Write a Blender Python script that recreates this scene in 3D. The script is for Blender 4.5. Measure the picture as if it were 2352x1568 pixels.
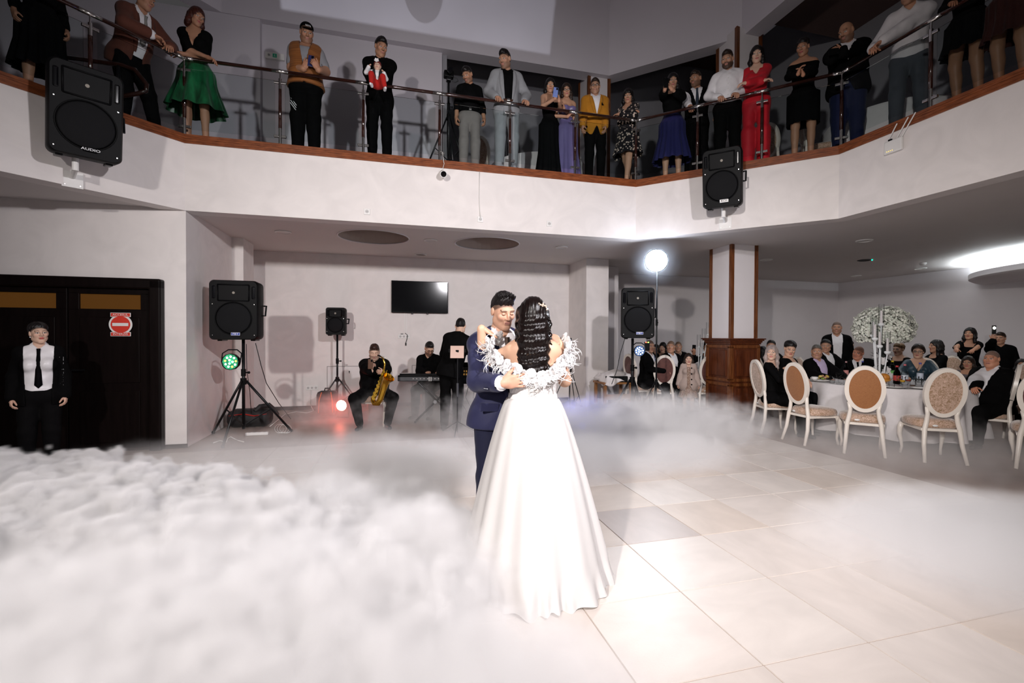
import bpy, bmesh, math, random
import numpy as np
from math import sin, cos, pi, radians, sqrt, atan2, exp
from mathutils import Vector, Matrix, Euler, Quaternion

SC = bpy.context.scene
COL = SC.collection
for _o in list(bpy.data.objects):
    bpy.data.objects.remove(_o)
random.seed(7)
RNG = np.random.default_rng(11)

# ------------------------------------------------------------------ camera
F, PITCH, ROLL, TH = 1050.0, -0.01183, 0.00398, 0.25809
EYE = 1.4477
_cr, _sr, _cp, _sp = cos(ROLL), sin(ROLL), cos(PITCH), sin(PITCH)
_right = Vector((_cr, -_sp * _sr, _cp * _sr))
_up = Vector((-_sr, -_sp * _cr, _cp * _cr))
_fw = Vector((0, _cp, _sp))
cam_data = bpy.data.cameras.new('camera')
cam_data.sensor_width = 36.0
cam_data.sensor_fit = 'HORIZONTAL'
cam_data.lens = 36.0 * F / 2352.0
cam_data.clip_start, cam_data.clip_end = 0.05, 100
cam = bpy.data.objects.new('camera', cam_data)
COL.objects.link(cam)
_m = Matrix.Identity(4)
for _i in range(3):
    _m[_i][0], _m[_i][1], _m[_i][2] = _right[_i], _up[_i], -_fw[_i]
_m[2][3] = EYE
cam.matrix_world = _m
SC.camera = cam

# ------------------------------------------------------------------ look, world
SC.view_settings.view_transform = 'Standard'
SC.view_settings.look = 'None'
SC.view_settings.gamma = 1.0
SC.view_settings.use_curve_mapping = False
SC.view_settings.exposure = 0.0
SC.cycles.max_bounces = 6
SC.cycles.diffuse_bounces = 3
SC.cycles.glossy_bounces = 3
SC.cycles.transmission_bounces = 5
SC.cycles.transparent_max_bounces = 12
SC.cycles.volume_bounces = 2
SC.cycles.volume_step_rate = 2.5
SC.cycles.volume_max_steps = 160
SC.cycles.caustics_reflective = False
SC.cycles.caustics_refractive = False
SC.cycles.sample_clamp_indirect = 6.0
SC.cycles.use_denoising = True
SC.cycles.adaptive_threshold = 0.04
SC.cycles.adaptive_min_samples = 16
world = bpy.data.worlds.new('world')
SC.world = world
world.use_nodes = True
world.node_tree.nodes['Background'].inputs[0].default_value = (0.75, 0.72, 0.74, 1)
world.node_tree.nodes['Background'].inputs[1].default_value = 0.065


def W(u, v, z=0.0):
    """hall axes (u along the dance floor, v towards the band) to world"""
    return Vector((u * cos(TH) - v * sin(TH), u * sin(TH) + v * cos(TH), z))


def lamp(name, kind, loc, target, power, color=(1, 1, 1), size=0.25, cone=120, blend=0.6):
    d = bpy.data.lights.new(name, kind)
    d.energy = power
    d.color = color
    if kind == 'SPOT':
        d.spot_size = radians(cone)
        d.spot_blend = blend
        d.shadow_soft_size = size
    elif kind == 'POINT':
        d.shadow_soft_size = size
    elif kind == 'AREA':
        d.size = size
    o = bpy.data.objects.new(name, d)
    COL.objects.link(o)
    o.location = loc
    if target is not None:
        o.rotation_euler = (Vector(target) - Vector(loc)).to_track_quat('-Z', 'Y').to_euler()
    return o


# the photographer's flashes: one high on the left, one high on the right, the bounced one over the camera
lamp('flash_left', 'SPOT', (-2.2, -2.4, 3.6), (1.0, 8.0, -0.2), 1900, (1.0, 0.945, 0.915), 0.11, 98, 1.0)
lamp('flash_right', 'SPOT', (2.15, 0.57, 3.62), (-1.6, 7.4, 0.1), 1120, (0.97, 0.94, 0.98), 0.10, 122, 1.0)
lamp('flash_camera', 'SPOT', (0.05, -0.35, 1.75), (0.0, 6.0, 1.3), 60, (1.0, 0.95, 0.93), 0.12, 120, 1.0)
lamp('added_table_fill', 'SPOT', (-0.6, -1.2, 2.5), (5.3, 6.6, 0.75), 620, (1.0, 0.95, 0.92), 0.10, 46, 1.0)  # added fill spot to brighten the dining tables, not one of the real flashes
# soft area light added overhead to brighten the dining room, no real fitting
lamp('added_dining_fill', 'AREA', W(9.2, 7.4, 2.98), W(9.2, 7.4, 0), 28, (0.92, 0.97, 1.0), 3.0)

# ------------------------------------------------------------------ mesh helpers
class MB:
    """collects simple shapes and links them as ONE mesh object"""

    def __init__(s):
        s.v, s.f, s.m = [], [], []
        s.mi = 0

    def add(s, verts, faces):
        o = len(s.v)
        s.v += [tuple(p) for p in verts]
        s.f += [tuple(i + o for i in f) for f in faces]
        s.m += [s.mi] * len(faces)
        return s

    def box(s, c, size, R=None):
        hx, hy, hz = [k / 2 for k in size]
        P = [Vector((x, y, z)) for x in (-hx, hx) for y in (-hy, hy) for z in (-hz, hz)]
        if R is not None:
            P = [R @ p for p in P]
        c = Vector(c)
        return s.add([c + p for p in P], [(0, 1, 3, 2), (4, 6, 7, 5), (0, 4, 5, 1), (2, 3, 7, 6), (0, 2, 6, 4), (1, 5, 7, 3)])

    def rbox(s, c, size, b=0.01, R=None, seg=2):
        bm = bmesh.new()
        bmesh.ops.create_cube(bm, size=1)
        for v in bm.verts:
            v.co = Vector((v.co.x * size[0], v.co.y * size[1], v.co.z * size[2]))
        bmesh.ops.bevel(bm, geom=bm.edges[:], offset=min(b, min(size) * 0.49), segments=seg, profile=0.5, affect='EDGES')
        bm.verts.index_update()
        c = Vector(c)
        vs = [c + (R @ v.co if R is not None else v.co) for v in bm.verts]
        fs = [[v.index for v in f.verts] for f in bm.faces]
        bm.free()
        return s.add(vs, fs)

    def tube(s, pts, r, n=8, caps=True, flat=None):
        pts = [Vector(p) for p in pts]
        rs = r if isinstance(r, (list, tuple)) else [r] * len(pts)
        V, Fc = [], []
        up = None
        for i, p in enumerate(pts):
            t = (pts[min(i + 1, len(pts) - 1)] - pts[max(i - 1, 0)]).normalized()
            if up is None:
                up = Vector((0, 0, 1)) if abs(t.z) < 0.9 else Vector((0, 1, 0))
            a = t.cross(up)
            if a.length < 1e-6:
                a = t.orthogonal()
            a.normalize()
            b = a.cross(t).normalized()
            up = b
            for k in range(n):
                q = 2 * pi * k / n
                V.append(p + (a * cos(q) + b * sin(q) * (flat or 1)) * rs[i])
        for i in range(len(pts) - 1):
            for k in range(n):
                k2 = (k + 1) % n
                Fc.append((i * n + k, i * n + k2, (i + 1) * n + k2, (i + 1) * n + k))
        if caps:
            Fc.append(tuple(range(n - 1, -1, -1)))
            Fc.append(tuple((len(pts) - 1) * n + k for k in range(n)))
        return s.add(V, Fc)

    def cyl(s, a, b, r0, r1=None, n=16, caps=True):
        return s.tube([a, b], [r0, r0 if r1 is None else r1], n, caps)

    def lathe(s, prof, c=(0, 0, 0), n=24, R=None, sx=1, sy=1):
        V, Fc = [], []
        c = Vector(c)
        for (r, z) in prof:
            for k in range(n):
                q = 2 * pi * k / n
                p = Vector((r * cos(q) * sx, r * sin(q) * sy, z))
                V.append(c + (R @ p if R is not None else p))
        for i in range(len(prof) - 1):
            for k in range(n):
                k2 = (k + 1) % n
                Fc.append((i * n + k, i * n + k2, (i + 1) * n + k2, (i + 1) * n + k))
        if prof[0][0] > 1e-5:
            Fc.append(tuple(range(n - 1, -1, -1)))
        if prof[-1][0] > 1e-5:
            Fc.append(tuple((len(prof) - 1) * n + k for k in range(n)))
        return s.add(V, Fc)

    def ball(s, c, r, n=12, m=8):
        rx, ry, rz = (r, r, r) if not isinstance(r, (tuple, list)) else r
        V, Fc = [], []
        c = Vector(c)
        for i in range(m + 1):
            a = pi * i / m
            for k in range(n):
                q = 2 * pi * k / n
                V.append(c + Vector((rx * sin(a) * cos(q), ry * sin(a) * sin(q), -rz * cos(a))))
        for i in range(m):
            for k in range(n):
                k2 = (k + 1) % n
                Fc.append((i * n + k, i * n + k2, (i + 1) * n + k2, (i + 1) * n + k))
        return s.add(V, Fc)

    def prism(s, poly, thick, M=None):
        """poly in x-z plane (list of (x, z)), extruded along +y by thick; M places it"""
        n = len(poly)
        P = [Vector((x, 0, z)) for x, z in poly] + [Vector((x, thick, z)) for x, z in poly]
        if M is not None:
            P = [M @ p for p in P]
        fs = [tuple(range(n)), tuple(range(2 * n - 1, n - 1, -1))]
        fs += [(i, n + i, n + (i + 1) % n, (i + 1) % n) for i in range(n)]
        return s.add(P, fs)

    def quad(s, a, b, c, d):
        return s.add([a, b, c, d], [(0, 1, 2, 3)])

    def slab(s, path_uv, z0, z1):
        """prism over a world polygon given in hall axes"""
        n = len(path_uv)
        P = [W(u, v, z0) for u, v in path_uv] + [W(u, v, z1) for u, v in path_uv]
        fs = [tuple(range(n - 1, -1, -1)), tuple(range(n, 2 * n))]
        fs += [(i, (i + 1) % n, n + (i + 1) % n, n + i) for i in range(n)]
        return s.add(P, fs)

    def build(s, name, mat=None, parent=None, smooth=False, angle=None):
        me = bpy.data.meshes.new(name)
        me.from_pydata(s.v, [], s.f)
        mats = mat if isinstance(mat, (list, tuple)) else [mat]
        for k in mats:
            if k is not None:
                me.materials.append(k)
        if len(mats) > 1:
            me.polygons.foreach_set('material_index', s.m)
        bm = bmesh.new()
        bm.from_mesh(me)
        bmesh.ops.recalc_face_normals(bm, faces=bm.faces)
        if angle is not None:
            for f in bm.faces:
                f.smooth = True
            for e in bm.edges:
                if len(e.link_faces) == 2 and e.calc_face_angle(0) > radians(angle):
                    e.smooth = False
        bm.to_mesh(me)
        bm.free()
        if smooth:
            me.polygons.foreach_set('use_smooth', [True] * len(me.polygons))
        me.update()
        o = bpy.data.objects.new(name, me)
        COL.objects.link(o)
        if parent is not None:
            o.parent = parent
        return o


def tag(o, label=None, cat=None, group=None, kind=None):
    if label:
        o['label'] = label
    if cat:
        o['category'] = cat
    if group:
        o['group'] = group
    if kind:
        o['kind'] = kind
    return o


def thing(name, label, cat, loc=(0, 0, 0), rz=0.0, group=None, kind=None):
    o = bpy.data.objects.new(name, None)
    o.empty_display_size = 0.1
    COL.objects.link(o)
    o.location = loc
    o.rotation_euler = (0, 0, rz)
    return tag(o, label, cat, group, kind)


def copy_tree(o, parent=None):
    c = o.copy()
    COL.objects.link(c)
    c.parent = parent
    for ch in [k for k in bpy.data.objects if k.parent == o]:
        copy_tree(ch, c)
    return c


# ------------------------------------------------------------------ materials
MATS = {}


def mat(name, color, rough=0.6, metal=0.0, spec=0.5, var=0.0, vscale=6.0, bump=0.0, bscale=40.0, emit=None, estr=0.0,
        trans=0.0, ior=1.45, alpha=1.0, coat=0.0, sheen=0.0, stretch=None, color2=None, detail=4.0, attr=None, dist=0.0):
    """principled material with procedural colour variation and fine relief, all in object space"""
    if name in MATS:
        return MATS[name]
    m = bpy.data.materials.new(name)
    m.use_nodes = True
    nt = m.node_tree
    b = nt.nodes['Principled BSDF']
    c = tuple(color) + (1,)
    b.inputs['Base Color'].default_value = c
    b.inputs['Roughness'].default_value = rough
    b.inputs['Metallic'].default_value = metal
    b.inputs['Specular IOR Level'].default_value = spec
    b.inputs['IOR'].default_value = ior
    b.inputs['Transmission Weight'].default_value = trans
    b.inputs['Alpha'].default_value = alpha
    b.inputs['Coat Weight'].default_value = coat
    b.inputs['Sheen Weight'].default_value = sheen
    if emit is not None:
        b.inputs['Emission Color'].default_value = tuple(emit) + (1,)
        b.inputs['Emission Strength'].default_value = estr
    L = nt.links.new
    tc = None
    if var or bump or color2 is not None:
        tc = nt.nodes.new('ShaderNodeTexCoord')
        mp = nt.nodes.new('ShaderNodeMapping')
        L(tc.outputs['Object'], mp.inputs[0])
        if stretch:
            mp.inputs['Scale'].default_value = stretch
    if var or color2 is not None:
        nz = nt.nodes.new('ShaderNodeTexNoise')
        nz.inputs['Scale'].default_value = vscale
        nz.inputs['Detail'].default_value = detail
        nz.inputs['Distortion'].default_value = dist
        L(mp.outputs[0], nz.inputs['Vector'])
        rp = nt.nodes.new('ShaderNodeValToRGB')
        rp.color_ramp.elements[0].position = 0.32
        rp.color_ramp.elements[1].position = 0.68
        if color2 is not None:
            rp.color_ramp.elements[0].color = tuple(color2) + (1,)
            rp.color_ramp.elements[1].color = c
        else:
            rp.color_ramp.elements[0].color = tuple(k * (1 - var) for k in color) + (1,)
            rp.color_ramp.elements[1].color = tuple(min(1, k * (1 + var * 0.6)) for k in color) + (1,)
        L(nz.outputs['Fac'], rp.inputs[0])
        L(rp.outputs[0], b.inputs['Base Color'])
    if attr:
        at_ = nt.nodes.new('ShaderNodeAttribute')
        at_.attribute_name = attr
        L(at_.outputs['Color'], b.inputs['Base Color'])
    if bump:
        n2 = nt.nodes.new('ShaderNodeTexNoise')
        n2.inputs['Scale'].default_value = bscale
        n2.inputs['Detail'].default_value = 3
        L(mp.outputs[0], n2.inputs['Vector'])
        bp = nt.nodes.new('ShaderNodeBump')
        bp.inputs['Strength'].default_value = bump
        bp.inputs['Distance'].default_value = 0.01
        L(n2.outputs['Fac'], bp.inputs['Height'])
        L(bp.outputs[0], b.inputs['Normal'])
    MATS[name] = m
    return m


PLASTER = mat('venetian_plaster', (0.74, 0.69, 0.67), 0.55, var=0.06, vscale=2.2, bump=0.06, bscale=7, spec=0.35, dist=1.5, detail=8)
PLAIN = mat('painted_wall', (0.70, 0.66, 0.67), 0.7, var=0.03, vscale=1.5)
CEILM = mat('painted_ceiling', (0.62, 0.58, 0.56), 0.75, var=0.02, vscale=1.0)
WOOD = mat('mahogany', (0.115, 0.029, 0.009), 0.3, color2=(0.05, 0.011, 0.004), vscale=5, stretch=(6, 6, 0.6), coat=0.2)
WOODS = mat('mahogany_strip', (0.19, 0.062, 0.018), 0.3, color2=(0.08, 0.022, 0.006), vscale=6, stretch=(7, 7, 0.6), coat=0.2)
WOODH = mat('mahogany_trim', (0.26, 0.075, 0.025), 0.3, color2=(0.13, 0.035, 0.012), vscale=9, stretch=(1, 1, 6), coat=0.3)
DOORM = mat('dark_door_wood', (0.0055, 0.0032, 0.003), 0.35, var=0.3, vscale=4, stretch=(8, 8, 0.7), spec=0.1)
BLACKP = mat('black_plastic', (0.0035, 0.0035, 0.004), 0.5, var=0.1, bump=0.05, bscale=220, spec=0.12)
BLACKG = mat('black_gloss', (0.003, 0.003, 0.004), 0.10, spec=0.35)
BLACKM = mat('black_metal', (0.006, 0.006, 0.007), 0.35, spec=0.3)
STEEL = mat('stainless_steel', (0.62, 0.60, 0.58), 0.22, metal=1.0, var=0.05)
WHITEP = mat('white_plastic', (0.75, 0.73, 0.71), 0.4, var=0.02)
def translucent(name, c, mix=0.4, rough=0.6):
    m = bpy.data.materials.new(name)
    m.use_nodes = True
    nt = m.node_tree
    b = nt.nodes['Principled BSDF']; out = nt.nodes['Material Output']
    b.inputs['Base Color'].default_value = tuple(c) + (1,); b.inputs['Roughness'].default_value = rough; b.inputs['Specular IOR Level'].default_value = 0.2
    t = nt.nodes.new('ShaderNodeBsdfTranslucent'); t.inputs[0].default_value = tuple(c) + (1,)
    x = nt.nodes.new('ShaderNodeMixShader'); x.inputs[0].default_value = mix
    nt.links.new(b.outputs[0], x.inputs[1]); nt.links.new(t.outputs[0], x.inputs[2]); nt.links.new(x.outputs[0], out.inputs[0])
    MATS[name] = m
    return m


GLASS = mat('clear_glass', (0.96, 0.98, 0.97), 0.02, trans=1.0, ior=1.45)


def at(px, py, Y):
    """point of the hall seen at a pixel of the photograph, at distance Y in front of the photographer"""
    d = _right * ((px - 1176) / F) + _up * (-(py - 784) / F) + _fw
    return Vector((0, 0, EYE)) + d * (Y / d.y)


def on_v(px, py, v):
    """same, on the wall plane v = const of the hall axes"""
    d = _right * ((px - 1176) / F) + _up * (-(py - 784) / F) + _fw
    return Vector((0, 0, EYE)) + d * (v / (-d.x * sin(TH) + d.y * cos(TH)))
# ------------------------------------------------------------------ the setting
ZC, ZF = 3.05, 3.98          # underside and floor of the balcony
A, B, C = (-2.54, 6.71), (3.85, 6.71), (5.76, 4.80)
A0 = (-4.45, 4.80)           # far end of the chamfer on the left
FRONT = -3.2


def struct(o, label=None):
    return tag(o, label, None, None, 'structure')


def seg_box(mb, p, q, d0, d1, z0, z1):
    """box standing along p->q (hall axes) from offset d0 to d1 on the outer side"""
    dx, dy = q[0] - p[0], q[1] - p[1]
    l = sqrt(dx * dx + dy * dy)
    nx, ny = -dy / l, dx / l
    P = [(p[0] + nx * d0, p[1] + ny * d0), (q[0] + nx * d0, q[1] + ny * d0),
         (q[0] + nx * d1, q[1] + ny * d1), (p[0] + nx * d1, p[1] + ny * d1)]
    mb.slab(P, z0, z1)


def ring(mb, pts, d0, d1, z0, z1):
    """mitred band along an open polyline in hall axes"""
    def off(i, d):
        def nrm(p, q):
            dx, dy = q[0] - p[0], q[1] - p[1]
            l = sqrt(dx * dx + dy * dy)
            return (-dy / l, dx / l)
        ns = []
        if i > 0:
            ns.append(nrm(pts[i - 1], pts[i]))
        if i < len(pts) - 1:
            ns.append(nrm(pts[i], pts[i + 1]))
        nx, ny = sum(a[0] for a in ns) / len(ns), sum(a[1] for a in ns) / len(ns)
        l2 = nx * nx + ny * ny
        return (pts[i][0] + nx / l2 * d, pts[i][1] + ny / l2 * d)
    for i in range(len(pts) - 1):
        a, b, c, d = off(i, d0), off(i + 1, d0), off(i + 1, d1), off(i, d1)
        mb.slab([a, b, c, d], z0, z1)


EDGE = [(-4.45, FRONT), A0, A, B, C, (5.76, FRONT)]

# floor: darker tiles outside, the light dance floor tile by tile
FLOOR2 = mat('brown_floor', (0.30, 0.225, 0.19), 0.45, var=0.25, vscale=1.2, spec=0.3)
mb = MB()
mb.slab([(-9, FRONT - 1), (14, FRONT - 1), (14, 12), (-9, 12)], -0.06, -0.002)
floor = struct(mb.build('floor', FLOOR2), 'brown floor around the pale dance floor')
GROUT = mat('grout', (0.34, 0.27, 0.22), 0.8)
mb = MB()
U0, V0 = 1.586 - 0.6 * 11, 2.846 - 0.6 * 6
mb.slab([(U0, V0), (5.186, V0), (5.186, 6.446), (U0, 6.446)], -0.002, 0.0005)
bed = mb.build('grout_bed', GROUT, floor)
tile_mats = []
for k, c in enumerate([(0.54, 0.475, 0.43), (0.57, 0.505, 0.46), (0.42, 0.36, 0.33), (0.585, 0.525, 0.48), (0.54, 0.46, 0.40)]):
    tile_mats.append(mat('pale_stone_tile_%d' % k, c, 0.40, var=0.08, vscale=2.5, stretch=(1, 2, 1), bump=0.05, bscale=90, spec=0.45, dist=0.8, detail=6))
tm = []
for k in range(5):
    mb = MB()
    h = 0.2975
    mb.add([(-h, -h, 0), (h, -h, 0), (h, h, 0), (-h, h, 0), (-h + .002, -h + .002, .004), (h - .002, -h + .002, .004), (h - .002, h - .002, .004), (-h + .002, h - .002, .004)],
           [(4, 5, 6, 7), (0, 1, 5, 4), (1, 2, 6, 5), (2, 3, 7, 6), (3, 0, 4, 7)])
    o = mb.build('tile', tile_mats[k], floor)
    tm.append(o.data)
    bpy.data.objects.remove(o)
DARKT = {(6, 5), (7, 6), (10, 1)}
for i in range(17):
    for j in range(12):
        u, v = U0 + 0.6 * (i + 0.5), V0 + 0.6 * (j + 0.5)
        p = W(u, v, 0.0005)
        if p.y < 1.3 or abs(p.x) > p.y * 1.25 + 0.6:
            continue
        k = int(RNG.integers(0, 5))
        k = 2 if (i, j) == (11, 6) else (k if k != 2 else 1)
        o = bpy.data.objects.new('tile', tm[k])
        COL.objects.link(o)
        o.parent = floor
        o.location = p
        o.rotation_euler = (0, 0, TH + pi / 2 * int(RNG.integers(0, 4)))

# balcony fascia and the wooden ledge along its top
mb = MB(); ring(mb, EDGE, 0.0, 0.22, ZC - 0.02, 3.88)
struct(mb.build('wall_fascia', PLASTER), 'pale plaster balcony fascia running round the dance floor')
mb = MB()
ring(mb, EDGE, -0.022, 0.25, 3.905, 3.935)
ring(mb, EDGE, -0.032, 0.25, 3.935, 3.955)
ring(mb, EDGE, -0.015, 0.25, 3.88, 3.905)
ring(mb, EDGE, -0.040, 0.30, 3.955, 3.985)
struct(mb.build('trim_1', WOODH), 'stepped mahogany ledge on top of the balcony fascia')

# ceiling under the balcony with two round recesses
HOLES = [(-0.275, 7.80, 0.56), (1.61, 7.81, 0.56)]
bm = bmesh.new()


def loop(pts, z):
    vs = [bm.verts.new(W(u, v, z)) for u, v in pts]
    return [bm.edges.new((vs[i], vs[(i + 1) % len(vs)])) for i in range(len(vs))]


es = loop([(-9, FRONT), (-4.25, FRONT), (-4.25, 4.89), (-2.62, 6.52 + 0.39), (3.93, 6.91), (5.96, 4.88), (5.96, FRONT), (14, FRONT), (14, 12), (-9, 12)], ZC)
for (u, v, r) in HOLES:
    es += loop([(u + r * cos(2 * pi * k / 40), v + r * sin(2 * pi * k / 40)) for k in range(40)], ZC)
bmesh.ops.triangle_fill(bm, use_beauty=True, use_dissolve=True, edges=es)
bm.normal_update()
me = bpy.data.meshes.new('ceiling')
bm.to_mesh(me); bm.free()
me.materials.append(CEILM)
ceil = bpy.data.objects.new('ceiling', me)
COL.objects.link(ceil)
struct(ceil, 'low ceiling under the balcony, with two round recesses')
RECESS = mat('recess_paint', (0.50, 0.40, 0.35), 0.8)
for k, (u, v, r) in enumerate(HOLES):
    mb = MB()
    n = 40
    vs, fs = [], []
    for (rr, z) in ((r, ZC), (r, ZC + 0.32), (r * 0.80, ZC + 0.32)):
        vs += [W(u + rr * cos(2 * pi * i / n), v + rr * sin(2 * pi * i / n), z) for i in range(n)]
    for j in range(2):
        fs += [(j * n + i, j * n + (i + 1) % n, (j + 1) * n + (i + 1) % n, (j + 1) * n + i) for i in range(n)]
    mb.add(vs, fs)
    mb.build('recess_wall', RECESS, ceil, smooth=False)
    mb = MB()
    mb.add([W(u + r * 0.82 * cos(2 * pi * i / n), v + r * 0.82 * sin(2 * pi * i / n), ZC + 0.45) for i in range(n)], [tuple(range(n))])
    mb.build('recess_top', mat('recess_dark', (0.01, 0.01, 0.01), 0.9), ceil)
    mb = MB()
    P = [(u + (r + 0.0) * cos(2 * pi * i / n), v + r * sin(2 * pi * i / n)) for i in range(n)]
    mb.tube([W(a, b, ZC - 0.001) for a, b in P + [P[0]]], 0.012, 6, caps=False)
    mb.build('recess_rim', PLAIN, ceil, smooth=True)

# lower walls
mb = MB(); mb.slab([(-9, 6.73), (A[0], 6.73), (A[0], 9.9), (-9, 9.9)], 0, ZC)
struct(mb.build('wall_left', PLASTER), 'pale plaster wall around the dark double door')
mb = MB(); mb.slab([(A[0] - .01, 8.47), (-2.37, 8.47), (-2.37, 9.05), (A[0] - .01, 9.05)], 0, ZC)
struct(mb.build('wall_pilaster_left', PLASTER), 'narrow plaster pilaster in the alcove corner')
mb = MB(); mb.slab([(-2.6, 9.65), (4.9, 9.65), (4.9, 9.9), (-2.6, 9.9)], 0, ZC)
struct(mb.build('wall_back', PLASTER), 'plaster wall behind the band with the television')
mb = MB(); mb.slab([(3.87, 8.70), (4.37, 8.70), (4.37, 9.66), (3.87, 9.66)], 0, ZC)
struct(mb.build('wall_pilaster_right', PLASTER), 'plaster pier beside the loudspeaker on the right')
mb = MB(); mb.slab([(4.80, 9.56), (5.05, 9.56), (5.05, 10.7), (4.80, 10.7)], 0, ZC)
struct(mb.build('wall_return', PLAIN), 'short wall return behind the pier')
mb = MB(); mb.slab([(4.9, 10.6), (13, 10.6), (13, 10.8), (4.9, 10.8)], 0, ZC)
struct(mb.build('wall_dining_back', PLAIN), 'pale wall behind the dining tables')
mb = MB(); mb.slab([(12.75, FRONT), (12.95, FRONT), (12.95, 10.7), (12.75, 10.7)], 0, ZC)
struct(mb.build('wall_right', PLAIN), 'grey side wall of the dining room')
BASEM = mat('dark_skirting', (0.03, 0.022, 0.02), 0.4)
mb = MB(); seg_box(mb, (-9, 6.73), (A[0] + .01, 6.73), -0.015, 0.0, 0, 0.05)
struct(mb.build('baseboard_left', BASEM))
mb = MB(); seg_box(mb, (A[0], 9.65), (4.0, 9.65), -0.012, 0.0, 0, 0.07)
struct(mb.build('baseboard_back', BASEM))

# upper walls over the balcony, carried on the columns
ZU, VU = 6.78, 8.60
UPPERM = mat('upper_wall_paint', (0.62, 0.585, 0.63), 0.75, var=0.02, vscale=1.2)
cu, cv = 4.30, VU            # inner corner of the upper octagon
P1 = (-2.72, VU)
UP = [(-4.72, 6.60), P1, (cu, VU), (6.02, 6.88), (6.02, FRONT)]
mb = MB(); ring(mb, UP, 0.0, 0.30, ZU, 9.6)
struct(mb.build('wall_upper', UPPERM), 'upper hall wall above the balcony, with a picture thrown on it')
# wall on the balcony behind the first guests, with a shallow niche, and the dark room beyond
mb = MB()
mb.slab([(-9, VU + 0.02), (-2.15, VU + 0.02), (-2.15, VU + 0.3), (-9, VU + 0.3)], ZF, ZU)
mb.slab([(-2.15, VU + 0.14), (0.92, VU + 0.14), (0.92, VU + 0.4), (-2.15, VU + 0.4)], ZF, ZU)
struct(mb.build('wall_gallery', UPPERM), 'light wall of the gallery behind the guests on the left')
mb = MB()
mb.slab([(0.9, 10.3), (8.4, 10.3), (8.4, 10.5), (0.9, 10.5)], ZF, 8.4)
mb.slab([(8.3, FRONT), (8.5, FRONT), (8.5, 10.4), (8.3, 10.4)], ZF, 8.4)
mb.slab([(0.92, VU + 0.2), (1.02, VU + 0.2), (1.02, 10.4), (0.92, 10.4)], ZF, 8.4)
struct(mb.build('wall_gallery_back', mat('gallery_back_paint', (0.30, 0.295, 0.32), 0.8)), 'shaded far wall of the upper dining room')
mb = MB()
ring(mb, EDGE, 0.22, 0.5, ZC + 0.3, ZF - 0.005)
mb.slab([(-9, 6.9), (14, 6.9), (14, 12), (-9, 12)], ZF - 0.3, ZF)
mb.slab([(5.9, FRONT), (14, FRONT), (14, 6.9), (5.9, 6.9)], ZF - 0.3, ZF)
mb.slab([(3.9, 6.9), (3.9, 6.86), (5.96, 4.8), (5.96, 6.9)], ZF - 0.3, ZF)
mb.slab([(-9, FRONT), (-4.6, FRONT), (-4.6, 6.9), (-9, 6.9)], ZF - 0.3, ZF)
mb.slab([(-4.65, 4.7), (-2.6, 6.75), (-2.6, 6.9), (-4.65, 6.9)], ZF - 0.3, ZF)
struct(mb.build('floor_gallery', FLOOR2), 'balcony floor slab')
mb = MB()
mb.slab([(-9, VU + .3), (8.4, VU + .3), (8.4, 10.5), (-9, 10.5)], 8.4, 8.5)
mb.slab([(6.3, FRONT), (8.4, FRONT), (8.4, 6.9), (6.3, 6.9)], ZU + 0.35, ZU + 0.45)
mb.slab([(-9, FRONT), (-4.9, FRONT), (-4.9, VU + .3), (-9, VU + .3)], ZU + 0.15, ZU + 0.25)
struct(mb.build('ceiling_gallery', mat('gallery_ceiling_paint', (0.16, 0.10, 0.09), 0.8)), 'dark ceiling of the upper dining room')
mb = MB(); mb.slab([(-9, FRONT), (14, FRONT), (14, 12), (-9, 12)], 9.6, 9.8)
struct(mb.build('ceiling_upper', UPPERM), 'high ceiling over the dance floor')
mb = MB(); mb.slab([(-9.2, FRONT), (-9, FRONT), (-9, 12), (-9.2, 12)], 0, 9.6)
struct(mb.build('wall_far_left', UPPERM))


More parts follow.
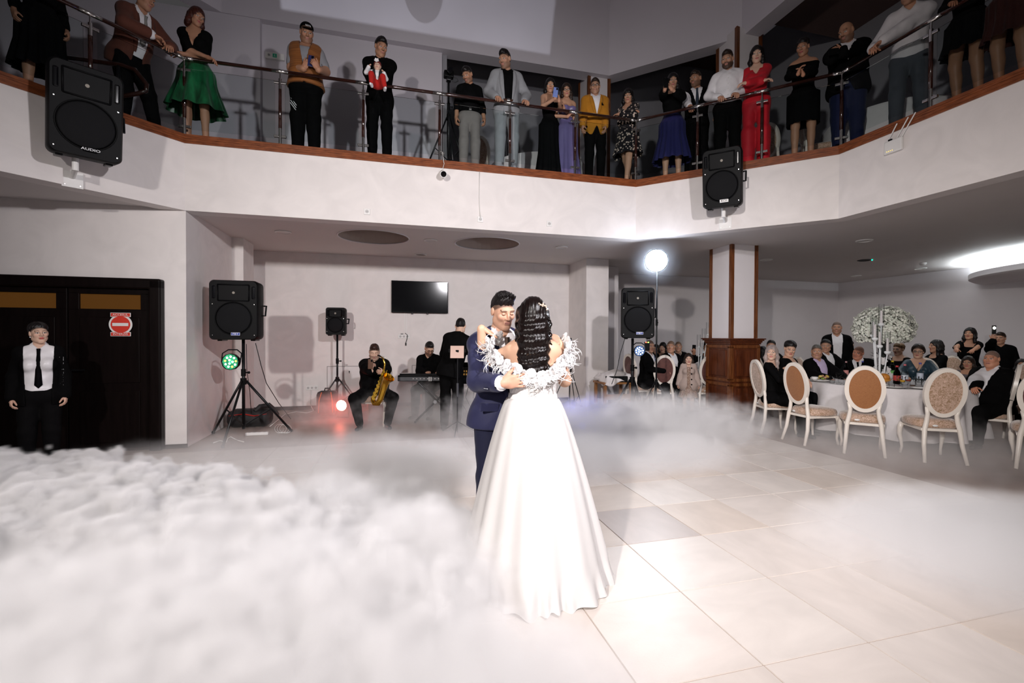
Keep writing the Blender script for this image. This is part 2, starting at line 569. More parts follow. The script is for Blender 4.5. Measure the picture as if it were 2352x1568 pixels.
def column(name, label, u0, v0, w, d, z0, z1, base):
    """square pier: pale panels between mahogany corner strips, panelled base when there is one"""
    root = thing(name, label, 'column', W(u0 + w / 2, v0 + d / 2, z0), TH, None, 'structure')
    H = z1 - z0
    zb = 1.42 if base else 0.0
    m = MB(); m.box((0, 0, (H + zb) / 2), (w, d, H - zb)); m.build('shaft', PLAIN, root)
    for sx in (-1, 1):
        for sy in (-1, 1):
            m = MB()
            m.box((sx * (w / 2 - 0.022), sy * (d / 2 + 0.004), (H + zb) / 2), (0.05, 0.014, H - zb))
            m.box((sx * (w / 2 + 0.004), sy * (d / 2 - 0.022), (H + zb) / 2), (0.014, 0.05, H - zb))
            m.box((sx * (w / 2 + 0.003), sy * (d / 2 + 0.003), (H + zb) / 2), (0.03, 0.03, H - zb))
            m.build('corner_strip', WOODS, root)
    if base:
        bw, bd = w + 0.10, d + 0.10
        m = MB(); m.box((0, 0, zb / 2), (bw - 0.02, bd - 0.02, zb)); m.build('plinth', WOOD, root)
        m = MB()
        for k, (e, z, t) in enumerate(((0.02, zb - 0.085, 0.03), (0.05, zb - 0.055, 0.03), (0.09, zb - 0.028, 0.026), (0.13, zb - 0.005, 0.022))):
            m.rbox((0, 0, z), (bw + e, bd + e, t), 0.006)
        m.build('cornice', WOOD, root)
        for (ax, sg) in (('y', -1), ('x', -1), ('x', 1), ('y', 1)):
            for (zl, zh) in ((0.70, 1.28), (0.10, 0.62)):
                m = MB()
                L = bw if ax == 'y' else bd
                fw = 0.05
                R = Matrix.Rotation({('y', -1): 0, ('x', 1): pi / 2, ('y', 1): pi, ('x', -1): -pi / 2}[(ax, sg)], 3, 'Z')
                off = (bd if ax == 'y' else bw) / 2 - 0.01
                for (cx, cz, sx, sz) in ((0, zl, L - 0.02, fw), (0, zh, L - 0.02, fw), (-L / 2 + fw / 2 + .01, (zl + zh) / 2, fw, zh - zl), (L / 2 - fw / 2 - .01, (zl + zh) / 2, fw, zh - zl)):
                    m.box(R @ Vector((cx, -off - 0.006, cz)), (sx, 0.024, sz), R)
                m.build('panel_frame', WOODS, root)
                m = MB()
                m.rbox(R @ Vector((0, -off - 0.0, (zl + zh) / 2)), (L - 0.2, 0.03, zh - zl - 0.12), 0.012, R)
                m.build('raised_panel', WOOD, root)
        m = MB(); m.rbox((0, 0, 0.05), (bw + 0.03, bd + 0.03, 0.10), 0.01); m.build('foot', WOOD, root)
    return root


column('column', 'square pier with mahogany corners and a panelled wooden base', 5.68, 6.68, 0.52, 0.53, 0, ZC, True)
column('column', 'upper column behind the man in the mustard blazer', 3.90, 8.72, 0.47, 0.47, ZF, ZU + 0.1, False)
column('column', 'upper column behind the bearded man in the white shirt', 5.85, 6.80, 0.5, 0.5, ZF, ZU + 0.1, False)

# picture thrown by a projector on the upper wall: a pale sheet of light with a hanging dark figure in it
_pl = lamp('projector', 'SPOT', W(0.6, 1.6, 5.6), W(0.6, VU, 7.9), 520, (0.86, 0.90, 1.0), 0.004, 60, 0.1)
_d = _pl.data
_d.use_nodes = True
_nt = _d.node_tree
_em = next(n for n in _nt.nodes if n.type == 'EMISSION')
_tc = _nt.nodes.new('ShaderNodeTexCoord')
_sx = _nt.nodes.new('ShaderNodeSeparateXYZ')
_nt.links.new(_tc.outputs['Normal'], _sx.inputs[0])


def _M(op, a, b=0.0, clamp=False):
    n = _nt.nodes.new('ShaderNodeMath'); n.operation = op; n.use_clamp = clamp
    for k, x in enumerate((a, b)):
        if isinstance(x, (int, float)):
            n.inputs[k].default_value = x
        else:
            _nt.links.new(x, n.inputs[k])
    return n.outputs[0]


_az = _M('ABSOLUTE', _sx.outputs[2])
_gx, _gy = _M('DIVIDE', _sx.outputs[0], _az), _M('DIVIDE', _sx.outputs[1], _az)


def _step(x, e, s_):
    return _M('MULTIPLY', _M('SUBTRACT', x, e), s_, True)


_mask = _M('MULTIPLY', _M('MULTIPLY', _step(_gx, -0.345, 120), _step(_M('MULTIPLY', _gx, -1), -0.345, 120)), _M('MULTIPLY', _step(_gy, -0.125, 120), _step(_M('MULTIPLY', _gy, -1), -0.25, 120)))
_ex = _M('DIVIDE', _M('SUBTRACT', _gx, -0.005), 0.048); _ey = _M('DIVIDE', _M('SUBTRACT', _gy, -0.02), 0.075)
_el = _M('ADD', _M('MULTIPLY', _ex, _ex), _M('MULTIPLY', _ey, _ey))
_mask = _M('MULTIPLY', _mask, _M('ADD', 0.35, _M('MULTIPLY', _step(_el, 0.95, 8), 0.65)))
_nz = _nt.nodes.new('ShaderNodeTexNoise'); _nz.inputs['Scale'].default_value = 3.5
_nt.links.new(_tc.outputs['Normal'], _nz.inputs['Vector'])
_st = _M('MULTIPLY', _mask, _M('ADD', 0.55, _M('MULTIPLY', _nz.outputs[0], 0.8)))
_nt.links.new(_M('MULTIPLY', _st, 1.0), _em.inputs['Strength'])
# ------------------------------------------------------------------ figures: implicit surfaces turned into meshes
def _rot(ax, deg):
    return np.array(Matrix.Rotation(radians(deg), 3, ax))


class Field:
    """smooth union of capsules and ellipsoids, meshed by surface nets"""

    def __init__(s):
        s.p = []

    def cap(s, a, b, ra, rb=None, k=0.02, sq=None, infl=0.0):
        rb = ra if rb is None else rb
        s.p.append(('c', np.array(a, float), np.array(b, float), ra + infl, rb + infl, k, sq))
        return s

    def ell(s, c, r, R=None, k=0.03, infl=0.0):
        s.p.append(('e', np.array(c, float), np.array(r, float) + infl, np.eye(3) if R is None else np.array(R, float), k))
        return s

    def cut_ell(s, c, r, R=None, k=0.01):
        s.p.append(('x', np.array(c, float), np.array(r, float), np.eye(3) if R is None else np.array(R, float), k))
        return s

    @staticmethod
    def dist(q, X, Y, Z):
        if q[0] == 'c':
            _, a, b, ra, rb, k, sq = q
            d = b - a
            l2 = float(d @ d) + 1e-12
            px, py, pz = X - a[0], Y - a[1], Z - a[2]
            t = np.clip((px * d[0] + py * d[1] + pz * d[2]) / l2, 0, 1)
            px = px - t * d[0]; py = py - t * d[1]; pz = pz - t * d[2]
            return np.sqrt(px * px + py * py + pz * pz) - (ra + t * (rb - ra))
        _, c, r, R, k = q
        px, py, pz = X - c[0], Y - c[1], Z - c[2]
        a = (px * R[0, 0] + py * R[1, 0] + pz * R[2, 0]) / r[0]
        b = (px * R[0, 1] + py * R[1, 1] + pz * R[2, 1]) / r[1]
        e = (px * R[0, 2] + py * R[1, 2] + pz * R[2, 2]) / r[2]
        k0 = np.sqrt(a * a + b * b + e * e) + 1e-9
        k1 = np.sqrt((a / r[0]) ** 2 + (b / r[1]) ** 2 + (e / r[2]) ** 2) + 1e-9
        return k0 * (k0 - 1) / k1

    def bounds(s):
        lo, hi = np.full(3, 9e9), np.full(3, -9e9)
        for q in s.p:
            l, h = s.pb(q)
            if q[0] != 'x':
                lo, hi = np.minimum(lo, l), np.maximum(hi, h)
        return lo, hi

    @staticmethod
    def pb(q):
        if q[0] == 'c':
            m = max(q[3], q[4])
            return np.minimum(q[1], q[2]) - m, np.maximum(q[1], q[2]) + m
        e = np.sqrt(((q[3] * q[2][None, :]) ** 2).sum(1))
        return q[1] - e, q[1] + e

    def eval(s, xs, ys, zs):
        h = max(xs[1] - xs[0], 1e-4)
        D = np.full((len(xs), len(ys), len(zs)), 1.0, np.float32)
        for q in s.p:
            k = q[5] if q[0] == 'c' else q[4]
            l, u = s.pb(q)
            m = k * 2.6 + 3 * h
            sl = []
            for ax, arr in enumerate((xs, ys, zs)):
                i0, i1 = np.searchsorted(arr, l[ax] - m), np.searchsorted(arr, u[ax] + m)
                sl.append(slice(i0, i1))
            if any(a.stop <= a.start for a in sl):
                continue
            X = xs[sl[0]][:, None, None]; Y = ys[sl[1]][None, :, None]; Z = zs[sl[2]][None, None, :]
            d = s.dist(q, X, Y, Z)
            d0 = D[sl[0], sl[1], sl[2]]
            if q[0] == 'x':
                d = -d
                hh = np.maximum(k - np.abs(d0 - d), 0) / k
                D[sl[0], sl[1], sl[2]] = np.maximum(d0, d) + hh * hh * k * 0.25
            else:
                hh = np.maximum(k - np.abs(d0 - d), 0) / k
                D[sl[0], sl[1], sl[2]] = np.minimum(d0, d) - hh * hh * k * 0.25
        return D

    def at(s, p):
        """value at single points (n, 3)"""
        p = np.atleast_2d(p)
        D = np.full(len(p), 1.0)
        for q in s.p:
            d = s.dist(q, p[:, 0], p[:, 1], p[:, 2])
            if q[0] == 'x':
                D = np.maximum(D, -d)
            else:
                k = q[5] if q[0] == 'c' else q[4]
                hh = np.maximum(k - np.abs(D - d), 0) / k
                D = np.minimum(D, d) - hh * hh * k * 0.25
        return D

    def mesh(s, h, cut=None, lo=None, hi=None):
        l, u = s.bounds()
        if lo is not None:
            l = np.maximum(l, lo)
        if hi is not None:
            u = np.minimum(u, hi)
        pad = 2.6 * h
        ar = [np.arange(l[i] - pad, u[i] + pad, h) for i in range(3)]
        D = s.eval(*ar)
        if cut is not None:
            D = cut(D, ar[0][:, None, None], ar[1][None, :, None], ar[2][None, None, :])
        return surface_nets(D, ar, h)


def surface_nets(D, ar, h):
    I = D < 0
    c = I[:-1, :-1, :-1].astype(np.int8)
    n = c.copy()
    corners = [(0, 0, 0), (1, 0, 0), (0, 1, 0), (1, 1, 0), (0, 0, 1), (1, 0, 1), (0, 1, 1), (1, 1, 1)]
    sh = [k - 1 for k in D.shape]
    n = np.zeros(sh, np.int8)
    for (a, b, e) in corners:
        n += I[a:a + sh[0], b:b + sh[1], e:e + sh[2]]
    act = (n > 0) & (n < 8)
    idx = np.argwhere(act)
    if len(idx) == 0:
        return np.zeros((0, 3)), np.zeros((0, 4), int)
    cv = np.stack([D[idx[:, 0] + a, idx[:, 1] + b, idx[:, 2] + e] for (a, b, e) in corners], 1)
    acc = np.zeros((len(idx), 3)); cnt = np.zeros(len(idx))
    C8 = np.array(corners, float)
    for i in range(8):
        for ax in range(3):
            j = i | (1 << ax)
            if j == i:
                continue
            a, b = cv[:, i], cv[:, j]
            m = (a < 0) != (b < 0)
            t = np.where(m, a / np.where(m, a - b, 1), 0)
            p = C8[i][None] + t[:, None] * (C8[j] - C8[i])[None]
            acc[m] += p[m]; cnt[m] += 1
    V = (idx + acc / cnt[:, None]) * h + np.array([ar[0][0], ar[1][0], ar[2][0]])
    vid = np.full(sh, -1, np.int64)
    vid[act] = np.arange(len(idx))
    Q = []
    for ax in range(3):
        o1, o2 = [(1, 2), (2, 0), (0, 1)][ax]
        s0 = [slice(1, k) for k in sh]
        s0[ax] = slice(0, sh[ax])
        s1 = list(s0); s1[ax] = slice(1, sh[ax] + 1)
        m = I[tuple(s0)] != I[tuple(s1)]
        e = np.argwhere(m)
        if len(e) == 0:
            continue
        off = np.array([1, 1, 1]); off[ax] = 0
        e = e + off
        fl = I[e[:, 0], e[:, 1], e[:, 2]]
        d1 = np.zeros(3, int); d1[o1] = 1
        d2 = np.zeros(3, int); d2[o2] = 1
        q = [e - d1 - d2, e - d2, e, e - d1]
        q = np.stack([vid[k[:, 0], k[:, 1], k[:, 2]] for k in q], 1)
        q[~fl] = q[~fl][:, ::-1]
        Q.append(q)
    return V, np.concatenate(Q)


def link_mesh(name, V, Q, mt, parent, colors=None, smooth=True):
    me = bpy.data.meshes.new(name)
    V = np.ascontiguousarray(V, np.float32); Q = np.ascontiguousarray(Q, np.int32)
    me.vertices.add(len(V)); me.vertices.foreach_set('co', V.ravel())
    me.loops.add(Q.size); me.loops.foreach_set('vertex_index', Q.ravel())
    me.polygons.add(len(Q))
    w = Q.shape[1] if len(Q) else 4
    me.polygons.foreach_set('loop_start', np.arange(0, Q.size, w, dtype=np.int32))
    me.polygons.foreach_set('use_smooth', np.full(len(Q), smooth))
    if colors is not None:
        at_ = me.color_attributes.new('tint', 'FLOAT_COLOR', 'POINT')
        at_.data.foreach_set('color', np.concatenate([colors, np.ones((len(V), 1))], 1).astype(np.float32).ravel())
    me.update(calc_edges=True)
    me.validate()
    me.materials.append(mt)
    o = bpy.data.objects.new(name, me)
    COL.objects.link(o)
    if parent is not None:
        o.parent = parent
    return o


SKINM = mat('skin', (0.6, 0.4, 0.3), 0.5, attr='tint', spec=0.35, bump=0.03, bscale=300)
SKINM.node_tree.nodes['Principled BSDF'].inputs['Subsurface Weight'].default_value = 0.0


def cloth(name, c, rough=0.8, bump=0.06, var=0.06, sheen=0.05, bscale=60, spec=0.2, **kw):
    kw.setdefault('vscale', 14)
    return mat('cloth_' + name, c, rough, var=var, bump=bump, bscale=bscale, sheen=sheen, spec=spec, **kw)


HAIRM = {}


def hair_mat(name, c):
    if name not in HAIRM:
        HAIRM[name] = mat('hair_' + name, c, 0.42, var=0.35, vscale=30, stretch=(1, 1, 0.25), bump=0.35, bscale=90, spec=0.35)
    return HAIRM[name]


BLACK = (0.010, 0.0095, 0.010)


def ik(a, t, l1, l2, hint):
    a, t, hint = np.array(a, float), np.array(t, float), np.array(hint, float)
    d = t - a
    L = np.linalg.norm(d)
    if L > (l1 + l2) * 0.998:
        t = a + d / L * (l1 + l2) * 0.998
        d = t - a; L = np.linalg.norm(d)
    n = d / L
    x = (l1 * l1 - l2 * l2 + L * L) / (2 * L)
    hgt = sqrt(max(l1 * l1 - x * x, 1e-8))
    q = hint - n * (hint @ n)
    q /= np.linalg.norm(q) + 1e-9
    return a + n * x + q * hgt, t


def unit(v):
    v = np.array(v, float)
    return v / (np.linalg.norm(v) + 1e-9)


class Person:
    """One figure. Local axes: faces -Y, own left is +X, feet at z = 0; lengths for a 1.75 m body, scaled by h."""

    def __init__(s, label, loc, yaw=0.0, h=1.75, sex='m', girth=0.0, skin=(0.50, 0.30, 0.21), q='mid', group=None, name='person',
                 pelvis=(0, 0, 0.95), lean=0, side=0, twist=0, hipyaw=0, head=(0, 0, 0), hands=None, elbows=None, feet=None, knees=None,
                 curl=(35, 35), palm=None, hdir=None, hs=1.0, spread=0.0, thumb=(0.5, 0.5), seated=False, neck=(0, 0), raw=False):
        s.k = h / 1.75
        if not raw:      # head turn is counted from looking straight at the photographer
            cy = -math.degrees(atan2(loc[0], loc[1]))
            head = (max(-78, min(78, cy + head[0] - yaw)), head[1], head[2])
        s.root = thing(name, label, 'person' if name == 'person' else name, loc, radians(yaw), group)
        s.loc, s.yaw = Vector(loc), radians(yaw)
        s.sex, s.g, s.skin = sex, girth, np.array(skin, float)
        s.h = {'hi': 0.010, 'mid': 0.015, 'lo': 0.02}[q]
        s.hh = {'hi': 0.0036, 'mid': 0.0062, 'lo': 0.008}[q]
        s.hd = {'hi': 0.0036, 'mid': 0.0055, 'lo': 0.0065}[q]
        f = sex == 'f'
        s.bw = 0.88 if f else 1.0
        s.hs = hs * (0.95 if f else 1.0)
        s.pel = np.array(pelvis, float)
        s.Rt = _rot('Z', twist) @ _rot('X', lean) @ _rot('Y', side)
        s.Rp = _rot('Z', hipyaw)
        s.nb = s.T(0, 0.02, 1.465)
        s.Rh = _rot('Z', head[0]) @ _rot('X', head[1]) @ _rot('Y', head[2])
        nd = unit(s.Rt @ np.array([0, -0.1, 1]) + s.Rh @ np.array([0, 0, 1.0])) if True else None
        s.hc = s.nb + nd * 0.150 * (0.97 if f else 1) + s.Rh @ np.array([0, -0.012, 0.012])
        s.sh = [s.T(0.158 * s.bw * sg, 0.015, 1.400) for sg in (1, -1)]
        hands = hands or [None, None]
        elbows = elbows or [None, None]
        s.el, s.wr = [], []
        for i, sg in enumerate((1, -1)):
            t = s.loc2(hands[i]) if hands[i] is not None else s.T(0.245 * s.bw * sg, -0.04, 0.89)
            hint = elbows[i] if elbows[i] is not None else s.Rt @ np.array([0.35 * sg, 0.9, -0.5])
            e, w = ik(s.sh[i], t, 0.285, 0.255, hint)
            s.el.append(e); s.wr.append(w)
        s.hip = [s.pel + s.Rp @ np.array([0.088 * sg, 0, -0.03]) for sg in (1, -1)]
        feet = feet or [None, None]
        knees = knees or [None, None]
        s.kn, s.an, s.fd = [], [], []
        for i, sg in enumerate((1, -1)):
            t = s.loc2(feet[i]) if feet[i] is not None else np.array([0.10 * sg + s.pel[0], s.pel[1] + 0.02, 0.085])
            hint = knees[i] if knees[i] is not None else s.Rp @ np.array([0.1 * sg, -1, 0])
            e, w = ik(s.hip[i], t, 0.422, 0.418, hint)
            s.kn.append(e); s.an.append(w)
            s.fd.append(unit(s.Rp @ np.array([0.22 * sg, -1, 0])))
        s.curl, s.palm, s.hdir = curl, palm or [None, None], hdir or [None, None]
        s.spread = spread
        s.thumb = thumb

    def loc2(s, p):
        """('w', x, y, z) world point -> body units; otherwise local metres of a body of that height"""
        if p[0] == 'w':
            q = Vector(p[1:]) - s.loc
            q = Matrix.Rotation(-s.yaw, 3, 'Z') @ q
            return np.array(q) / s.k
        return np.array(p, float)

    def dirw(s, d):
        return np.array(Matrix.Rotation(-s.yaw, 3, 'Z') @ Vector(d))

    def T(s, x, y, z):
        return s.pel + s.Rt @ np.array([x, y, z - 0.95])

    def invT(s, X, Y, Z):
        a, b, c = X - s.pel[0], Y - s.pel[1], Z - s.pel[2]
        R = s.Rt
        return (a * R[0, 0] + b * R[1, 0] + c * R[2, 0], a * R[0, 1] + b * R[1, 1] + c * R[2, 1], a * R[0, 2] + b * R[1, 2] + c * R[2, 2] + 0.95)

    def out(s, name, V, Q, mt, colors=None, parent=None):
        return link_mesh(name, V * s.k, Q, mt, parent or s.root, colors)

    # ---- anatomy
    def torso(s, f, e=0.0, low=True):
        g = s.g
        if s.sex == 'm':
            if low:
                f.ell(s.T(0, 0.01, 0.93), (0.163 + g * .7, 0.118 + g * .8, 0.13), s.Rt, 0.05, e)
            f.ell(s.T(0, -0.004 - g * .5, 1.08), (0.148 + g, 0.108 + g * 1.2, 0.17), s.Rt, 0.06, e)
            f.ell(s.T(0, 0.005, 1.27), (0.168 + g * .7, 0.118 + g * .7, 0.19), s.Rt, 0.06, e)
        else:
            if low:
                f.ell(s.T(0, 0.01, 0.92), (0.168 + g, 0.122 + g, 0.14), s.Rt, 0.05, e)
            f.ell(s.T(0, 0.0, 1.10), (0.122 + g, 0.092 + g, 0.16), s.Rt, 0.06, e)
            f.ell(s.T(0, 0.008, 1.27), (0.145 + g * .8, 0.10 + g * .7, 0.175), s.Rt, 0.06, e)
            for sg in (1, -1):
                f.ell(s.T(0.068 * sg, -0.078 - g * .5, 1.265), (0.066, 0.062, 0.066), s.Rt, 0.03, e)
        w = 0.118 * s.bw
        f.cap(s.T(w, 0.018, 1.395), s.T(-w, 0.018, 1.395), 0.066 + g * .2, None, 0.05, infl=e)
        f.cap(s.T(0.10 * s.bw, 0.03, 1.425), s.nb + s.Rt @ np.array([0.02, 0.01, 0.0]), 0.045, 0.05, 0.05, infl=e)
        f.cap(s.T(-0.10 * s.bw, 0.03, 1.425), s.nb + s.Rt @ np.array([-0.02, 0.01, 0.0]), 0.045, 0.05, 0.05, infl=e)

    def arm(s, f, i, e=0.0, t=1.0, k=0.03, loose=0.0):
        m = 0.84 if s.sex == 'f' else 1.0
        g = s.g * 0.35
        f.cap(s.sh[i], s.el[i], (0.052 + g) * m, (0.043 + g) * m, k, infl=e + loose * .5)
        if t > 0:
            w = s.el[i] + (s.wr[i] - s.el[i]) * t
            f.cap(s.el[i], w, (0.044 + g) * m, (0.044 + g + ((0.030 - 0.044)) * t) * m, k, infl=e + loose)

    def leg(s, f, i, e=0.0, t=1.0, loose=0.0):
        m = 0.95 if s.sex == 'f' else 1.0
        g = s.g * 0.5
        f.cap(s.hip[i], s.kn[i], (0.088 + g) * m, (0.060 + g * .5) * m, 0.04, infl=e)
        a = s.kn[i] + (s.an[i] - s.kn[i]) * t
        f.cap(s.kn[i], a, (0.057 + g * .4) * m, (0.057 + (0.040 - 0.057) * t) * m, 0.03, infl=e + loose)
        if e < 0.005:
            c = s.kn[i] * 0.68 + s.an[i] * 0.32 + s.Rp @ np.array([0, 0.018, 0])
            f.ell(c, (0.05 * m, 0.052 * m, 0.11), None, 0.03)

    def foot(s, f, i, e=0.0, heel=0.0):
        a, d = s.an[i], s.fd[i]
        f.cap(a + np.array([0, 0, -0.005]), a - d * 0.035 + np.array([0, 0, -0.05 + heel]), 0.034, 0.032, 0.02, infl=e)
        f.cap(a - d * 0.03 + np.array([0, 0, -0.052 + heel]), a + d * 0.15 + np.array([0, 0, -0.058]), 0.033, 0.026, 0.02, infl=e)

    def neckp(s, f, e=0.0):
        m = 0.86 if s.sex == 'f' else 1.0
        f.cap(s.nb + s.Rt @ np.array([0, 0.01, -0.03]), s.hc + s.Rh @ np.array([0, 0.022, -0.06]), (0.060 + s.g * .3) * m, 0.053 * m, 0.035, infl=e)

    def H(s, x, y, z):
        return s.hc + s.Rh @ (np.array([x, y, z]) * s.hs)

    def headp(s, f):
        m, R, g = s.hs, s.Rh, s.g
        def E(c, r, k=0.02):
            f.ell(s.H(*c), np.array(r) * m, R, k * m)
        def K(a, b, ra, rb=None, k=0.012):
            f.cap(s.H(*a), s.H(*b), ra * m, (rb if rb is not None else ra) * m, k * m)
        fem = s.sex == 'f'
        E((0, 0.014, 0.032), (0.074, 0.094, 0.088))
        E((0, -0.022, -0.028), (0.060 + g * .12, 0.070, 0.082), 0.03)
        jw = 0.040 if fem else 0.047
        K((jw + g * .15, -0.005, -0.062), (0.014, -0.066, -0.100), 0.026, 0.020, 0.03)
        K((-jw - g * .15, -0.005, -0.062), (-0.014, -0.066, -0.100), 0.026, 0.020, 0.03)
        if g > 0.03:
            E((0, -0.03, -0.095), (0.055, 0.05, 0.035), 0.03)
        for sg in (1, -1):
            E((0.040 * sg, -0.060, -0.018), (0.024, 0.024, 0.024), 0.02)
        K((-0.040, -0.079, 0.030), (0.040, -0.079, 0.030), 0.012, None, 0.015)
        for sg in (1, -1):
            f.cut_ell(s.H(0.032 * sg, -0.100, 0.008), np.array([0.019, 0.022, 0.013]) * m, R, 0.012 * m)
            E((0.0315 * sg, -0.0765, 0.007), (0.0135, 0.0135, 0.0120), 0.004)
        K((0, -0.088, 0.018), (0, -0.110, -0.022), 0.0075, 0.0115, 0.012)
        for sg in (1, -1):
            E((0.0125 * sg, -0.098, -0.027), (0.009, 0.011, 0.008), 0.008)
        K((-0.017, -0.0865, -0.0535), (0.017, -0.0865, -0.0535), 0.0075, None, 0.006)
        K((-0.015, -0.0855, -0.0645), (0.015, -0.0855, -0.0645), 0.0080, None, 0.005)
        for sg in (1, -1):
            E((0.077 * sg, 0.014, 0.000), (0.010, 0.021, 0.032), 0.008)

    def head_colors(s, V, beard=0.0, tint=None, lips=(0.42, 0.16, 0.14), brow=(0.04, 0.025, 0.018), closed=False, makeup=0.0):
        P = ((V - s.hc) @ s.Rh) / s.hs
        x, y, z = np.abs(P[:, 0]), P[:, 1], P[:, 2]
        C = np.tile(s.skin, (len(V), 1))
        fr = y < -0.055
        if tint is not None:
            hl = P[:, 2] * 0.8 + P[:, 1] * 0.55 - 0.002
            ear = np.sqrt(((x - 0.085) / 0.026) ** 2 + ((y - 0.010) / 0.024) ** 2 + ((z + 0.002) / 0.034) ** 2)
            al = np.clip(hl / 0.010, 0, 1) * (ear > 1.0) * np.clip((z + 0.085) / 0.03, 0, 1)
            C = C * (1 - 0.82 * al[:, None]) + np.array(tint) * 0.82 * al[:, None]
        red = np.exp(-((x - 0.042) ** 2 / 0.0005 + (z + 0.018) ** 2 / 0.0005)) * fr
        C *= 1 + red[:, None] * np.array([0.02, -0.06, -0.05])
        def put(mask, col, a=1.0):
            C[mask] = C[mask] * (1 - a) + np.array(col) * a
        if beard:
            b = np.clip((-0.030 - z) / 0.02, 0, 1) * np.clip((0.03 - y) / 0.03, 0, 1) * (z > -0.135) * ~((x < 0.02) & (z > -0.072) & (z < -0.048))
            b = np.maximum(b, ((z < -0.034) & (z > -0.049) & (x < 0.03) & fr) * 0.9)
            C[:] = C * (1 - b[:, None] * beard) + np.array([0.03, 0.02, 0.016]) * b[:, None] * beard
        put((x < 0.0245 - np.abs(z + 0.058) * 0.8) & (z > -0.0725) & (z < -0.0465) & (y < -0.074), lips, 0.85)
        put((x < 0.021) & (np.abs(z + 0.0590) < 0.0016 + s.hh * 0.12) & (y < -0.078), np.array(lips) * 0.35)
        bz = 0.0290 + 0.004 * np.sin((x - 0.012) * 70)
        put((x > 0.012) & (x < 0.052) & (np.abs(z - bz) < 0.0034 - 0.02 * np.clip(x - .036, 0, 1)) & fr, brow, 0.8)
        ex, ez = x - 0.0315, z - 0.006
        eye = (ex / 0.0155) ** 2 + (ez / (0.0068)) ** 2
        if closed:
            put((np.abs(ex) < 0.0155) & (np.abs(ez + 0.004 - ex * ex * 10) < 0.0022) & fr, (0.03, 0.02, 0.015))
        else:
            put((eye < 1.5) & fr, (0.05, 0.03, 0.022), 0.55 + 0.3 * makeup)
            put((eye < 1.0) & fr, (0.55, 0.53, 0.50))
            put((ex * ex + ez * ez < 0.0062 ** 2) & (eye < 1.2) & fr, (0.02, 0.012, 0.008))
            put((np.abs(ex) < 0.017) & (ez > 0.0042) & (ez < 0.0082) & fr, (0.02, 0.014, 0.01), 0.8)
        return C

    def hand_frame(s, i):
        sg = 1 if i == 0 else -1
        a = unit(s.hdir[i]) if s.hdir[i] is not None else unit(s.wr[i] - s.el[i])
        n = s.palm[i] if s.palm[i] is not None else s.Rt @ np.array([-sg, 0.2, 0])
        n = np.array(n, float)
        n = unit(n - a * (n @ a))
        t = np.cross(n, a) * sg
        return a, n, t

    def handp(s, f, i):
        a, n, t = s.hand_frame(i)
        m = 0.88 if s.sex == 'f' else 1.0
        w = s.wr[i]
        cur = radians(s.curl[i])
        R = np.stack([a, t, n], 1)
        f.cap(w - unit(s.wr[i] - s.el[i]) * 0.05, w, 0.027 * m, 0.026 * m, 0.02)
        f.cap(w, w + a * 0.03, 0.026 * m, 0.024 * m, 0.02)
        f.ell(w + a * 0.052 * m, np.array([0.054, 0.040, 0.0165]) * m, R, 0.015)
        f.cap(w + (a * 0.02 + t * 0.02) * m, w + (a * 0.07 + t * 0.03) * m, 0.017 * m, 0.013 * m, 0.012)
        Ls = (0.072, 0.081, 0.075, 0.060)
        for j in range(4):
            off = (0.029, 0.0095, -0.0095, -0.028)[j]
            p = w + (a * (0.088 - 0.004 * abs(j - 1)) + t * off) * m
            sp = radians((j - 1.4) * -4 + (j - 1.4) * -s.spread)
            d0 = a * cos(sp) + t * sin(sp)
            ang = cur * (0.75 + 0.08 * j)
            r = (0.0092, 0.0094, 0.0090, 0.0080)[j] * m
            for kk, fr in enumerate((0.45, 0.31, 0.24)):
                dd = d0 * cos(ang) + n * sin(ang)
                p2 = p + dd * Ls[j] * fr * m
                f.cap(p, p2, r, r * 0.93, 0.004)
                p, r = p2, r * 0.93
                ang += cur * (0.95 if kk == 0 else 0.6)
        th = s.thumb[i]
        p = w + (a * 0.022 + t * 0.026 + n * 0.004) * m
        d = unit(a * 0.75 + t * 0.75 * (1 - th * 0.6) + n * (0.15 + 0.5 * th))
        p2 = p + d * 0.045 * m
        f.cap(p, p2, 0.0150 * m, 0.0115 * m, 0.008)
        d = unit(d + a * 0.35 + n * 0.25 * th)
        p3 = p2 + d * 0.034 * m
        f.cap(p2, p3, 0.0112 * m, 0.0100 * m, 0.004)
        f.cap(p3, p3 + unit(d + a * 0.2) * 0.024 * m, 0.0100 * m, 0.0085 * m, 0.004)

    # ---- body mesh: one skin surface, finer at head and hands
    def body(s, beard=0.0, tint=(0.02, 0.014, 0.011), closed=False, lips=None, brow=(0.04, 0.025, 0.018), makeup=0.0, barelegs=True):
        f = Field()
        s.torso(f); s.neckp(f)
        for i in (0, 1):
            s.arm(f, i); s.leg(f, i); s.foot(f, i)
        V, Q = f.mesh(s.h * 1.15)
        g = Field()
        s.neckp(g); s.headp(g)
        V2, Q2 = g.mesh(s.hh)
        Vs, Qs = [V, V2], [Q, Q2 + len(V)]
        C = [np.tile(s.skin, (len(V), 1)), s.head_colors(V2, beard, tint, lips or ((0.42, 0.17, 0.14) if s.sex == 'm' else (0.40, 0.09, 0.09)), brow, closed, makeup)]
        n = len(V) + len(V2)
        for i in (0, 1):
            hf = Field(); s.handp(hf, i)
            V3, Q3 = hf.mesh(s.hd)
            Vs.append(V3); Qs.append(Q3 + n); n += len(V3)
            C.append(np.tile(s.skin * np.array([1.0, 0.93, 0.92]), (len(V3), 1)))
        s.out('body', np.concatenate(Vs), np.concatenate(Qs), SKINM, np.concatenate(C))
        return s

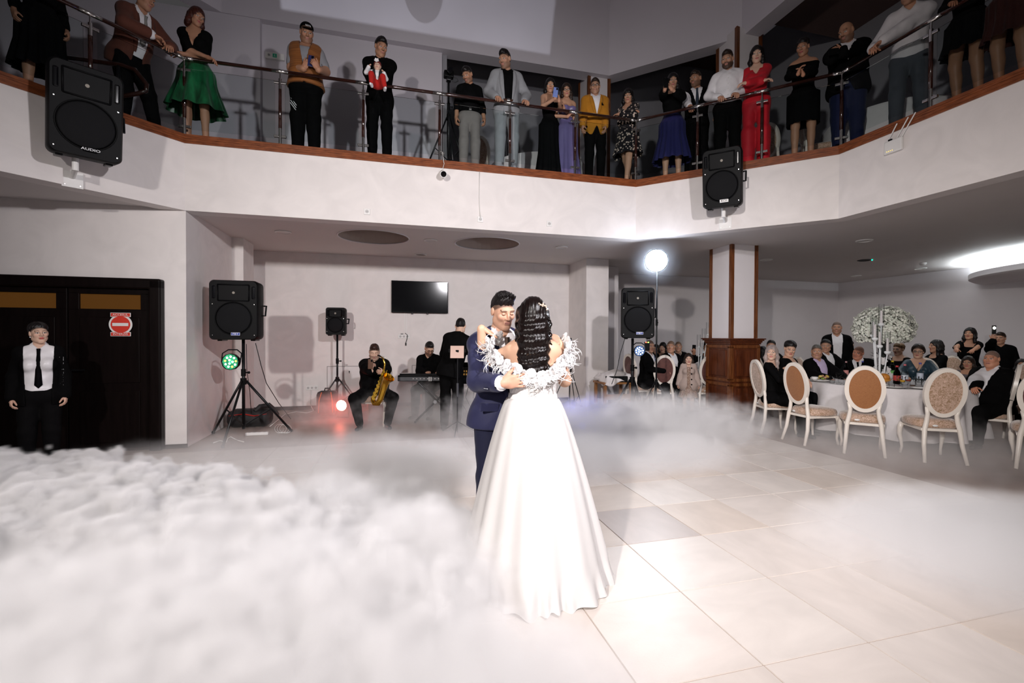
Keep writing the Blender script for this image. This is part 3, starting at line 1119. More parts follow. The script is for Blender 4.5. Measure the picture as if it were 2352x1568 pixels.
    # ---- clothes
    def crease(s, D, X, Y, Z, amp=0.0035):
        ph = s.loc.x * 3.7 + s.loc.y
        q = Z + 0.35 * np.sin(X * 9 + ph) * 0.2 + Y * 0.4
        w = np.sin(q * 38 + 2.2 * np.sin(X * 13 + Y * 11 + ph)) * (0.5 + 0.5 * np.sin(Z * 9 + X * 14 + ph * 2))
        w = w + 0.5 * np.sin(X * 55 - Z * 22 + 2 * np.sin(Z * 17 + Y * 20 + ph))
        return D + amp * 0.62 * w

    def vcut(s, D, X, Y, Z, w, zb, w0=0.0, ztop=1.47, y0=0.0, k=1.0):
        x, y, z = s.invT(X, Y, Z)
        wid = w0 + np.clip((z - zb) / (ztop - zb), 0, 1.6) ** k * (w - w0)
        if w0 <= 0:
            wid = np.where(z > zb, wid, -0.2)
        e = np.maximum(np.abs(x) - wid, y - y0)
        return np.maximum(D, -e)

    def shirt(s, m, sleeve=0.93, hem=0.93, e=0.011, collar=True, v=None, loose=0.004, name='shirt', tuck=True, strapless=None, amp=0.003, neck=1.475):
        f = Field()
        s.torso(f, e)
        if sleeve is not None:
            for i in (0, 1):
                if sleeve >= 0:
                    s.arm(f, i, e, sleeve, loose=loose)
                else:
                    a = s.sh[i] + (s.el[i] - s.sh[i]) * (1 + sleeve)
                    f.cap(s.sh[i], a, 0.062 if s.sex == 'm' else 0.052, 0.06 if s.sex == 'm' else 0.05, 0.03, infl=e)
        if collar:
            up = unit(s.hc - s.nb)
            f.cap(s.nb + s.Rt @ np.array([0, 0.008, -0.02]), s.nb + up * 0.028 + s.Rt @ np.array([0, 0.008, 0]), 0.058 if s.sex == 'm' else 0.052, 0.056 if s.sex == 'm' else 0.05, 0.015, infl=0.006 + s.g * .25)

        def cut(D, X, Y, Z):
            D = s.crease(D, X, Y, Z, amp)
            x, y, z = s.invT(X, Y, Z)
            D = np.maximum(D, hem - z)
            if collar:
                e2 = np.maximum(np.abs(x) - np.clip((z - 1.445) * 0.9, -0.02, 0.05), y + 0.0)
                D = np.maximum(D, -np.where(z > 1.445, e2, 1.0))
            if not collar:
                D = np.maximum(D, z - neck - 0.06 * np.clip(y / 0.1, -0.6, 0.6) * 0 - 0.4 * np.abs(x) * 0)
                r = np.sqrt((x / 0.085) ** 2 + ((y + 0.02) / 0.09) ** 2)
                D = np.where(z > 1.40, np.maximum(D, (1 - r) * 0.085), D)
            if strapless is not None:
                D = np.maximum(D, z - strapless)
            if v is not None:
                D = s.vcut(D, X, Y, Z, v[0], v[1])
            return D
        V, Q = f.mesh(s.h, cut)
        o = s.out(name, V, Q, m)
        s.fs = f
        return o

    def jacket(s, m, v=(0.085, 1.05), open_w=0.0, hem=0.79, e=0.021, sleeve=0.95, name='jacket', lapel=None, amp=0.003, arms=True, flare=0.0):
        f = Field()
        s.torso(f, e)
        f.ell(s.T(0, 0.01, 0.86), (0.172 + s.g + flare, 0.125 + s.g + flare, 0.2), s.Rt, 0.05, e)
        if arms:
            for i in (0, 1):
                s.arm(f, i, e, sleeve, loose=0.004)
                f.ell(s.sh[i], (0.060, 0.060, 0.058), None, 0.03, e * .6)

        def cut(D, X, Y, Z):
            D = s.crease(D, X, Y, Z, amp)
            x, y, z = s.invT(X, Y, Z)
            D = np.maximum(D, hem - z + np.clip(-y, 0, 0.2) * 0.0)
            D = s.vcut(D, X, Y, Z, v[0], v[1], open_w, y0=-0.01)
            lowv = np.maximum(np.abs(x) - np.clip((0.93 - z) * 0.5, -0.1, 0.12), y)
            D = np.maximum(D, -lowv)
            r = np.sqrt((x / 0.075) ** 2 + ((y + 0.0) / 0.08) ** 2)
            D = np.where(z > 1.43, np.maximum(D, (1 - r) * 0.075), D)
            return D
        V, Q = f.mesh(s.h, cut)
        o = s.out(name, V, Q, m)
        s.fj = f
        if lapel is not None:
            for sg in (1, -1):
                pts = []
                zt, zb = 1.435, v[1] + 0.01
                for t in np.linspace(0, 1, 9):
                    z = zt + (zb - zt) * t
                    w = open_w + np.clip((z - v[1]) / (1.47 - v[1]), 0, 1.6) * (v[0] - open_w)
                    wl = 0.012 + 0.055 * sin(pi * min(1, (1 - t) * 0.9 + 0.02)) ** 0.7 * (1 - t * 0.55)
                    row = []
                    for xx in (w - 0.006, w + wl):
                        y = s.front_y(f, xx, z) - 0.007
                        row.append(s.T(xx * sg, y, z))
                    pts.append(row)
                n = len(pts)
                V = [p[0] for p in pts] + [p[1] for p in pts]
                Vb = [p + s.Rt @ np.array([0, 0.006, 0]) for p in V]
                Q = [(i, i + 1, n + i + 1, n + i) for i in range(n - 1)]
                Q += [(2 * n + i, 3 * n + i, 3 * n + i + 1, 2 * n + i + 1) for i in range(n - 1)]
                Q += [(n + i, n + i + 1, 3 * n + i + 1, 3 * n + i) for i in range(n - 1)] + [(i, 2 * n + i, 2 * n + i + 1, i + 1) for i in range(n - 1)]
                s.out('lapel', np.array(V + Vb), np.array(Q), lapel, parent=None)
        return o

    def front_y(s, f, x, z, back=False):
        ys = np.linspace(-0.34, 0.0, 120) if not back else np.linspace(0.34, 0.0, 120)
        P = np.array([s.T(x, y, z) for y in ys])
        d = f.at(P)
        i = np.argmax(d < 0)
        return ys[i]

    def tie(s, m, zb=1.0, w=0.036, f=None, name='tie'):
        f = f or s.fs
        zs = np.linspace(1.452, zb, 14)
        V, Q = [], []
        for j, z in enumerate(zs):
            t = j / 13
            hw = w * (0.42 if 0 < j < 2 else 0.5) if j < 2 else w * (0.30 + 0.7 * t)
            if j == 13:
                hw = 0.004
            y = s.front_y(f, 0.0, min(z, 1.43)) - 0.010 - (0.008 if j < 2 else 0)
            for (x, yo) in ((-hw, 0.004), (0, -0.003), (hw, 0.004), (0, 0.008)):
                V.append(s.T(x, y + yo, z))
        for j in range(13):
            for k in range(4):
                k2 = (k + 1) % 4
                Q.append((j * 4 + k, j * 4 + k2, j * 4 + 4 + k2, j * 4 + 4 + k))
        return s.out(name, np.array(V), np.array(Q), m)

    def trousers(s, m, e=0.013, t=0.97, loose=0.010, waist=1.03, name='trousers', amp=0.004):
        f = Field()
        f.ell(s.T(0, 0.01, 0.93), (0.163 + s.g * .8, 0.118 + s.g * .9, 0.13), s.Rt, 0.05, e)
        f.ell(s.pel + np.array([0, 0.01, -0.05]), (0.155 + s.g * .6, 0.118 + s.g * .5, 0.10), None, 0.05, e)
        for i in (0, 1):
            s.leg(f, i, e, t, loose)

        def cut(D, X, Y, Z):
            D = s.crease(D, X, Y, Z, amp)
            x, y, z = s.invT(X, Y, Z)
            return np.where(y > -0.20 - s.g * 1.5, np.maximum(D, z - waist), D)
        V, Q = f.mesh(s.h, cut)
        s.ft = f
        return s.out(name, V, Q, m)

    def belt(s, m, z=1.0, f=None):
        f = Field()
        s.torso(f, 0.020)

        def cut(D, X, Y, Z):
            x, y, zz = s.invT(X, Y, Z)
            return np.maximum(D, np.abs(zz - z) - 0.018)
        V, Q = f.mesh(0.009, cut, lo=s.pel - np.array([0.3, 0.3, 0.15]), hi=s.pel + np.array([0.3, 0.3, 0.2]))
        b = s.out('belt', V, Q, m)
        y = s.front_y(f, 0, z)
        mb = MB(); mb.rbox(Vector(s.T(0, y - 0.006, z)) * s.k, (0.045 * s.k, 0.012, 0.034 * s.k), 0.003)
        mb.build('buckle', STEEL, s.root)
        return b

    def shoes(s, m, heel=0.0):
        for i in (0, 1):
            f = Field(); s.foot(f, i, 0.008, heel)
            an = s.an[i]
            V, Q = f.mesh(0.009, lambda D, X, Y, Z: np.maximum(np.maximum(D, Z - (an[2] - 0.005)), 0.006 - Z) if an[2] < 0.2 else np.maximum(D, Z - an[2] + .005))
            s.out('shoe', V, Q, m)
            if heel > 0.01:
                d = s.fd[i]
                mb = MB(); mb.cyl(Vector((an - d * 0.04 + np.array([0, 0, -0.04])) * s.k), Vector((an - d * 0.045 + np.array([0, 0, -an[2] + .004])) * s.k), 0.016, 0.006, 8)
                mb.build('heel', m, s.root)

    def skirt(s, m, z0=1.04, z1=0.45, r0=(0.135, 0.105), r1=(0.30, 0.26), pleats=14, amp=0.02, name='skirt', n=112, rows=18, pw=1.0, shift=(0, 0), wav=0.0):
        V, Q = [], []
        for j in range(rows + 1):
            t = j / rows
            z = z0 + (z1 - z0) * t
            tt = t ** pw
            hipb = 0.035 * exp(-((z - 0.93) / 0.10) ** 2)
            for k in range(n):
                a = 2 * pi * k / n
                lo_ = 1.0 if z < .97 else 0.0
                pl = amp * tt * sin(pleats * a + 0.9 * sin(3 * a)) + wav * tt * sin(5 * a + 2.0)
                rx = max(r0[0] + (r1[0] - r0[0]) * tt + hipb, .208 * lo_) + pl
                ry = max(r0[1] + (r1[1] - r0[1]) * tt + hipb * .7, .160 * lo_) + pl
                cx, cy = s.pel[0] + shift[0] * t, s.pel[1] + 0.005 + shift[1] * t
                V.append((cx + rx * cos(a), cy + ry * sin(a), z + (0.004 * sin(pleats * a) if j == rows else 0)))
        for j in range(rows):
            for k in range(n):
                k2 = (k + 1) % n
                Q.append((j * n + k2, j * n + k, (j + 1) * n + k, (j + 1) * n + k2))
        V = np.array(V)
        q = np.stack([(V[:, 0] - s.pel[0]), (V[:, 1] - s.pel[1]), V[:, 2]], 1)
        q[:, :2] = q[:, :2] @ s.Rp[:2, :2].T
        V = np.stack([q[:, 0] + s.pel[0], q[:, 1] + s.pel[1], q[:, 2]], 1)
        return s.out(name, V, np.array(Q), m)

    # ---- hair
    def hair(s, m, style='short', thick=0.010, length=0.3, top=0.0, name='hair', side=1, vol=1.0):
        f = Field()
        hs, R = s.hs, s.Rh
        E = lambda c, r, k=0.02: f.ell(s.H(*c), np.array(r) * hs, R, k)
        K = lambda a, b, ra, rb=None, k=0.03: f.cap(s.H(*a), s.H(*b), ra * hs, (rb if rb is not None else ra) * hs, k)
        side_t = thick if style != 'fade' else thick * 0.35
        E((0, 0.016, 0.034), (0.074 + side_t, 0.094 + thick, 0.088 + thick))
        if style in ('short', 'fade') and top:
            E((0, -0.01, 0.075 + top * .5), (0.056, 0.082, 0.045 + top), 0.03)
        if style == 'fringe':
            E((0.0, -0.055, 0.075), (0.062, 0.045, 0.035), 0.02)
        if style == 'bun':
            E((0, 0.03, 0.06), (0.083, 0.10, 0.075), 0.03); E((0, 0.10, 0.05), (0.055, 0.045, 0.05), 0.02)
        if style == 'updo':
            E((0, 0.035, 0.075), (0.085, 0.095, 0.07), 0.03)
        if style == 'bushy':
            E((0, 0.02, 0.045), (0.095, 0.108, 0.10), 0.03)
            for sg in (1, -1):
                E((0.07 * sg, 0.025, 0.0), (0.035, 0.06, 0.06), 0.02)
        if style in ('long', 'bob', 'longfringe'):
            L = length
            w = 0.064 * vol
            for sg in (1, -1):
                K((0.066 * sg, 0.01, 0.03), (0.078 * sg * vol, 0.0, -0.08), 0.028, 0.034)
                K((0.078 * sg * vol, 0.0, -0.08), (0.085 * sg * vol, -0.015 if L > .2 else 0.0, -L), 0.036, 0.026)
            K((0, 0.075, 0.0), (0, 0.085, -L), 0.055, 0.05)
            K((0.045, 0.06, 0.0), (0.055, 0.065, -L), 0.05, 0.04)
            K((-0.045, 0.06, 0.0), (-0.055, 0.065, -L), 0.05, 0.04)
            if style == 'longfringe':
                E((0.0, -0.055, 0.062), (0.060, 0.042, 0.038), 0.02)

        def cut(D, X, Y, Z):
            a, b, c = X - s.hc[0], Y - s.hc[1], Z - s.hc[2]
            x = (a * R[0, 0] + b * R[1, 0] + c * R[2, 0]) / hs
            y = (a * R[0, 1] + b * R[1, 1] + c * R[2, 1]) / hs
            z = (a * R[0, 2] + b * R[1, 2] + c * R[2, 2]) / hs
            D = D + 0.0026 * np.sin(x * 150 + 5 * np.sin(z * 25)) * np.sin(y * 130 + z * 40) + 0.002 * np.sin(x * 61 + y * 47)
            if style in ('short', 'fade', 'fringe', 'bun', 'updo', 'bushy'):
                lim = 0.013 if style != 'fringe' else -0.004
                hl = z * 0.8 + y * 0.62 - lim + 0.004 * np.sin(x * 120 + y * 60) + 0.003 * np.sin(x * 260) - 0.9 * np.clip(np.abs(x) - 0.052, 0, 1) * (y < -0.02) * (z > 0.02) + np.clip(0.02 - z, 0, .08) * 0.5 * (y > -0.03)
                if style == 'bushy':
                    hl = z * 0.5 + y * 0.75 + 0.005
                # keep ears free
                ear = np.sqrt(((np.abs(x) - 0.085) / 0.03) ** 2 + ((y - 0.008) / 0.030) ** 2 + ((z + 0.004) / 0.036) ** 2)
                D = np.maximum(D + np.clip(0.030 - hl, 0, 0.03) * 0.32, -hl)
                D = np.maximum(D, (1 - ear) * 0.03) if style != 'bushy' else D
                D = np.maximum(D, -0.075 - z)
            else:
                fz = np.sqrt((x / 0.059) ** 2 + ((y + 0.105) / 0.085) ** 2 + ((z + 0.035) / (0.105 if style != 'longfringe' else 0.088)) ** 2)
                D = np.maximum(D, (1 - fz) * 0.055)
                D = D + np.where(z < -0.05, 0.004 * np.sin(z * 60 + x * 20) * vol, 0)
                nk = np.sqrt((x / 0.05) ** 2 + ((y - 0.0) / 0.055) ** 2)
                D = np.where(z < -0.10, np.maximum(D, (1 - nk) * 0.04), D)
            return D
        V, Q = f.mesh(s.hh * 1.15, cut)
        return s.out(name, V, Q, m)

    def glasses(s):
        mb = MB()
        for sg in (1, -1):
            c = [s.H(0.032 * sg + 0.022 * cos(a), -0.100, 0.005 + 0.017 * sin(a)) for a in np.linspace(0, 2 * pi, 17)]
            mb.tube([Vector(p) * s.k for p in c], 0.0022, 5, caps=False)
            mb.tube([Vector(s.H(0.054 * sg, -0.098, 0.010)) * s.k, Vector(s.H(0.080 * sg, -0.02, 0.010)) * s.k, Vector(s.H(0.080 * sg, 0.02, 0.004)) * s.k], 0.0022, 5)
        mb.tube([Vector(s.H(-0.010, -0.104, 0.008)) * s.k, Vector(s.H(0.010, -0.104, 0.008)) * s.k], 0.0022, 5)
        mb.build('glasses', BLACKG, s.root)

    def palm_point(s, i, d=0.075, n=0.03):
        """world point just off the palm of hand i, and its frame in world axes"""
        a, nn, t = s.hand_frame(i)
        p = Vector((s.wr[i] + a * d + nn * n) * s.k)
        Rz = Matrix.Rotation(s.yaw, 3, 'Z')
        return s.loc + Rz @ p, Rz @ Vector(a), Rz @ Vector(nn), Rz @ Vector(t)
# ------------------------------------------------------------------ builders for furniture and equipment
def thin_glass(name, tint=(0.94, 0.97, 0.96), gloss=0.10, rough=0.02):
    if name in MATS:
        return MATS[name]
    m = bpy.data.materials.new(name)
    m.use_nodes = True
    nt = m.node_tree
    nt.nodes.clear()
    tr = nt.nodes.new('ShaderNodeBsdfTransparent'); tr.inputs[0].default_value = tint + (1,)
    gl = nt.nodes.new('ShaderNodeBsdfGlossy'); gl.inputs['Roughness'].default_value = rough
    fr = nt.nodes.new('ShaderNodeLayerWeight'); fr.inputs[0].default_value = gloss
    mx = nt.nodes.new('ShaderNodeMixShader'); out = nt.nodes.new('ShaderNodeOutputMaterial')
    nt.links.new(fr.outputs['Fresnel'], mx.inputs[0]); nt.links.new(tr.outputs[0], mx.inputs[1]); nt.links.new(gl.outputs[0], mx.inputs[2])
    nt.links.new(mx.outputs[0], out.inputs[0])
    MATS[name] = m
    return m


def text_obj(name, body, size, loc, R, mt, parent, depth=0.0008, align='CENTER', sx=1.0):
    """flat lettering turned into a mesh"""
    cu = bpy.data.curves.new(name, 'FONT')
    cu.body = body; cu.size = size; cu.align_x = align; cu.align_y = 'CENTER'; cu.extrude = depth
    cu.resolution_u = 3
    tmp = bpy.data.objects.new(name, cu)
    COL.objects.link(tmp)
    me = bpy.data.meshes.new_from_object(tmp.evaluated_get(bpy.context.evaluated_depsgraph_get()))
    bpy.data.objects.remove(tmp)
    me.name = name
    me.materials.clear(); me.materials.append(mt)
    o = bpy.data.objects.new(name, me)
    COL.objects.link(o)
    M4 = R.to_4x4() @ Matrix.Diagonal((sx, 1, 1, 1))
    M4.translation = Vector(loc)
    if parent is not None:
        o.parent = parent
    o.matrix_local = M4 if parent is None else M4
    o.matrix_basis = M4
    return o


FACE = Matrix(((1, 0, 0), (0, 0, -1), (0, 1, 0)))     # text plane standing up, facing -Y
GRILLE = mat('speaker_grille', (0.008, 0.008, 0.009), 0.7, bump=0.4, bscale=420, spec=0.15)
BADGE = mat('blue_badge', (0.02, 0.05, 0.32), 0.3)
BADGEW = mat('badge_white', (0.8, 0.8, 0.82), 0.4)


def rrect(w, h, r, n=6, bulge=0.0):
    P = []
    for cx, cz, a0 in ((w / 2 - r, h - r, 0), (-w / 2 + r, h - r, 90), (-w / 2 + r, r, 180), (w / 2 - r, r, 270)):
        for k in range(n + 1):
            a = radians(a0 + 90 * k / n)
            P.append((cx + r * cos(a), cz + r * sin(a)))
    return [(x, z + bulge * (1 - (2 * x / w) ** 2) * (1 if z > h / 2 else -0.3)) for x, z in P]


def speaker(name, label, loc, rz, w=0.50, h=0.78, d=0.42, tilt=0.0, badge='FBT', group=None, kind='big', roll=0.0, plate=None):
    """moulded loudspeaker: facing -Y, origin at the bottom centre"""
    root = thing(name, label, 'loudspeaker', loc, rz, group)
    root.rotation_euler = Euler((radians(tilt), radians(roll), rz), 'XYZ')
    P = rrect(w, h, 0.07 * h, 6, 0.02)
    n = len(P)
    V, Fc = [], []
    prof = [(-d / 2 + 0.015, 0.95), (-d / 2, 0.93), (-d / 2 + 0.035, 1.0), (d * 0.1, 1.0), (d * 0.30, 0.90), (d / 2, 0.72)]
    prof = [(-d / 2, 0.94), (-d / 2 + 0.03, 1.0), (d * 0.1, 1.0), (d * 0.32, 0.92), (d / 2, 0.70)]
    for (y, s_) in prof:
        for (x, z) in P:
            V.append((x * s_, y, h / 2 + (z - h / 2) * (0.5 + s_ / 2)))
    for j in range(len(prof) - 1):
        for k in range(n):
            Fc.append((j * n + k, j * n + (k + 1) % n, (j + 1) * n + (k + 1) % n, (j + 1) * n + k))
    Fc += [tuple(range(n)), tuple(range(len(V) - 1, len(V) - n - 1, -1))]
    mb = MB(); mb.add(V, Fc); mb.build('cabinet', BLACKP, root, angle=35)
    y0 = -d / 2
    # horn: a recessed mouth with a raised lip
    mb = MB()
    hw, z0, z1 = w * 0.31, h * 0.66, h * 0.93
    lip = [(-hw, z0), (hw, z0), (hw * 1.02, z1), (-hw * 1.02, z1)]
    for k in range(4):
        a, b = lip[k], lip[(k + 1) % 4]
        mb.tube([(a[0], y0 - 0.006, a[1]), (b[0], y0 - 0.006, b[1])], 0.009, 6)
    mb.build('horn_lip', BLACKP, root, smooth=True)
    mb = MB()
    inn = [(-hw * .35, z0 + .06), (hw * .35, z0 + .06), (hw * .35, z1 - .06), (-hw * .35, z1 - .06)]
    vs = [(x, y0 - 0.004, z) for x, z in lip] + [(x, y0 + 0.06, z) for x, z in inn]
    mb.add([(x, y0 - 0.0015, z) for x, z in lip], [(0, 1, 2, 3)])
    mb.build('horn_mouth', BLACKP, root)
    mb = MB(); mb.lathe([(0.0, -0.012), (0.012, -0.010), (0.017, 0.0)], (0, y0 - 0.004, (z0 + z1) / 2), 12, Matrix.Rotation(pi / 2, 3, 'X')); mb.build('horn_driver', mat('driver_grey', (0.25, 0.22, 0.18), 0.5), root)
    # woofer grille
    mb = MB()
    zr, rr = h * 0.36, min(w * 0.40, h * 0.27)
    Rx = Matrix.Rotation(-pi / 2, 3, 'X')
    mb.lathe([(0.0, 0.022), (rr * .5, 0.018), (rr * .92, 0.008), (rr, 0.0)], (0, y0, zr), 36, Matrix.Rotation(pi / 2, 3, 'X'))
    mb.build('woofer_grille', GRILLE, root, smooth=True)
    mb = MB()
    mb.tube([(rr * 1.03 * cos(a), y0 - 0.004, zr + rr * 1.03 * sin(a)) for a in np.linspace(0, 2 * pi, 37)], 0.006, 6, caps=False)
    mb.build('grille_ring', BLACKP, root, smooth=True)
    for sg in (-1, 1):
        mb = MB(); mb.rbox((sg * w * 0.40, y0 + 0.004, h * 0.80), (0.045, 0.03, h * 0.22), 0.018); mb.build('port', BLACKG, root)
        mb = MB(); mb.rbox((sg * w * 0.34, 0, -0.008), (0.06, d * 0.5, 0.025), 0.008); mb.build('foot', BLACKM, root)
    mb = MB()
    mb.tube([(w * 0.5, -0.02, h * 0.42), (w * 0.5 + .035, 0, h * 0.42), (w * 0.5 + .035, 0.06, h * 0.60), (w * 0.5, 0.08, h * 0.60)], 0.012, 6)
    mb.build('handle', BLACKM, root)
    for sx in (-1, 1):
        for z in (0.06, h * 0.60):
            mb = MB(); mb.cyl((sx * w * 0.42, y0 - 0.004, z), (sx * w * 0.42, y0 + 0.01, z), 0.006, n=8); mb.build('screw', STEEL, root)
    if badge:
        bw = 0.105
        mb = MB(); mb.rbox((0.03, y0 - 0.024, h * 0.095), (bw, 0.008, 0.036), 0.003); bd = mb.build('badge', plate or BADGE, root)
        if plate is not BLACKP:
            mb = MB()
            for (cx, cz, sx, sz) in ((0, .0185, bw, .003), (0, -.0185, bw, .003), (-bw / 2, 0, .003, .037), (bw / 2, 0, .003, .037)):
                mb.box((0.03 + cx, y0 - 0.0285, h * 0.095 + cz), (sx, 0.002, sz))
            mb.build('badge_edge', BADGEW, bd)
        text_obj('lettering', badge, 0.034, (0.03, y0 - 0.0290, h * 0.095), FACE, BADGEW if plate is None or plate is BLACKP else BLACKG, bd, sx=1.35)
    return root


def tripod_stand(name, label, loc, rz, top, hub=0.85, rad=0.55, r=0.018, cat='stand', group=None, mt=None, legs_z=0.02):
    mt = mt or BLACKM
    root = thing(name, label, cat, loc, rz, group)
    mb = MB(); mb.cyl((0, 0, 0.12), (0, 0, top), r, n=12); mb.build('pole', mt, root, smooth=True)
    mb = MB(); mb.cyl((0, 0, top * 0.62), (0, 0, top * .62 + 0.10), r * 1.5, n=12); mb.build('collar', BLACKP, root)
    mb = MB(); mb.cyl((0, 0, hub - 0.05), (0, 0, hub + 0.04), r * 1.9, n=12); mb.build('hub', BLACKP, root)
    mb = MB(); mb.cyl((0, 0, top * 0.62 + .05), (r * 3.2, 0, top * .62 + .05), r * .5, n=8); mb.ball((r * 3.4, 0, top * .62 + .05), r * .9, 8, 6); mb.build('knob', BLACKP, root)
    for k in range(3):
        a = 2 * pi * k / 3 - pi / 2
        c, s_ = cos(a), sin(a)
        mb = MB(); mb.tube([(c * r * 1.6, s_ * r * 1.6, hub), (c * rad, s_ * rad, legs_z)], r * 0.8, 8)
        lg = mb.build('leg', mt, root, smooth=True)
        mb = MB(); mb.ball((c * rad, s_ * rad, legs_z), r * 1.15, 8, 6); mb.build('rubber_foot', BLACKP, lg)
        mb = MB(); mb.tube([(0, 0, 0.17), (c * rad * .55, s_ * rad * .55, hub + (legs_z - hub) * .55)], r * 0.5, 6); mb.build('brace', mt, root)
    return root


def par_light(label, loc, rz, color, tilt=0, power=6.0, r=0.095, color2=None, group='led par lights'):
    """round LED par can facing -Y"""
    root = thing('par_light', label, 'stage light', loc, rz, group)
    root.rotation_euler = Euler((radians(tilt), 0, rz), 'XYZ')
    Rx = Matrix.Rotation(pi / 2, 3, 'X')
    mb = MB(); mb.lathe([(r * .5, -0.10), (r * .85, -0.08), (r, -0.03), (r, 0.03), (r * .96, 0.03), (r * .94, 0.012)], (0, 0, 0), 12, Rx); mb.build('housing', BLACKP, root, angle=30)
    mb = MB(); mb.lathe([(0.0, 0.012), (r * .94, 0.012)], (0, 0, 0), 24, Rx)
    mb.build('lens_plate', mat('lens_plate_' + label.split()[4], tuple(0.1 * k for k in color), 0.4, emit=color, estr=0.6), root)
    em = mat('led_glow_' + label.split()[4], color, 0.4, emit=tuple(0.45 * k + 0.55 for k in color), estr=9.0)
    em2 = mat('led_warm_' + label.split()[4], color2 or color, 0.4, emit=color2 or color, estr=5.0)
    pts = [(0.62, 360 * k / 9 + 8) for k in range(9)] + [(0.24, 360 * k / 3) for k in range(3)]
    for q, (rr, a) in enumerate(pts):
        mb = MB(); mb.ball((r * rr * cos(radians(a)), -0.014, r * rr * sin(radians(a))), (r * .125, 0.006, r * .125), 10, 6)
        mb.build('led', em2 if (color2 and q in (0, 4, 7)) else em, root, smooth=True)
    mb = MB()
    mb.tube([(-r * 1.08, -0.0, 0), (-r * 1.1, 0.03, r * 1.0), (-r * .5, 0.05, r * 1.45), (r * .5, 0.05, r * 1.45), (r * 1.1, 0.03, r * 1.0), (r * 1.08, 0, 0)], 0.009, 6)
    mb.build('yoke', BLACKM, root)
    l = lamp('par_beam', 'SPOT', (0, -0.03, 0), (0, -1, 0), power, color, 0.05, 75, 0.8)
    l.rotation_euler = (radians(90), 0, 0)
    l.parent = root
    return root


# ---- the oval-backed banquet chair
CREAM = mat('cream_lacquer', (0.78, 0.71, 0.635), 0.3, var=0.03)
VELVET = mat('crushed_velvet', (0.66, 0.46, 0.37), 0.55, color2=(0.26, 0.155, 0.07), vscale=30, sheen=0.5, dist=2.5, bump=0.1, bscale=60, detail=6)
VELVET2 = mat('brown_velvet', (0.33, 0.135, 0.042), 0.6, color2=(0.26, 0.095, 0.028), vscale=60, stretch=(1, 1, 3), sheen=0.3, bump=0.05)
VELVET3 = mat('plum_velvet', (0.125, 0.045, 0.035), 0.6, color2=(0.085, 0.028, 0.024), vscale=20, sheen=0.3, bump=0.05)


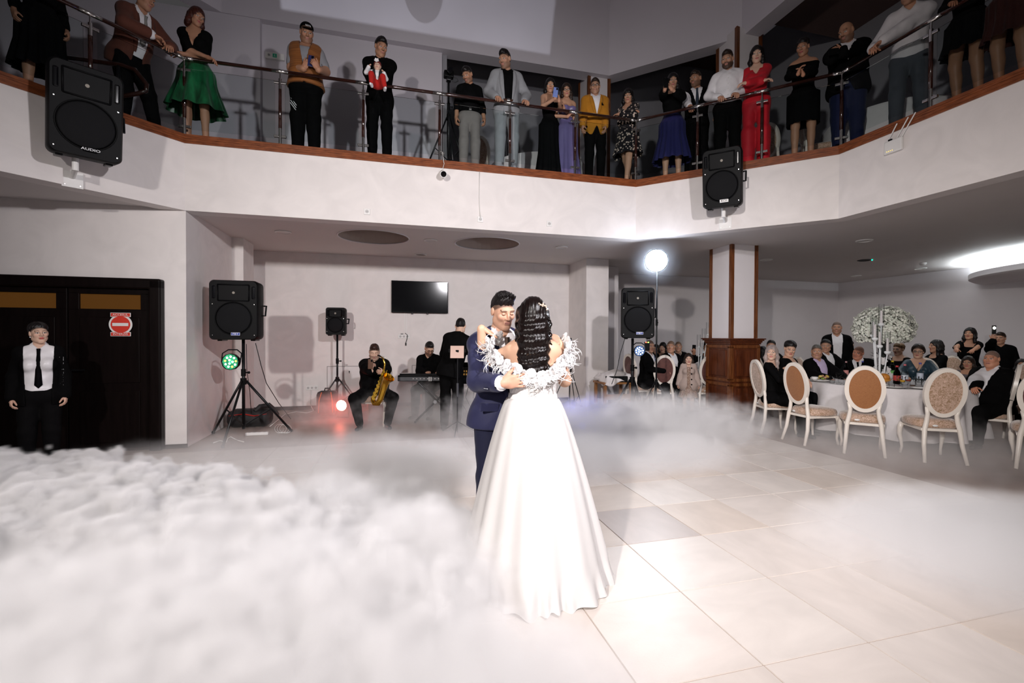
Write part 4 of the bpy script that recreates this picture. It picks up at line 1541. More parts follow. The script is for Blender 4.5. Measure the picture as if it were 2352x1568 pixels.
def make_chair(label, group, backm=None):
    root = thing('oval_back_chair', label, 'chair', (0, 0, 0), 0, group)
    backm = backm or VELVET2
    tilt = Matrix.Rotation(radians(-9), 3, 'X')
    oc = Vector((0, 0.235, 0.815))
    rx, rz = 0.170, 0.258
    # oval frame with rectangular section
    V, Fc = [], []
    n = 40
    for k in range(n):
        a = 2 * pi * k / n
        for (e, y) in ((-0.012, -0.020), (0.034, -0.020), (0.034, 0.020), (-0.012, 0.020)):
            V.append(oc + tilt @ Vector(((rx + e) * cos(a), y, (rz + e) * sin(a))))
    for k in range(n):
        for j in range(4):
            Fc.append((k * 4 + j, k * 4 + (j + 1) % 4, ((k + 1) % n) * 4 + (j + 1) % 4, ((k + 1) % n) * 4 + j))
    mb = MB(); mb.add(V, Fc); mb.build('back_frame', CREAM, root, angle=40)
    for (nm, y, m_) in (('back_pad', -0.022, VELVET), ('back_panel', 0.012, backm)):
        V = [oc + tilt @ Vector((0, y + (-.016 if y < 0 else .006), 0))]
        for q, (s_, b) in enumerate(((0.5, .8), (0.85, 0.35), (1.0, 0.0))):
            for k in range(n):
                a = 2 * pi * k / n
                V.append(oc + tilt @ Vector(((rx - .004) * s_ * cos(a), y + (-.016 if y < 0 else .006) * b, (rz - .004) * s_ * sin(a))))
        Fc = [(0, 1 + k, 1 + (k + 1) % n) for k in range(n)]
        for q in range(2):
            Fc += [(1 + q * n + k, 1 + q * n + (k + 1) % n, 1 + (q + 1) * n + (k + 1) % n, 1 + (q + 1) * n + k) for k in range(n)]
        mb = MB(); mb.add(V, Fc); mb.build(nm, m_, root, smooth=True)
    # seat: rail and pillow
    SP = [(-0.245, -0.235), (-0.12, -0.262), (0.12, -0.262), (0.245, -0.235), (0.235, 0.0), (0.205, 0.195), (-0.205, 0.195), (-0.235, 0.0)]
    V, Fc = [], []
    for (s_, z) in ((0.95, 0.385), (1.0, 0.395), (1.02, 0.43), (1.0, 0.465), (0.86, 0.492), (0.5, 0.503), (0.0, 0.506)):
        V += [(x * s_, y * s_, z) for x, y in SP]
    m8 = len(SP)
    for j in range(6):
        Fc += [(j * m8 + k, j * m8 + (k + 1) % m8, (j + 1) * m8 + (k + 1) % m8, (j + 1) * m8 + k) for k in range(m8)]
    Fc.append(tuple(range(m8)))
    mb = MB(); mb.add(V, Fc)
    sm = mb.build('seat', VELVET, root, smooth=True)
    md = sm.modifiers.new('sub', 'SUBSURF'); md.levels = md.render_levels = 1
    mb = MB(); mb.box((0, -0.01, 0.375), (0.40, 0.40, 0.03)); mb.build('seat_rail', CREAM, root)
    for sg in (-1, 1):
        # front cabriole leg
        mb = MB()
        mb.tube([(sg * .205, -.215, .39), (sg * .222, -.228, .32), (sg * .222, -.232, .24), (sg * .208, -.222, .15), (sg * .200, -.222, .08), (sg * .208, -.238, .0)],
                [.030, .030, .026, .019, .015, .017], 8)
        mb.build('leg', CREAM, root, smooth=True)
        mb = MB()
        pts = [oc + tilt @ Vector((sg * .155, 0, -.175)), Vector((sg * .138, .19, .555)), Vector((sg * .148, .19, .47)), Vector((sg * .168, .195, .38)), Vector((sg * .182, .215, .2)), Vector((sg * .20, .275, 0))]
        mb.tube(pts, [.020, .023, .025, .026, .023, .018], 8)
        mb.build('leg', CREAM, root, smooth=True)
    mb = MB(); mb.ball((0.07, 0.205, 0.425), (0.028, 0.006, 0.013), 10, 6); mb.build('vent_button', WHITEP, root)
    return root


def copy_chair(src, label, xy, rz, group=None):
    o = copy_tree(src)
    o['label'] = label
    if group:
        o['group'] = group
    elif 'group' in o:
        pass
    o.location = (xy[0], xy[1], 0)
    o.rotation_euler = (0, 0, rz)
    return o


def phone(label, p, a, n, t, m=None, camera=True, lit=None):
    """smartphone whose long side follows a, screen towards n"""
    root = thing('smartphone', label, 'phone', p, 0, None)
    a = Vector(a).normalized(); n = Vector(n); n = (n - a * n.dot(a)).normalized(); t = a.cross(n)
    R = Matrix((t, a, n)).transposed()
    root.rotation_euler = R.to_euler()
    mb = MB(); mb.rbox((0, 0, 0), (0.074, 0.150, 0.009), 0.004); mb.build('case', m or BLACKP, root)
    mb = MB(); mb.box((0, 0, 0.0048), (0.068, 0.143, 0.0006)); mb.build('screen', lit or BLACKG, root)
    if camera:
        mb = MB(); mb.rbox((-0.018, 0.052, -0.006), (0.028, 0.032, 0.004), 0.002); mb.build('camera_bump', BLACKG, root)
    return root
# ------------------------------------------------------------------ balcony railing: posts, clamps, glass, handrail
PANE = thin_glass('railing_glass', (0.90, 0.93, 0.93), 0.12)
RAILW = mat('dark_handrail', (0.035, 0.011, 0.008), 0.16, color2=(0.02, 0.006, 0.004), vscale=8, coat=0.6)
RZ0, RZ1 = 3.985, 4.985


def seg_pt(p, q, d, off=0.06):
    dx, dy = q[0] - p[0], q[1] - p[1]
    l = sqrt(dx * dx + dy * dy)
    return (p[0] + dx / l * d - dy / l * off, p[1] + dy / l * d + dx / l * off)


def post(parent, uv, ang):
    x, y = W(uv[0], uv[1])[:2]
    mb = MB(); mb.cyl((x, y, RZ0 + .24), (x, y, RZ1 - .24), 0.021, n=12); pm = mb.build('post', RAILW, parent, smooth=True)
    mb = MB(); mb.lathe([(.04, RZ0), (.04, RZ0 + .012), (.018, RZ0 + .014), (.018, RZ0 + .24)], (x, y, 0), 12); mb.build('steel_foot', STEEL, pm, angle=30)
    mb = MB(); mb.lathe([(.019, RZ1 - .24), (.019, RZ1 - .10), (.009, RZ1 - .095), (.009, RZ1 - .01)], (x, y, 0), 12); mb.build('steel_tip', STEEL, pm, angle=30)
    R = Matrix.Rotation(ang, 3, 'Z')
    for z in (RZ0 + 0.13, RZ1 - 0.15):
        for sg in (-1, 1):
            mb = MB(); mb.rbox(Vector((x, y, z)) + R @ Vector((sg * 0.045, 0, 0)), (0.06, 0.03, 0.032), 0.004, R); mb.build('glass_clamp', STEEL, pm)


def run(name, label, p, q, ds, first=True, last=True):
    root = thing(name, label, 'railing', W(*seg_pt(p, q, ds[0]), 0) * 0, 0, 'glass railings of the balcony')
    ang = TH + atan2(q[1] - p[1], q[0] - p[0])
    for i, d in enumerate(ds):
        if (i == 0 and not first) or (i == len(ds) - 1 and not last):
            continue
        post(root, seg_pt(p, q, d), ang)
    for i in range(len(ds) - 1):
        a, b = W(*seg_pt(p, q, ds[i] + 0.06)), W(*seg_pt(p, q, ds[i + 1] - 0.06))
        R = Matrix.Rotation(ang, 3, 'Z')
        c = (a + b) / 2
        mb = MB(); mb.box((c.x, c.y, (RZ0 + .10 + RZ1 - .13) / 2), ((b - a).length, 0.008, RZ1 - RZ0 - .23), R)
        mb.build('glass_pane', PANE, root)
    a, b = W(*seg_pt(p, q, ds[0]), RZ1), W(*seg_pt(p, q, ds[-1]), RZ1)
    mb = MB(); mb.tube([a, b], 0.023, 12); mb.build('handrail', RAILW, root, smooth=True)
    for i, d in enumerate(ds):
        lo, hi = max(ds[0], d - 0.10), min(ds[-1], d + 0.10)
        mb = MB(); mb.tube([W(*seg_pt(p, q, lo), RZ1), W(*seg_pt(p, q, hi), RZ1)], 0.0245, 12); mb.build('steel_sleeve', STEEL, root, smooth=True)
    return root


SQ = 0.06 * math.tan(pi / 8)
run('glass_railing', 'glass railing along the middle of the balcony above the band', A, B, [-SQ] + [0.03 + 1.063 * k for k in range(1, 6)] + [6.39 + SQ])
run('glass_railing', 'glass railing across the corner above the right wall loudspeaker', B, C, [-SQ, 0.92, 1.79, 2.70 + SQ], first=False)
run('glass_railing', 'glass railing on the dark right side above the router', C, (5.76, FRONT), [-SQ, 1.02, 2.10, 3.2, 4.3], first=False)
run('glass_railing', 'glass railing across the corner above the left wall loudspeaker', A0, A, [-SQ, 0.92, 1.80, 2.70 + SQ], last=False)
run('glass_railing', 'glass railing on the dark far left side', (-4.45, FRONT), A0, [3.0, 4.2, 5.4, 6.6, 8.0 + SQ], last=False)
# return loop of the stair rail behind the left wall loudspeaker
mb = MB()
c = W(-3.05, 6.62, 0)
ex, ey = Vector((cos(TH), sin(TH), 0)), Vector((-sin(TH), cos(TH), 0))
P = [c - ex * .75 + Vector((0, 0, 4.72)), c - ex * .12 + Vector((0, 0, 4.72)), c + ex * .02 + Vector((0, 0, 4.68)), c + ex * .14 + Vector((0, 0, 4.52)), c + ex * .13 + Vector((0, 0, 4.44)), c + ex * .05 + Vector((0, 0, 4.40)), c - ex * .15 + Vector((0, 0, 4.33)), c - ex * .75 + Vector((0, 0, 4.1))]
mb.tube(P, 0.026, 10)
o = mb.build('stair_handrail', RAILW, None, smooth=True)
tag(o, 'black looped end of the stair handrail behind the left balcony corner', 'handrail')
mb = MB(); mb.cyl(c - ex * .15 + Vector((0, 0, ZF)), c - ex * .15 + Vector((0, 0, 4.74)), 0.022, n=10); mb.build('post', BLACKM, o, smooth=True)
# ------------------------------------------------------------------ band corner, walls, ceiling fittings
def floor_at(px, Y):
    p = at(px, 780, Y); p.z = 0
    return p


ORANGE = mat('orange_trim', (0.55, 0.13, 0.02), 0.6)
REDM = mat('red_plastic', (0.42, 0.02, 0.015), 0.4)
CABLEW = mat('white_cable', (0.72, 0.70, 0.67), 0.5)
CABLEB = mat('black_cable', (0.012, 0.012, 0.013), 0.5)

# left loudspeaker on its stand
p = floor_at(559, 6.45)
tripod_stand('speaker_stand', 'black tripod stand carrying the loudspeaker left of the band', p, 0.15, 1.40, 0.80, 0.62, 0.021)
speaker('loudspeaker', 'large black loudspeaker on the tripod by the left wall corner', (p.x - .06, p.y, 1.385), 0.28, 0.60, 0.80, 0.50)
par_light('round stage light glowing green on the left speaker stand', (p.x - .115, p.y - 0.10, 1.075), 0.1, (0.10, 1.0, 0.45), 0, 9, 0.115, (1.0, 0.25, 0.05))
q = at(590, 790, 6.7)
mb = MB(); mb.tube([at(587, 788, 6.6), at(600, 840, 6.8), at(612, 880, 7.0), at(640, 925, 7.4), at(668, 962, 7.7)], 0.006, 6)
tag(mb.build('speaker_cable', CABLEB, smooth=True), 'black cable drooping from the left loudspeaker to the floor', 'cable')
mb = MB(); mb.tube([at(566, 790, 6.5), at(567, 850, 6.5), at(574, 900, 6.6), at(577, 950, 6.8)], 0.005, 6)
tag(mb.build('power_cable', CABLEB, smooth=True), 'thin black cable hanging down along the left speaker stand', 'cable')

# right loudspeaker on its stand, the strobe beside it
p = floor_at(1453, 7.55)
tripod_stand('speaker_stand', 'black tripod stand carrying the loudspeaker right of the band', p, 0.4, 1.42, 0.74, 0.42, 0.022)
speaker('loudspeaker', 'large bluish lit loudspeaker on the tripod beside the pier', (p.x + .07, p.y, 1.425), -0.22, 0.52, 0.80, 0.50)
par_light('round stage light glowing blue white on the right speaker stand', (p.x + .08, p.y - 0.12, 1.215), -0.05, (0.25, 0.45, 1.0), 0, 6, 0.088)
mb = MB(); mb.rbox(at(1486, 795, 7.3), (0.075, 0.05, 0.14), 0.008)
o = mb.build('wireless_receiver', BLACKP); tag(o, 'small black receiver hanging under the right loudspeaker', 'receiver')
for k, c in enumerate(((1, 0.1, 0.05), (0.4, 1, 0.1))):
    mb = MB(); mb.box(at(1484 + 5 * k, 786, 7.27), (0.022, 0.01, 0.014)); mb.build('indicator', mat('indicator_%d' % k, c, 0.4, emit=c, estr=4), o)
mb = MB(); mb.tube([at(1486, 772, 7.4), at(1486, 787, 7.32)], 0.004, 6); mb.build('hook', BLACKM, o)
mb = MB(); mb.tube([at(1437, 772, 7.6), at(1425, 810, 7.75), at(1417, 850, 7.9), at(1405, 882, 7.8)], 0.006, 6)
tag(mb.build('speaker_cable', CABLEB, smooth=True), 'black cable running from the right loudspeaker to the floor monitor', 'cable')
p = floor_at(1508, 7.35)
st = tripod_stand('strobe_stand', 'thin tall tripod stand under the bright flash lamp', p, 0.9, 2.62, 0.72, 0.46, 0.013, 'stand')
lp = at(1508, 598, 7.35)
root = thing('flash_lamp', 'bright white flash lamp on the tall thin stand', 'lamp', lp)
STROBE = mat('flash_tube', (1, 1, 1), 0.3, emit=(0.86, 0.92, 1.0), estr=26)
ax = (Vector((0.35, 3.1, 1.5)) - lp).normalized()
Rl = ax.to_track_quat('Z', 'Y').to_matrix()
mb = MB(); mb.lathe([(0.05, -0.22), (0.07, -0.20), (0.080, -0.06), (0.185, 0.02), (0.19, 0.03)], (0, 0, 0), 24, Rl); mb.build('housing', BLACKP, root, angle=30)
mb = MB(); mb.lathe([(0.0, 0.09), (0.07, 0.082), (0.15, 0.055), (0.18, 0.02)], (0, 0, 0), 28, Rl); mb.build('diffuser', STROBE, root, smooth=True)
mb = MB(); mb.cyl((0, 0.04, -0.06), (0, 0.04, -0.14), 0.014, n=8); mb.build('spigot', BLACKM, root)
lamp('flash_back', 'SPOT', lp + ax * 0.13, (0.35, 3.1, 1.45), 210, (0.88, 0.93, 1.0), 0.08, 95, 0.9)
lamp('flash_spill', 'POINT', lp + ax * 0.22, None, 26, (0.75, 0.84, 1.0), 0.09)

# ball of haze added round the flash lamp to imitate its lens glare
mb = MB(); mb.ball((0, 0, 0), 0.45, 24, 16)
hz = mb.build('haze', None, None, smooth=True)
hz.location = lp + ax * .05
hm = bpy.data.materials.new('glare_haze'); hm.use_nodes = True; hm.node_tree.nodes.clear()
_v = hm.node_tree.nodes.new('ShaderNodeVolumeScatter'); _g = hm.node_tree.nodes.new('ShaderNodeTexGradient'); _g.gradient_type = 'SPHERICAL'; _t = hm.node_tree.nodes.new('ShaderNodeTexCoord'); _mp = hm.node_tree.nodes.new('ShaderNodeMapping'); _mp.inputs['Scale'].default_value = (2.2, 2.2, 2.2); _pw = hm.node_tree.nodes.new('ShaderNodeMath'); _pw.operation = 'MULTIPLY'; _pw.inputs[1].default_value = 0.5
hm.node_tree.links.new(_t.outputs['Object'], _mp.inputs[0]); hm.node_tree.links.new(_mp.outputs[0], _g.inputs[0]); hm.node_tree.links.new(_g.outputs['Fac'], _pw.inputs[0]); hm.node_tree.links.new(_pw.outputs[0], _v.inputs['Density']); _v.inputs['Color'].default_value = (.8, .88, 1, 1); _v.inputs['Anisotropy'].default_value = 0.3
_o = hm.node_tree.nodes.new('ShaderNodeOutputMaterial'); hm.node_tree.links.new(_v.outputs[0], _o.inputs['Volume'])
hz.data.materials.clear(); hz.data.materials.append(hm)
tag(hz, 'ball of haze added for the glare round the bright flash lamp', 'haze', None, 'stuff')

# floor monitor, its blue light, camera tripod and the covered bag
p = floor_at(1391, 7.3)
root = thing('floor_monitor', 'black wedge floor monitor standing in the fog beside the pier', 'loudspeaker', p, 0.05)
mb = MB()
mb.prism([(-0.24, 0.0), (0.24, 0.0), (0.25, 0.30), (0.20, 0.335), (-0.20, 0.335), (-0.25, 0.30)], 0.36, Matrix.Translation((0, -0.18, 0)))
mb.build('cabinet', BLACKP, root)
mb = MB(); mb.rbox((0, -0.185, 0.245), (0.34, 0.02, 0.085), 0.02); mb.build('handle_recess', BLACKG, root)
mb = MB(); mb.tube([(-0.18, -0.195, 0.20), (-.14, -.2, .193), (0.14, -0.2, 0.193), (0.18, -.195, .2)], 0.008, 6); mb.build('handle_lip', mat('grey_plastic', (0.12, 0.11, 0.10), 0.4), root)
mb = MB(); mb.rbox((0, -0.185, 0.10), (0.42, 0.02, 0.15), 0.01); mb.build('grille', GRILLE, root)
p = floor_at(1309, 7.6)
tripod_stand('phone_tripod', 'slim black tripod with a phone clamp half hidden behind the bride', p, 0.2, 1.36, 0.95, 0.42, 0.009, 'tripod')
root = thing('smartphone', 'phone filming from the slim tripod behind the bride', 'phone', at(1307, 786, 7.6))
mb = MB(); mb.rbox((0, 0, 0), (0.085, 0.02, 0.15), 0.006); mb.build('case', BLACKP, root)
mb = MB(); mb.box((0, -0.0115, 0.02), (0.06, 0.002, 0.07)); mb.build('screen', mat('blue_screen', (0.02, 0.05, 0.12), 0.2, emit=(0.1, 0.25, 0.6), estr=0.5), root)
mb = MB(); mb.rbox((0, 0.012, -0.07), (0.1, 0.03, 0.02), 0.004); mb.build('clamp', BLACKM, root)
bm_ = MB()
p = floor_at(1312, 7.75)
rng = np.random.default_rng(5)
n, V, Fc = 20, [], []
for j in range(7):
    t = j / 6
    for k in range(n):
        a = 2 * pi * k / n
        rr = (0.30 * (1 - t ** 2.2) + 0.03) * (1 + 0.10 * sin(3 * a + 5 * t) + 0.06 * sin(7 * a + t * 9))
        V.append((rr * cos(a) * 1.15, rr * sin(a) * .8, 0.34 * t * (1 + 0.08 * sin(5 * a))))
    if j:
        Fc += [((j - 1) * n + k, (j - 1) * n + (k + 1) % n, j * n + (k + 1) % n, j * n + k) for k in range(n)]
V.append((0, 0, 0.345)); Fc += [(6 * n + k, 6 * n + (k + 1) % n, 7 * n) for k in range(n)]
bm_.add(V, Fc); o = bm_.build('equipment_bag', mat('charcoal_cloth', (0.035, 0.032, 0.034), 0.9, var=0.3, vscale=8, bump=0.3, bscale=30), smooth=True)
o.location = p
tag(o, 'heap of dark grey cloth bag on the floor behind the bride', 'bag')
lamp('blue_uplight', 'SPOT', at(1330, 905, 6.9), at(1290, 925, 6.3), 26, (0.10, 0.16, 1.0), 0.05, 150, 0.8)
root = thing('blue_floor_light', 'small floor light throwing deep blue into the fog', 'stage light', floor_at(1336, 6.95), 0.4)
mb = MB(); mb.lathe([(0.05, -0.06), (0.07, 0.0), (0.07, 0.03)], (0, 0, 0.09), 16, Matrix.Rotation(pi / 2, 3, 'X')); mb.build('housing', BLACKP, root)
mb = MB(); mb.lathe([(0, 0.031), (0.062, 0.031)], (0, 0, 0.09), 16, Matrix.Rotation(pi / 2, 3, 'X')); mb.build('lens', mat('blue_lens', (0.05, 0.1, 1), 0.3, emit=(0.1, 0.2, 1), estr=4), root)

# small loudspeaker by the back wall
p = W(-0.99, 9.22, 0)
tripod_stand('speaker_stand', 'black tripod stand of the small loudspeaker by the back wall', p, 0.3, 1.47, 0.62, 0.48, 0.018)
speaker('loudspeaker', 'small black loudspeaker on a tripod by the back wall', (p.x + .0, p.y - .02, 1.46), 0.18, 0.35, 0.50, 0.30, badge='', kind='small')
root = thing('backpack', 'black backpack with orange trim at the foot of the small speaker stand', 'backpack', floor_at(752, 8.35), 0.2)
mb = MB(); mb.rbox((0, 0, 0.22), (0.36, 0.22, 0.43), 0.07); mb.rbox((0, -0.12, 0.16), (0.28, 0.10, 0.24), 0.04); mb.build('body', mat('black_nylon', (0.015, 0.014, 0.015), 0.7, bump=0.2, bscale=120), root, angle=50)
for sg in (-1, 1):
    mb = MB(); mb.tube([(sg * .08, -0.115, 0.42), (sg * .11, -0.175, 0.28), (sg * .12, -.175, .06)], 0.008, 6); mb.build('piping', ORANGE, root)
mb = MB(); mb.tube([(-.05, 0, .43), (-.04, 0, .48), (.04, 0, .48), (.05, 0, .43)], 0.012, 6); mb.build('grab_loop', BLACKM, root)
# red floor light
p = floor_at(786, 7.9)
root = thing('red_floor_light', 'floor light glaring red beside the saxophone player', 'stage light', p, -0.1)
mb = MB(); mb.lathe([(0.06, -0.14), (0.09, -0.10), (0.10, 0.0), (0.10, 0.03)], (0, 0, 0.24), 20, Matrix.Rotation(pi / 2, 3, 'X')); mb.build('housing', BLACKP, root, angle=30)
mb = MB(); mb.lathe([(0.0, 0.05), (0.06, 0.045), (0.092, 0.03)], (0, 0, 0.24), 20, Matrix.Rotation(pi / 2, 3, 'X')); mb.build('lens', mat('red_lens', (1, 0.25, 0.15), 0.3, emit=(1.0, 0.42, 0.30), estr=16), root, smooth=True)
mb = MB(); mb.tube([(-.11, 0, .24), (-.11, 0.02, .03), (.11, .02, .03), (.11, 0, .24)], 0.01, 6); mb.build('yoke', BLACKM, root)
lamp('red_glow', 'POINT', (p.x, p.y - 0.14, 0.26), None, 7, (1.0, 0.06, 0.035), 0.06)
# black case in the shade next to it, bag under the left stand, power strips, cables
root = thing('gig_bag', 'long black bag with red lining under the left speaker stand', 'bag', floor_at(575, 7.25), 0.25)
mb = MB(); mb.rbox((0, 0, 0.14), (0.62, 0.34, 0.27), 0.09); mb.build('body', MATS['black_nylon'], root, angle=50)
mb = MB(); mb.tube([(-.26, -.16, .20), (-.05, -.18, .225), (.1, -.18, .19), (.27, -.15, .21)], [.008, .018, .018, .008], 6, flat=.5); mb.build('lining', REDM, root)
mb = MB(); mb.tube([(.1, -.15, .26), (.16, -.1, .32), (.27, -.02, .33), (.34, .03, .25), (.40, .02, .16)], [.03, .04, .04, .03, .02], 8); mb.build('shoulder_strap', MATS['black_nylon'], root)


def strip(label, loc, rz):
    root = thing('power_strip', label, 'power strip', loc, rz)
    mb = MB(); mb.rbox((0, 0, 0.022), (0.30, 0.06, 0.042), 0.008); mb.build('body', WHITEP, root)
    for k in range(4):
        mb = MB(); mb.lathe([(0.0, 0.002), (0.017, 0.002), (0.020, 0.0)], (-0.10 + 0.066 * k, 0, 0.0435), 12); mb.build('socket', mat('socket_grey', (0.45, 0.43, 0.42), 0.5), root)


strip('white power strip on the floor at the left speaker stand', floor_at(590, 6.6), 0.25)
def squiggle(label, pts, r=0.006, m=None):
    mb = MB(); mb.tube(pts, r, 6)
    return tag(mb.build('extension_cord', m or CABLEW, smooth=True), label, 'cable')


def F2(px, py):
    d = _right * ((px - 1176) / F) + _up * (-(py - 784) / F) + _fw
    q = Vector((0, 0, EYE)) + d * (-EYE / d.z)
    q.z = 0.008
    return q


squiggle('white cable curling over the floor left of the speaker stand', [F2(x, y) for x, y in ((490, 1018), (505, 1013), (520, 1016), (523, 1008), (530, 1004), (545, 1012), (560, 1016))])
squiggle('coiled white cable lying before the back wall', [F2(640 + 12 * cos(t * 1.3) + t * 1.2, 985 + 10 * sin(t * 1.3)) for t in np.linspace(0, 16, 60)])
squiggle('white cable running along the floor to the wall socket', [F2(x, y) for x, y in ((620, 980), (655, 952), (680, 946), (705, 949), (720, 944))] + [W(-1.53, 9.62, .1), W(-1.52, 9.63, .38)])

# television, sockets and access panels on the back wall
vw = 9.65
root = thing('television', 'flat black television mounted on the back wall', 'television', W(0.571, vw - 0.06, 2.24), TH)
mb = MB(); mb.rbox((0, 0, 0), (1.142, 0.05, 0.65), 0.008); mb.build('casing', BLACKP, root)
mb = MB(); mb.box((0, -0.0265, 0.006), (1.115, 0.003, 0.615)); mb.build('screen', BLACKG, root)
mb = MB()
for sx in (-0.16, 0.15):
    mb.rbox((sx, 0.0, -0.335), (0.03, 0.04, 0.03), 0.005)
mb.rbox((0, 0.04, 0), (0.4, 0.05, 0.35), 0.01)
mb.build('wall_bracket', BLACKM, root)


def socket(label, p, w=0.085, n=1, rz=TH, cat='wall socket', group=None, h=0.085):
    root = thing('wall_socket', label, cat, p, rz, group)
    mb = MB(); mb.rbox((0, 0, 0), (w, 0.012, h), 0.004); mb.build('plate', WHITEP, root)
    for k in range(n):
        x = (k - (n - 1) / 2) * 0.07
        mb = MB(); mb.lathe([(0.0, -0.002), (0.020, -0.002), (0.024, 0.003)], (x, -0.007, 0), 16, Matrix.Rotation(pi / 2, 3, 'X')); mb.build('socket_ring', mat('socket_inset', (0.5, 0.48, 0.47), 0.5), root)
        mb = MB(); mb.ball((x - .009, -0.009, 0), 0.004, 6, 4); mb.ball((x + .009, -0.009, 0), 0.004, 6, 4); mb.build('socket_hole', BLACKG, root)
    return root


s = socket('row of wall sockets under the television', W(0.25, vw - .007, 1.43), 0.24, 3)
mb = MB(); mb.rbox((-.04, -.012, .055), (0.05, 0.02, 0.02), 0.004); mb.build('adapter', mat('grey_plastic2', (0.25, 0.25, 0.25), 0.5), s)
mb = MB()
for dx in (0.0, 0.035):
    mb.box(W(0.26 + dx, vw - .008, 1.68), (0.014, 0.014, 0.46), Matrix.Rotation(TH, 3, 'Z'))
tag(mb.build('cable_duct', WHITEP), 'white cable duct running down from the television', 'cable duct')
mb = MB(); mb.tube([W(0.275, vw - .02, 1.50), W(0.32, vw - .03, 1.46), W(0.31, vw - .03, 1.38), W(0.29, vw - .025, 1.31)], 0.006, 6); mb.rbox(W(0.288, vw - .025, 1.275), (0.025, .025, .06), .006)
tag(mb.build('plug_lead', CABLEB, smooth=False), 'short black plug lead hanging under the television', 'cable')
s = socket('double wall socket low behind the small speaker stand', W(-1.50, vw - .007, 0.42), 0.22, 3)
for (lab, u0, u1, z0, z1) in (('pale access panel low on the wall behind the saxophone player', -1.22, -0.20, 0.03, 0.83), ('pale access panel low on the wall behind the keyboard', 0.42, 1.30, 0.03, 0.83)):
    root = thing('access_panel', lab, 'panel', W((u0 + u1) / 2, vw - .004, (z0 + z1) / 2), TH)
    mb = MB(); mb.rbox((0, 0, 0), (u1 - u0, 0.012, z1 - z0), 0.003); mb.build('panel', mat('panel_paint', (0.70, 0.655, 0.645), 0.5, var=0.04), root)
    mb = MB(); mb.box((0, 0.003, (z1 - z0) / 2 + .004), (u1 - u0 + .016, 0.004, .006)); mb.box((-(u1 - u0) / 2 - .004, .003, 0), (.006, .004, z1 - z0)); mb.build('gap', BASEM, root)
    if u0 < -1:
        mb = MB(); mb.cyl((-.1, -.012, .30), (-.1, .0, .30), 0.012, n=10); mb.cyl((-.1, -.03, .27), (-.1, -.005, .29), 0.006, n=8); mb.build('lock', BLACKM, root)

# things on the balcony fascia
vf = 6.71
for lab, u, z in (('white socket on the fascia over the left ceiling recess', -0.33, 3.175), ('white socket on the fascia with a white lead plugged in', 1.275, 3.177), ('white socket on the fascia towards the right corner', 2.356, 3.184)):
    socket(lab, W(u, vf - .006, z), 0.085, 1)
mb = MB(); mb.tube([W(1.26, vf - .012, 3.88), W(1.255, vf - .012, 3.5), W(1.265, vf - .016, 3.3), W(1.275, vf - .03, 3.2)], 0.004, 6)
tag(mb.build('white_lead', CABLEW, smooth=True), 'thin white lead running down the fascia to a socket', 'cable')
root = thing('security_camera', 'white bullet security camera under the balcony ledge', 'camera', W(0.715, vf, 3.80), TH)
Rk = Matrix.Rotation(radians(35), 3, 'X')
mb = MB(); mb.cyl((0, -0.001, 0.02), (0, -0.025, 0.02), 0.045, n=20); mb.tube([(0, -.02, .02), (0, -.07, .0)], .014, 8); mb.build('base', WHITEP, root)
mb = MB(); mb.lathe([(0.0, -0.07), (0.045, -0.06), (0.05, 0.05), (0.05, 0.07)], (0, -0.10, -0.03), 20, Matrix.Rotation(radians(115), 3, 'X')); mb.build('housing', WHITEP, root, angle=40)
mb = MB(); mb.lathe([(0.0, 0.073), (0.040, 0.072), (0.043, 0.06)], (0, -0.10, -0.03), 20, Matrix.Rotation(radians(115), 3, 'X')); mb.build('lens', BLACKG, root)
mb = MB(); mb.tube([(0, -.01, .06), (0.02, -.05, .13), (0.0, -.07, .20), (0, -.03, .30), (-0.03, 0.06, .34)], .004, 6); mb.build('lead', CABLEW, root)

d3 = Vector((cos(TH - pi / 4), sin(TH - pi / 4), 0)); n3 = Vector((-d3.y, d3.x, 0))
def wall_speaker(label, uv, rz, w, h, d, badge, out, zt, plate):
    """loudspeaker on a wall bracket; out = direction away from the wall"""
    p = W(*uv)
    c = p + out * (0.10 + d / 2)
    speaker('loudspeaker', label, (c.x, c.y, zt - h), rz, w, h, d, 10, badge, plate=plate)
    root = thing('speaker_bracket', 'white wall bracket under the ' + label, 'bracket', (p.x, p.y, zt - h - 0.16), rz)
    R = Matrix.Rotation(0, 3, 'Z')
    mb = MB(); mb.rbox((0, -0.008, 0), (0.17, 0.012, 0.17), 0.003); mb.build('plate', WHITEP, root)
    mb = MB(); mb.tube([(0, -0.01, 0.03), (0.0, -(0.10 + d / 2) * .9, 0.06)], 0.026, 10); mb.tube([(0, -(0.10 + d / 2) * .9, 0.03), (0, -(0.10 + d / 2) * .9, 0.175)], 0.028, 12); mb.build('arm', WHITEP, root, smooth=False)
    for sx in (-1, 1):
        mb = MB(); mb.cyl((sx * .06, -.014, -.06), (sx * .06, -.02, -.06), .008, n=8); mb.build('screw', STEEL, root)


wall_speaker('black loudspeaker on the right balcony corner', (4.79, 5.77), TH - pi / 4, 0.50, 0.77, 0.40, 'RCF', -n3, 4.06, WHITEP)
d1 = Vector((cos(TH + pi / 4), sin(TH + pi / 4), 0)); n1 = Vector((-d1.y, d1.x, 0))
wall_speaker('black loudspeaker on the left balcony corner', (-3.30, 5.95), TH + pi / 4 - 0.2, 0.56, 0.86, 0.42, 'AUDIO', -n1, 4.12, BLACKP)

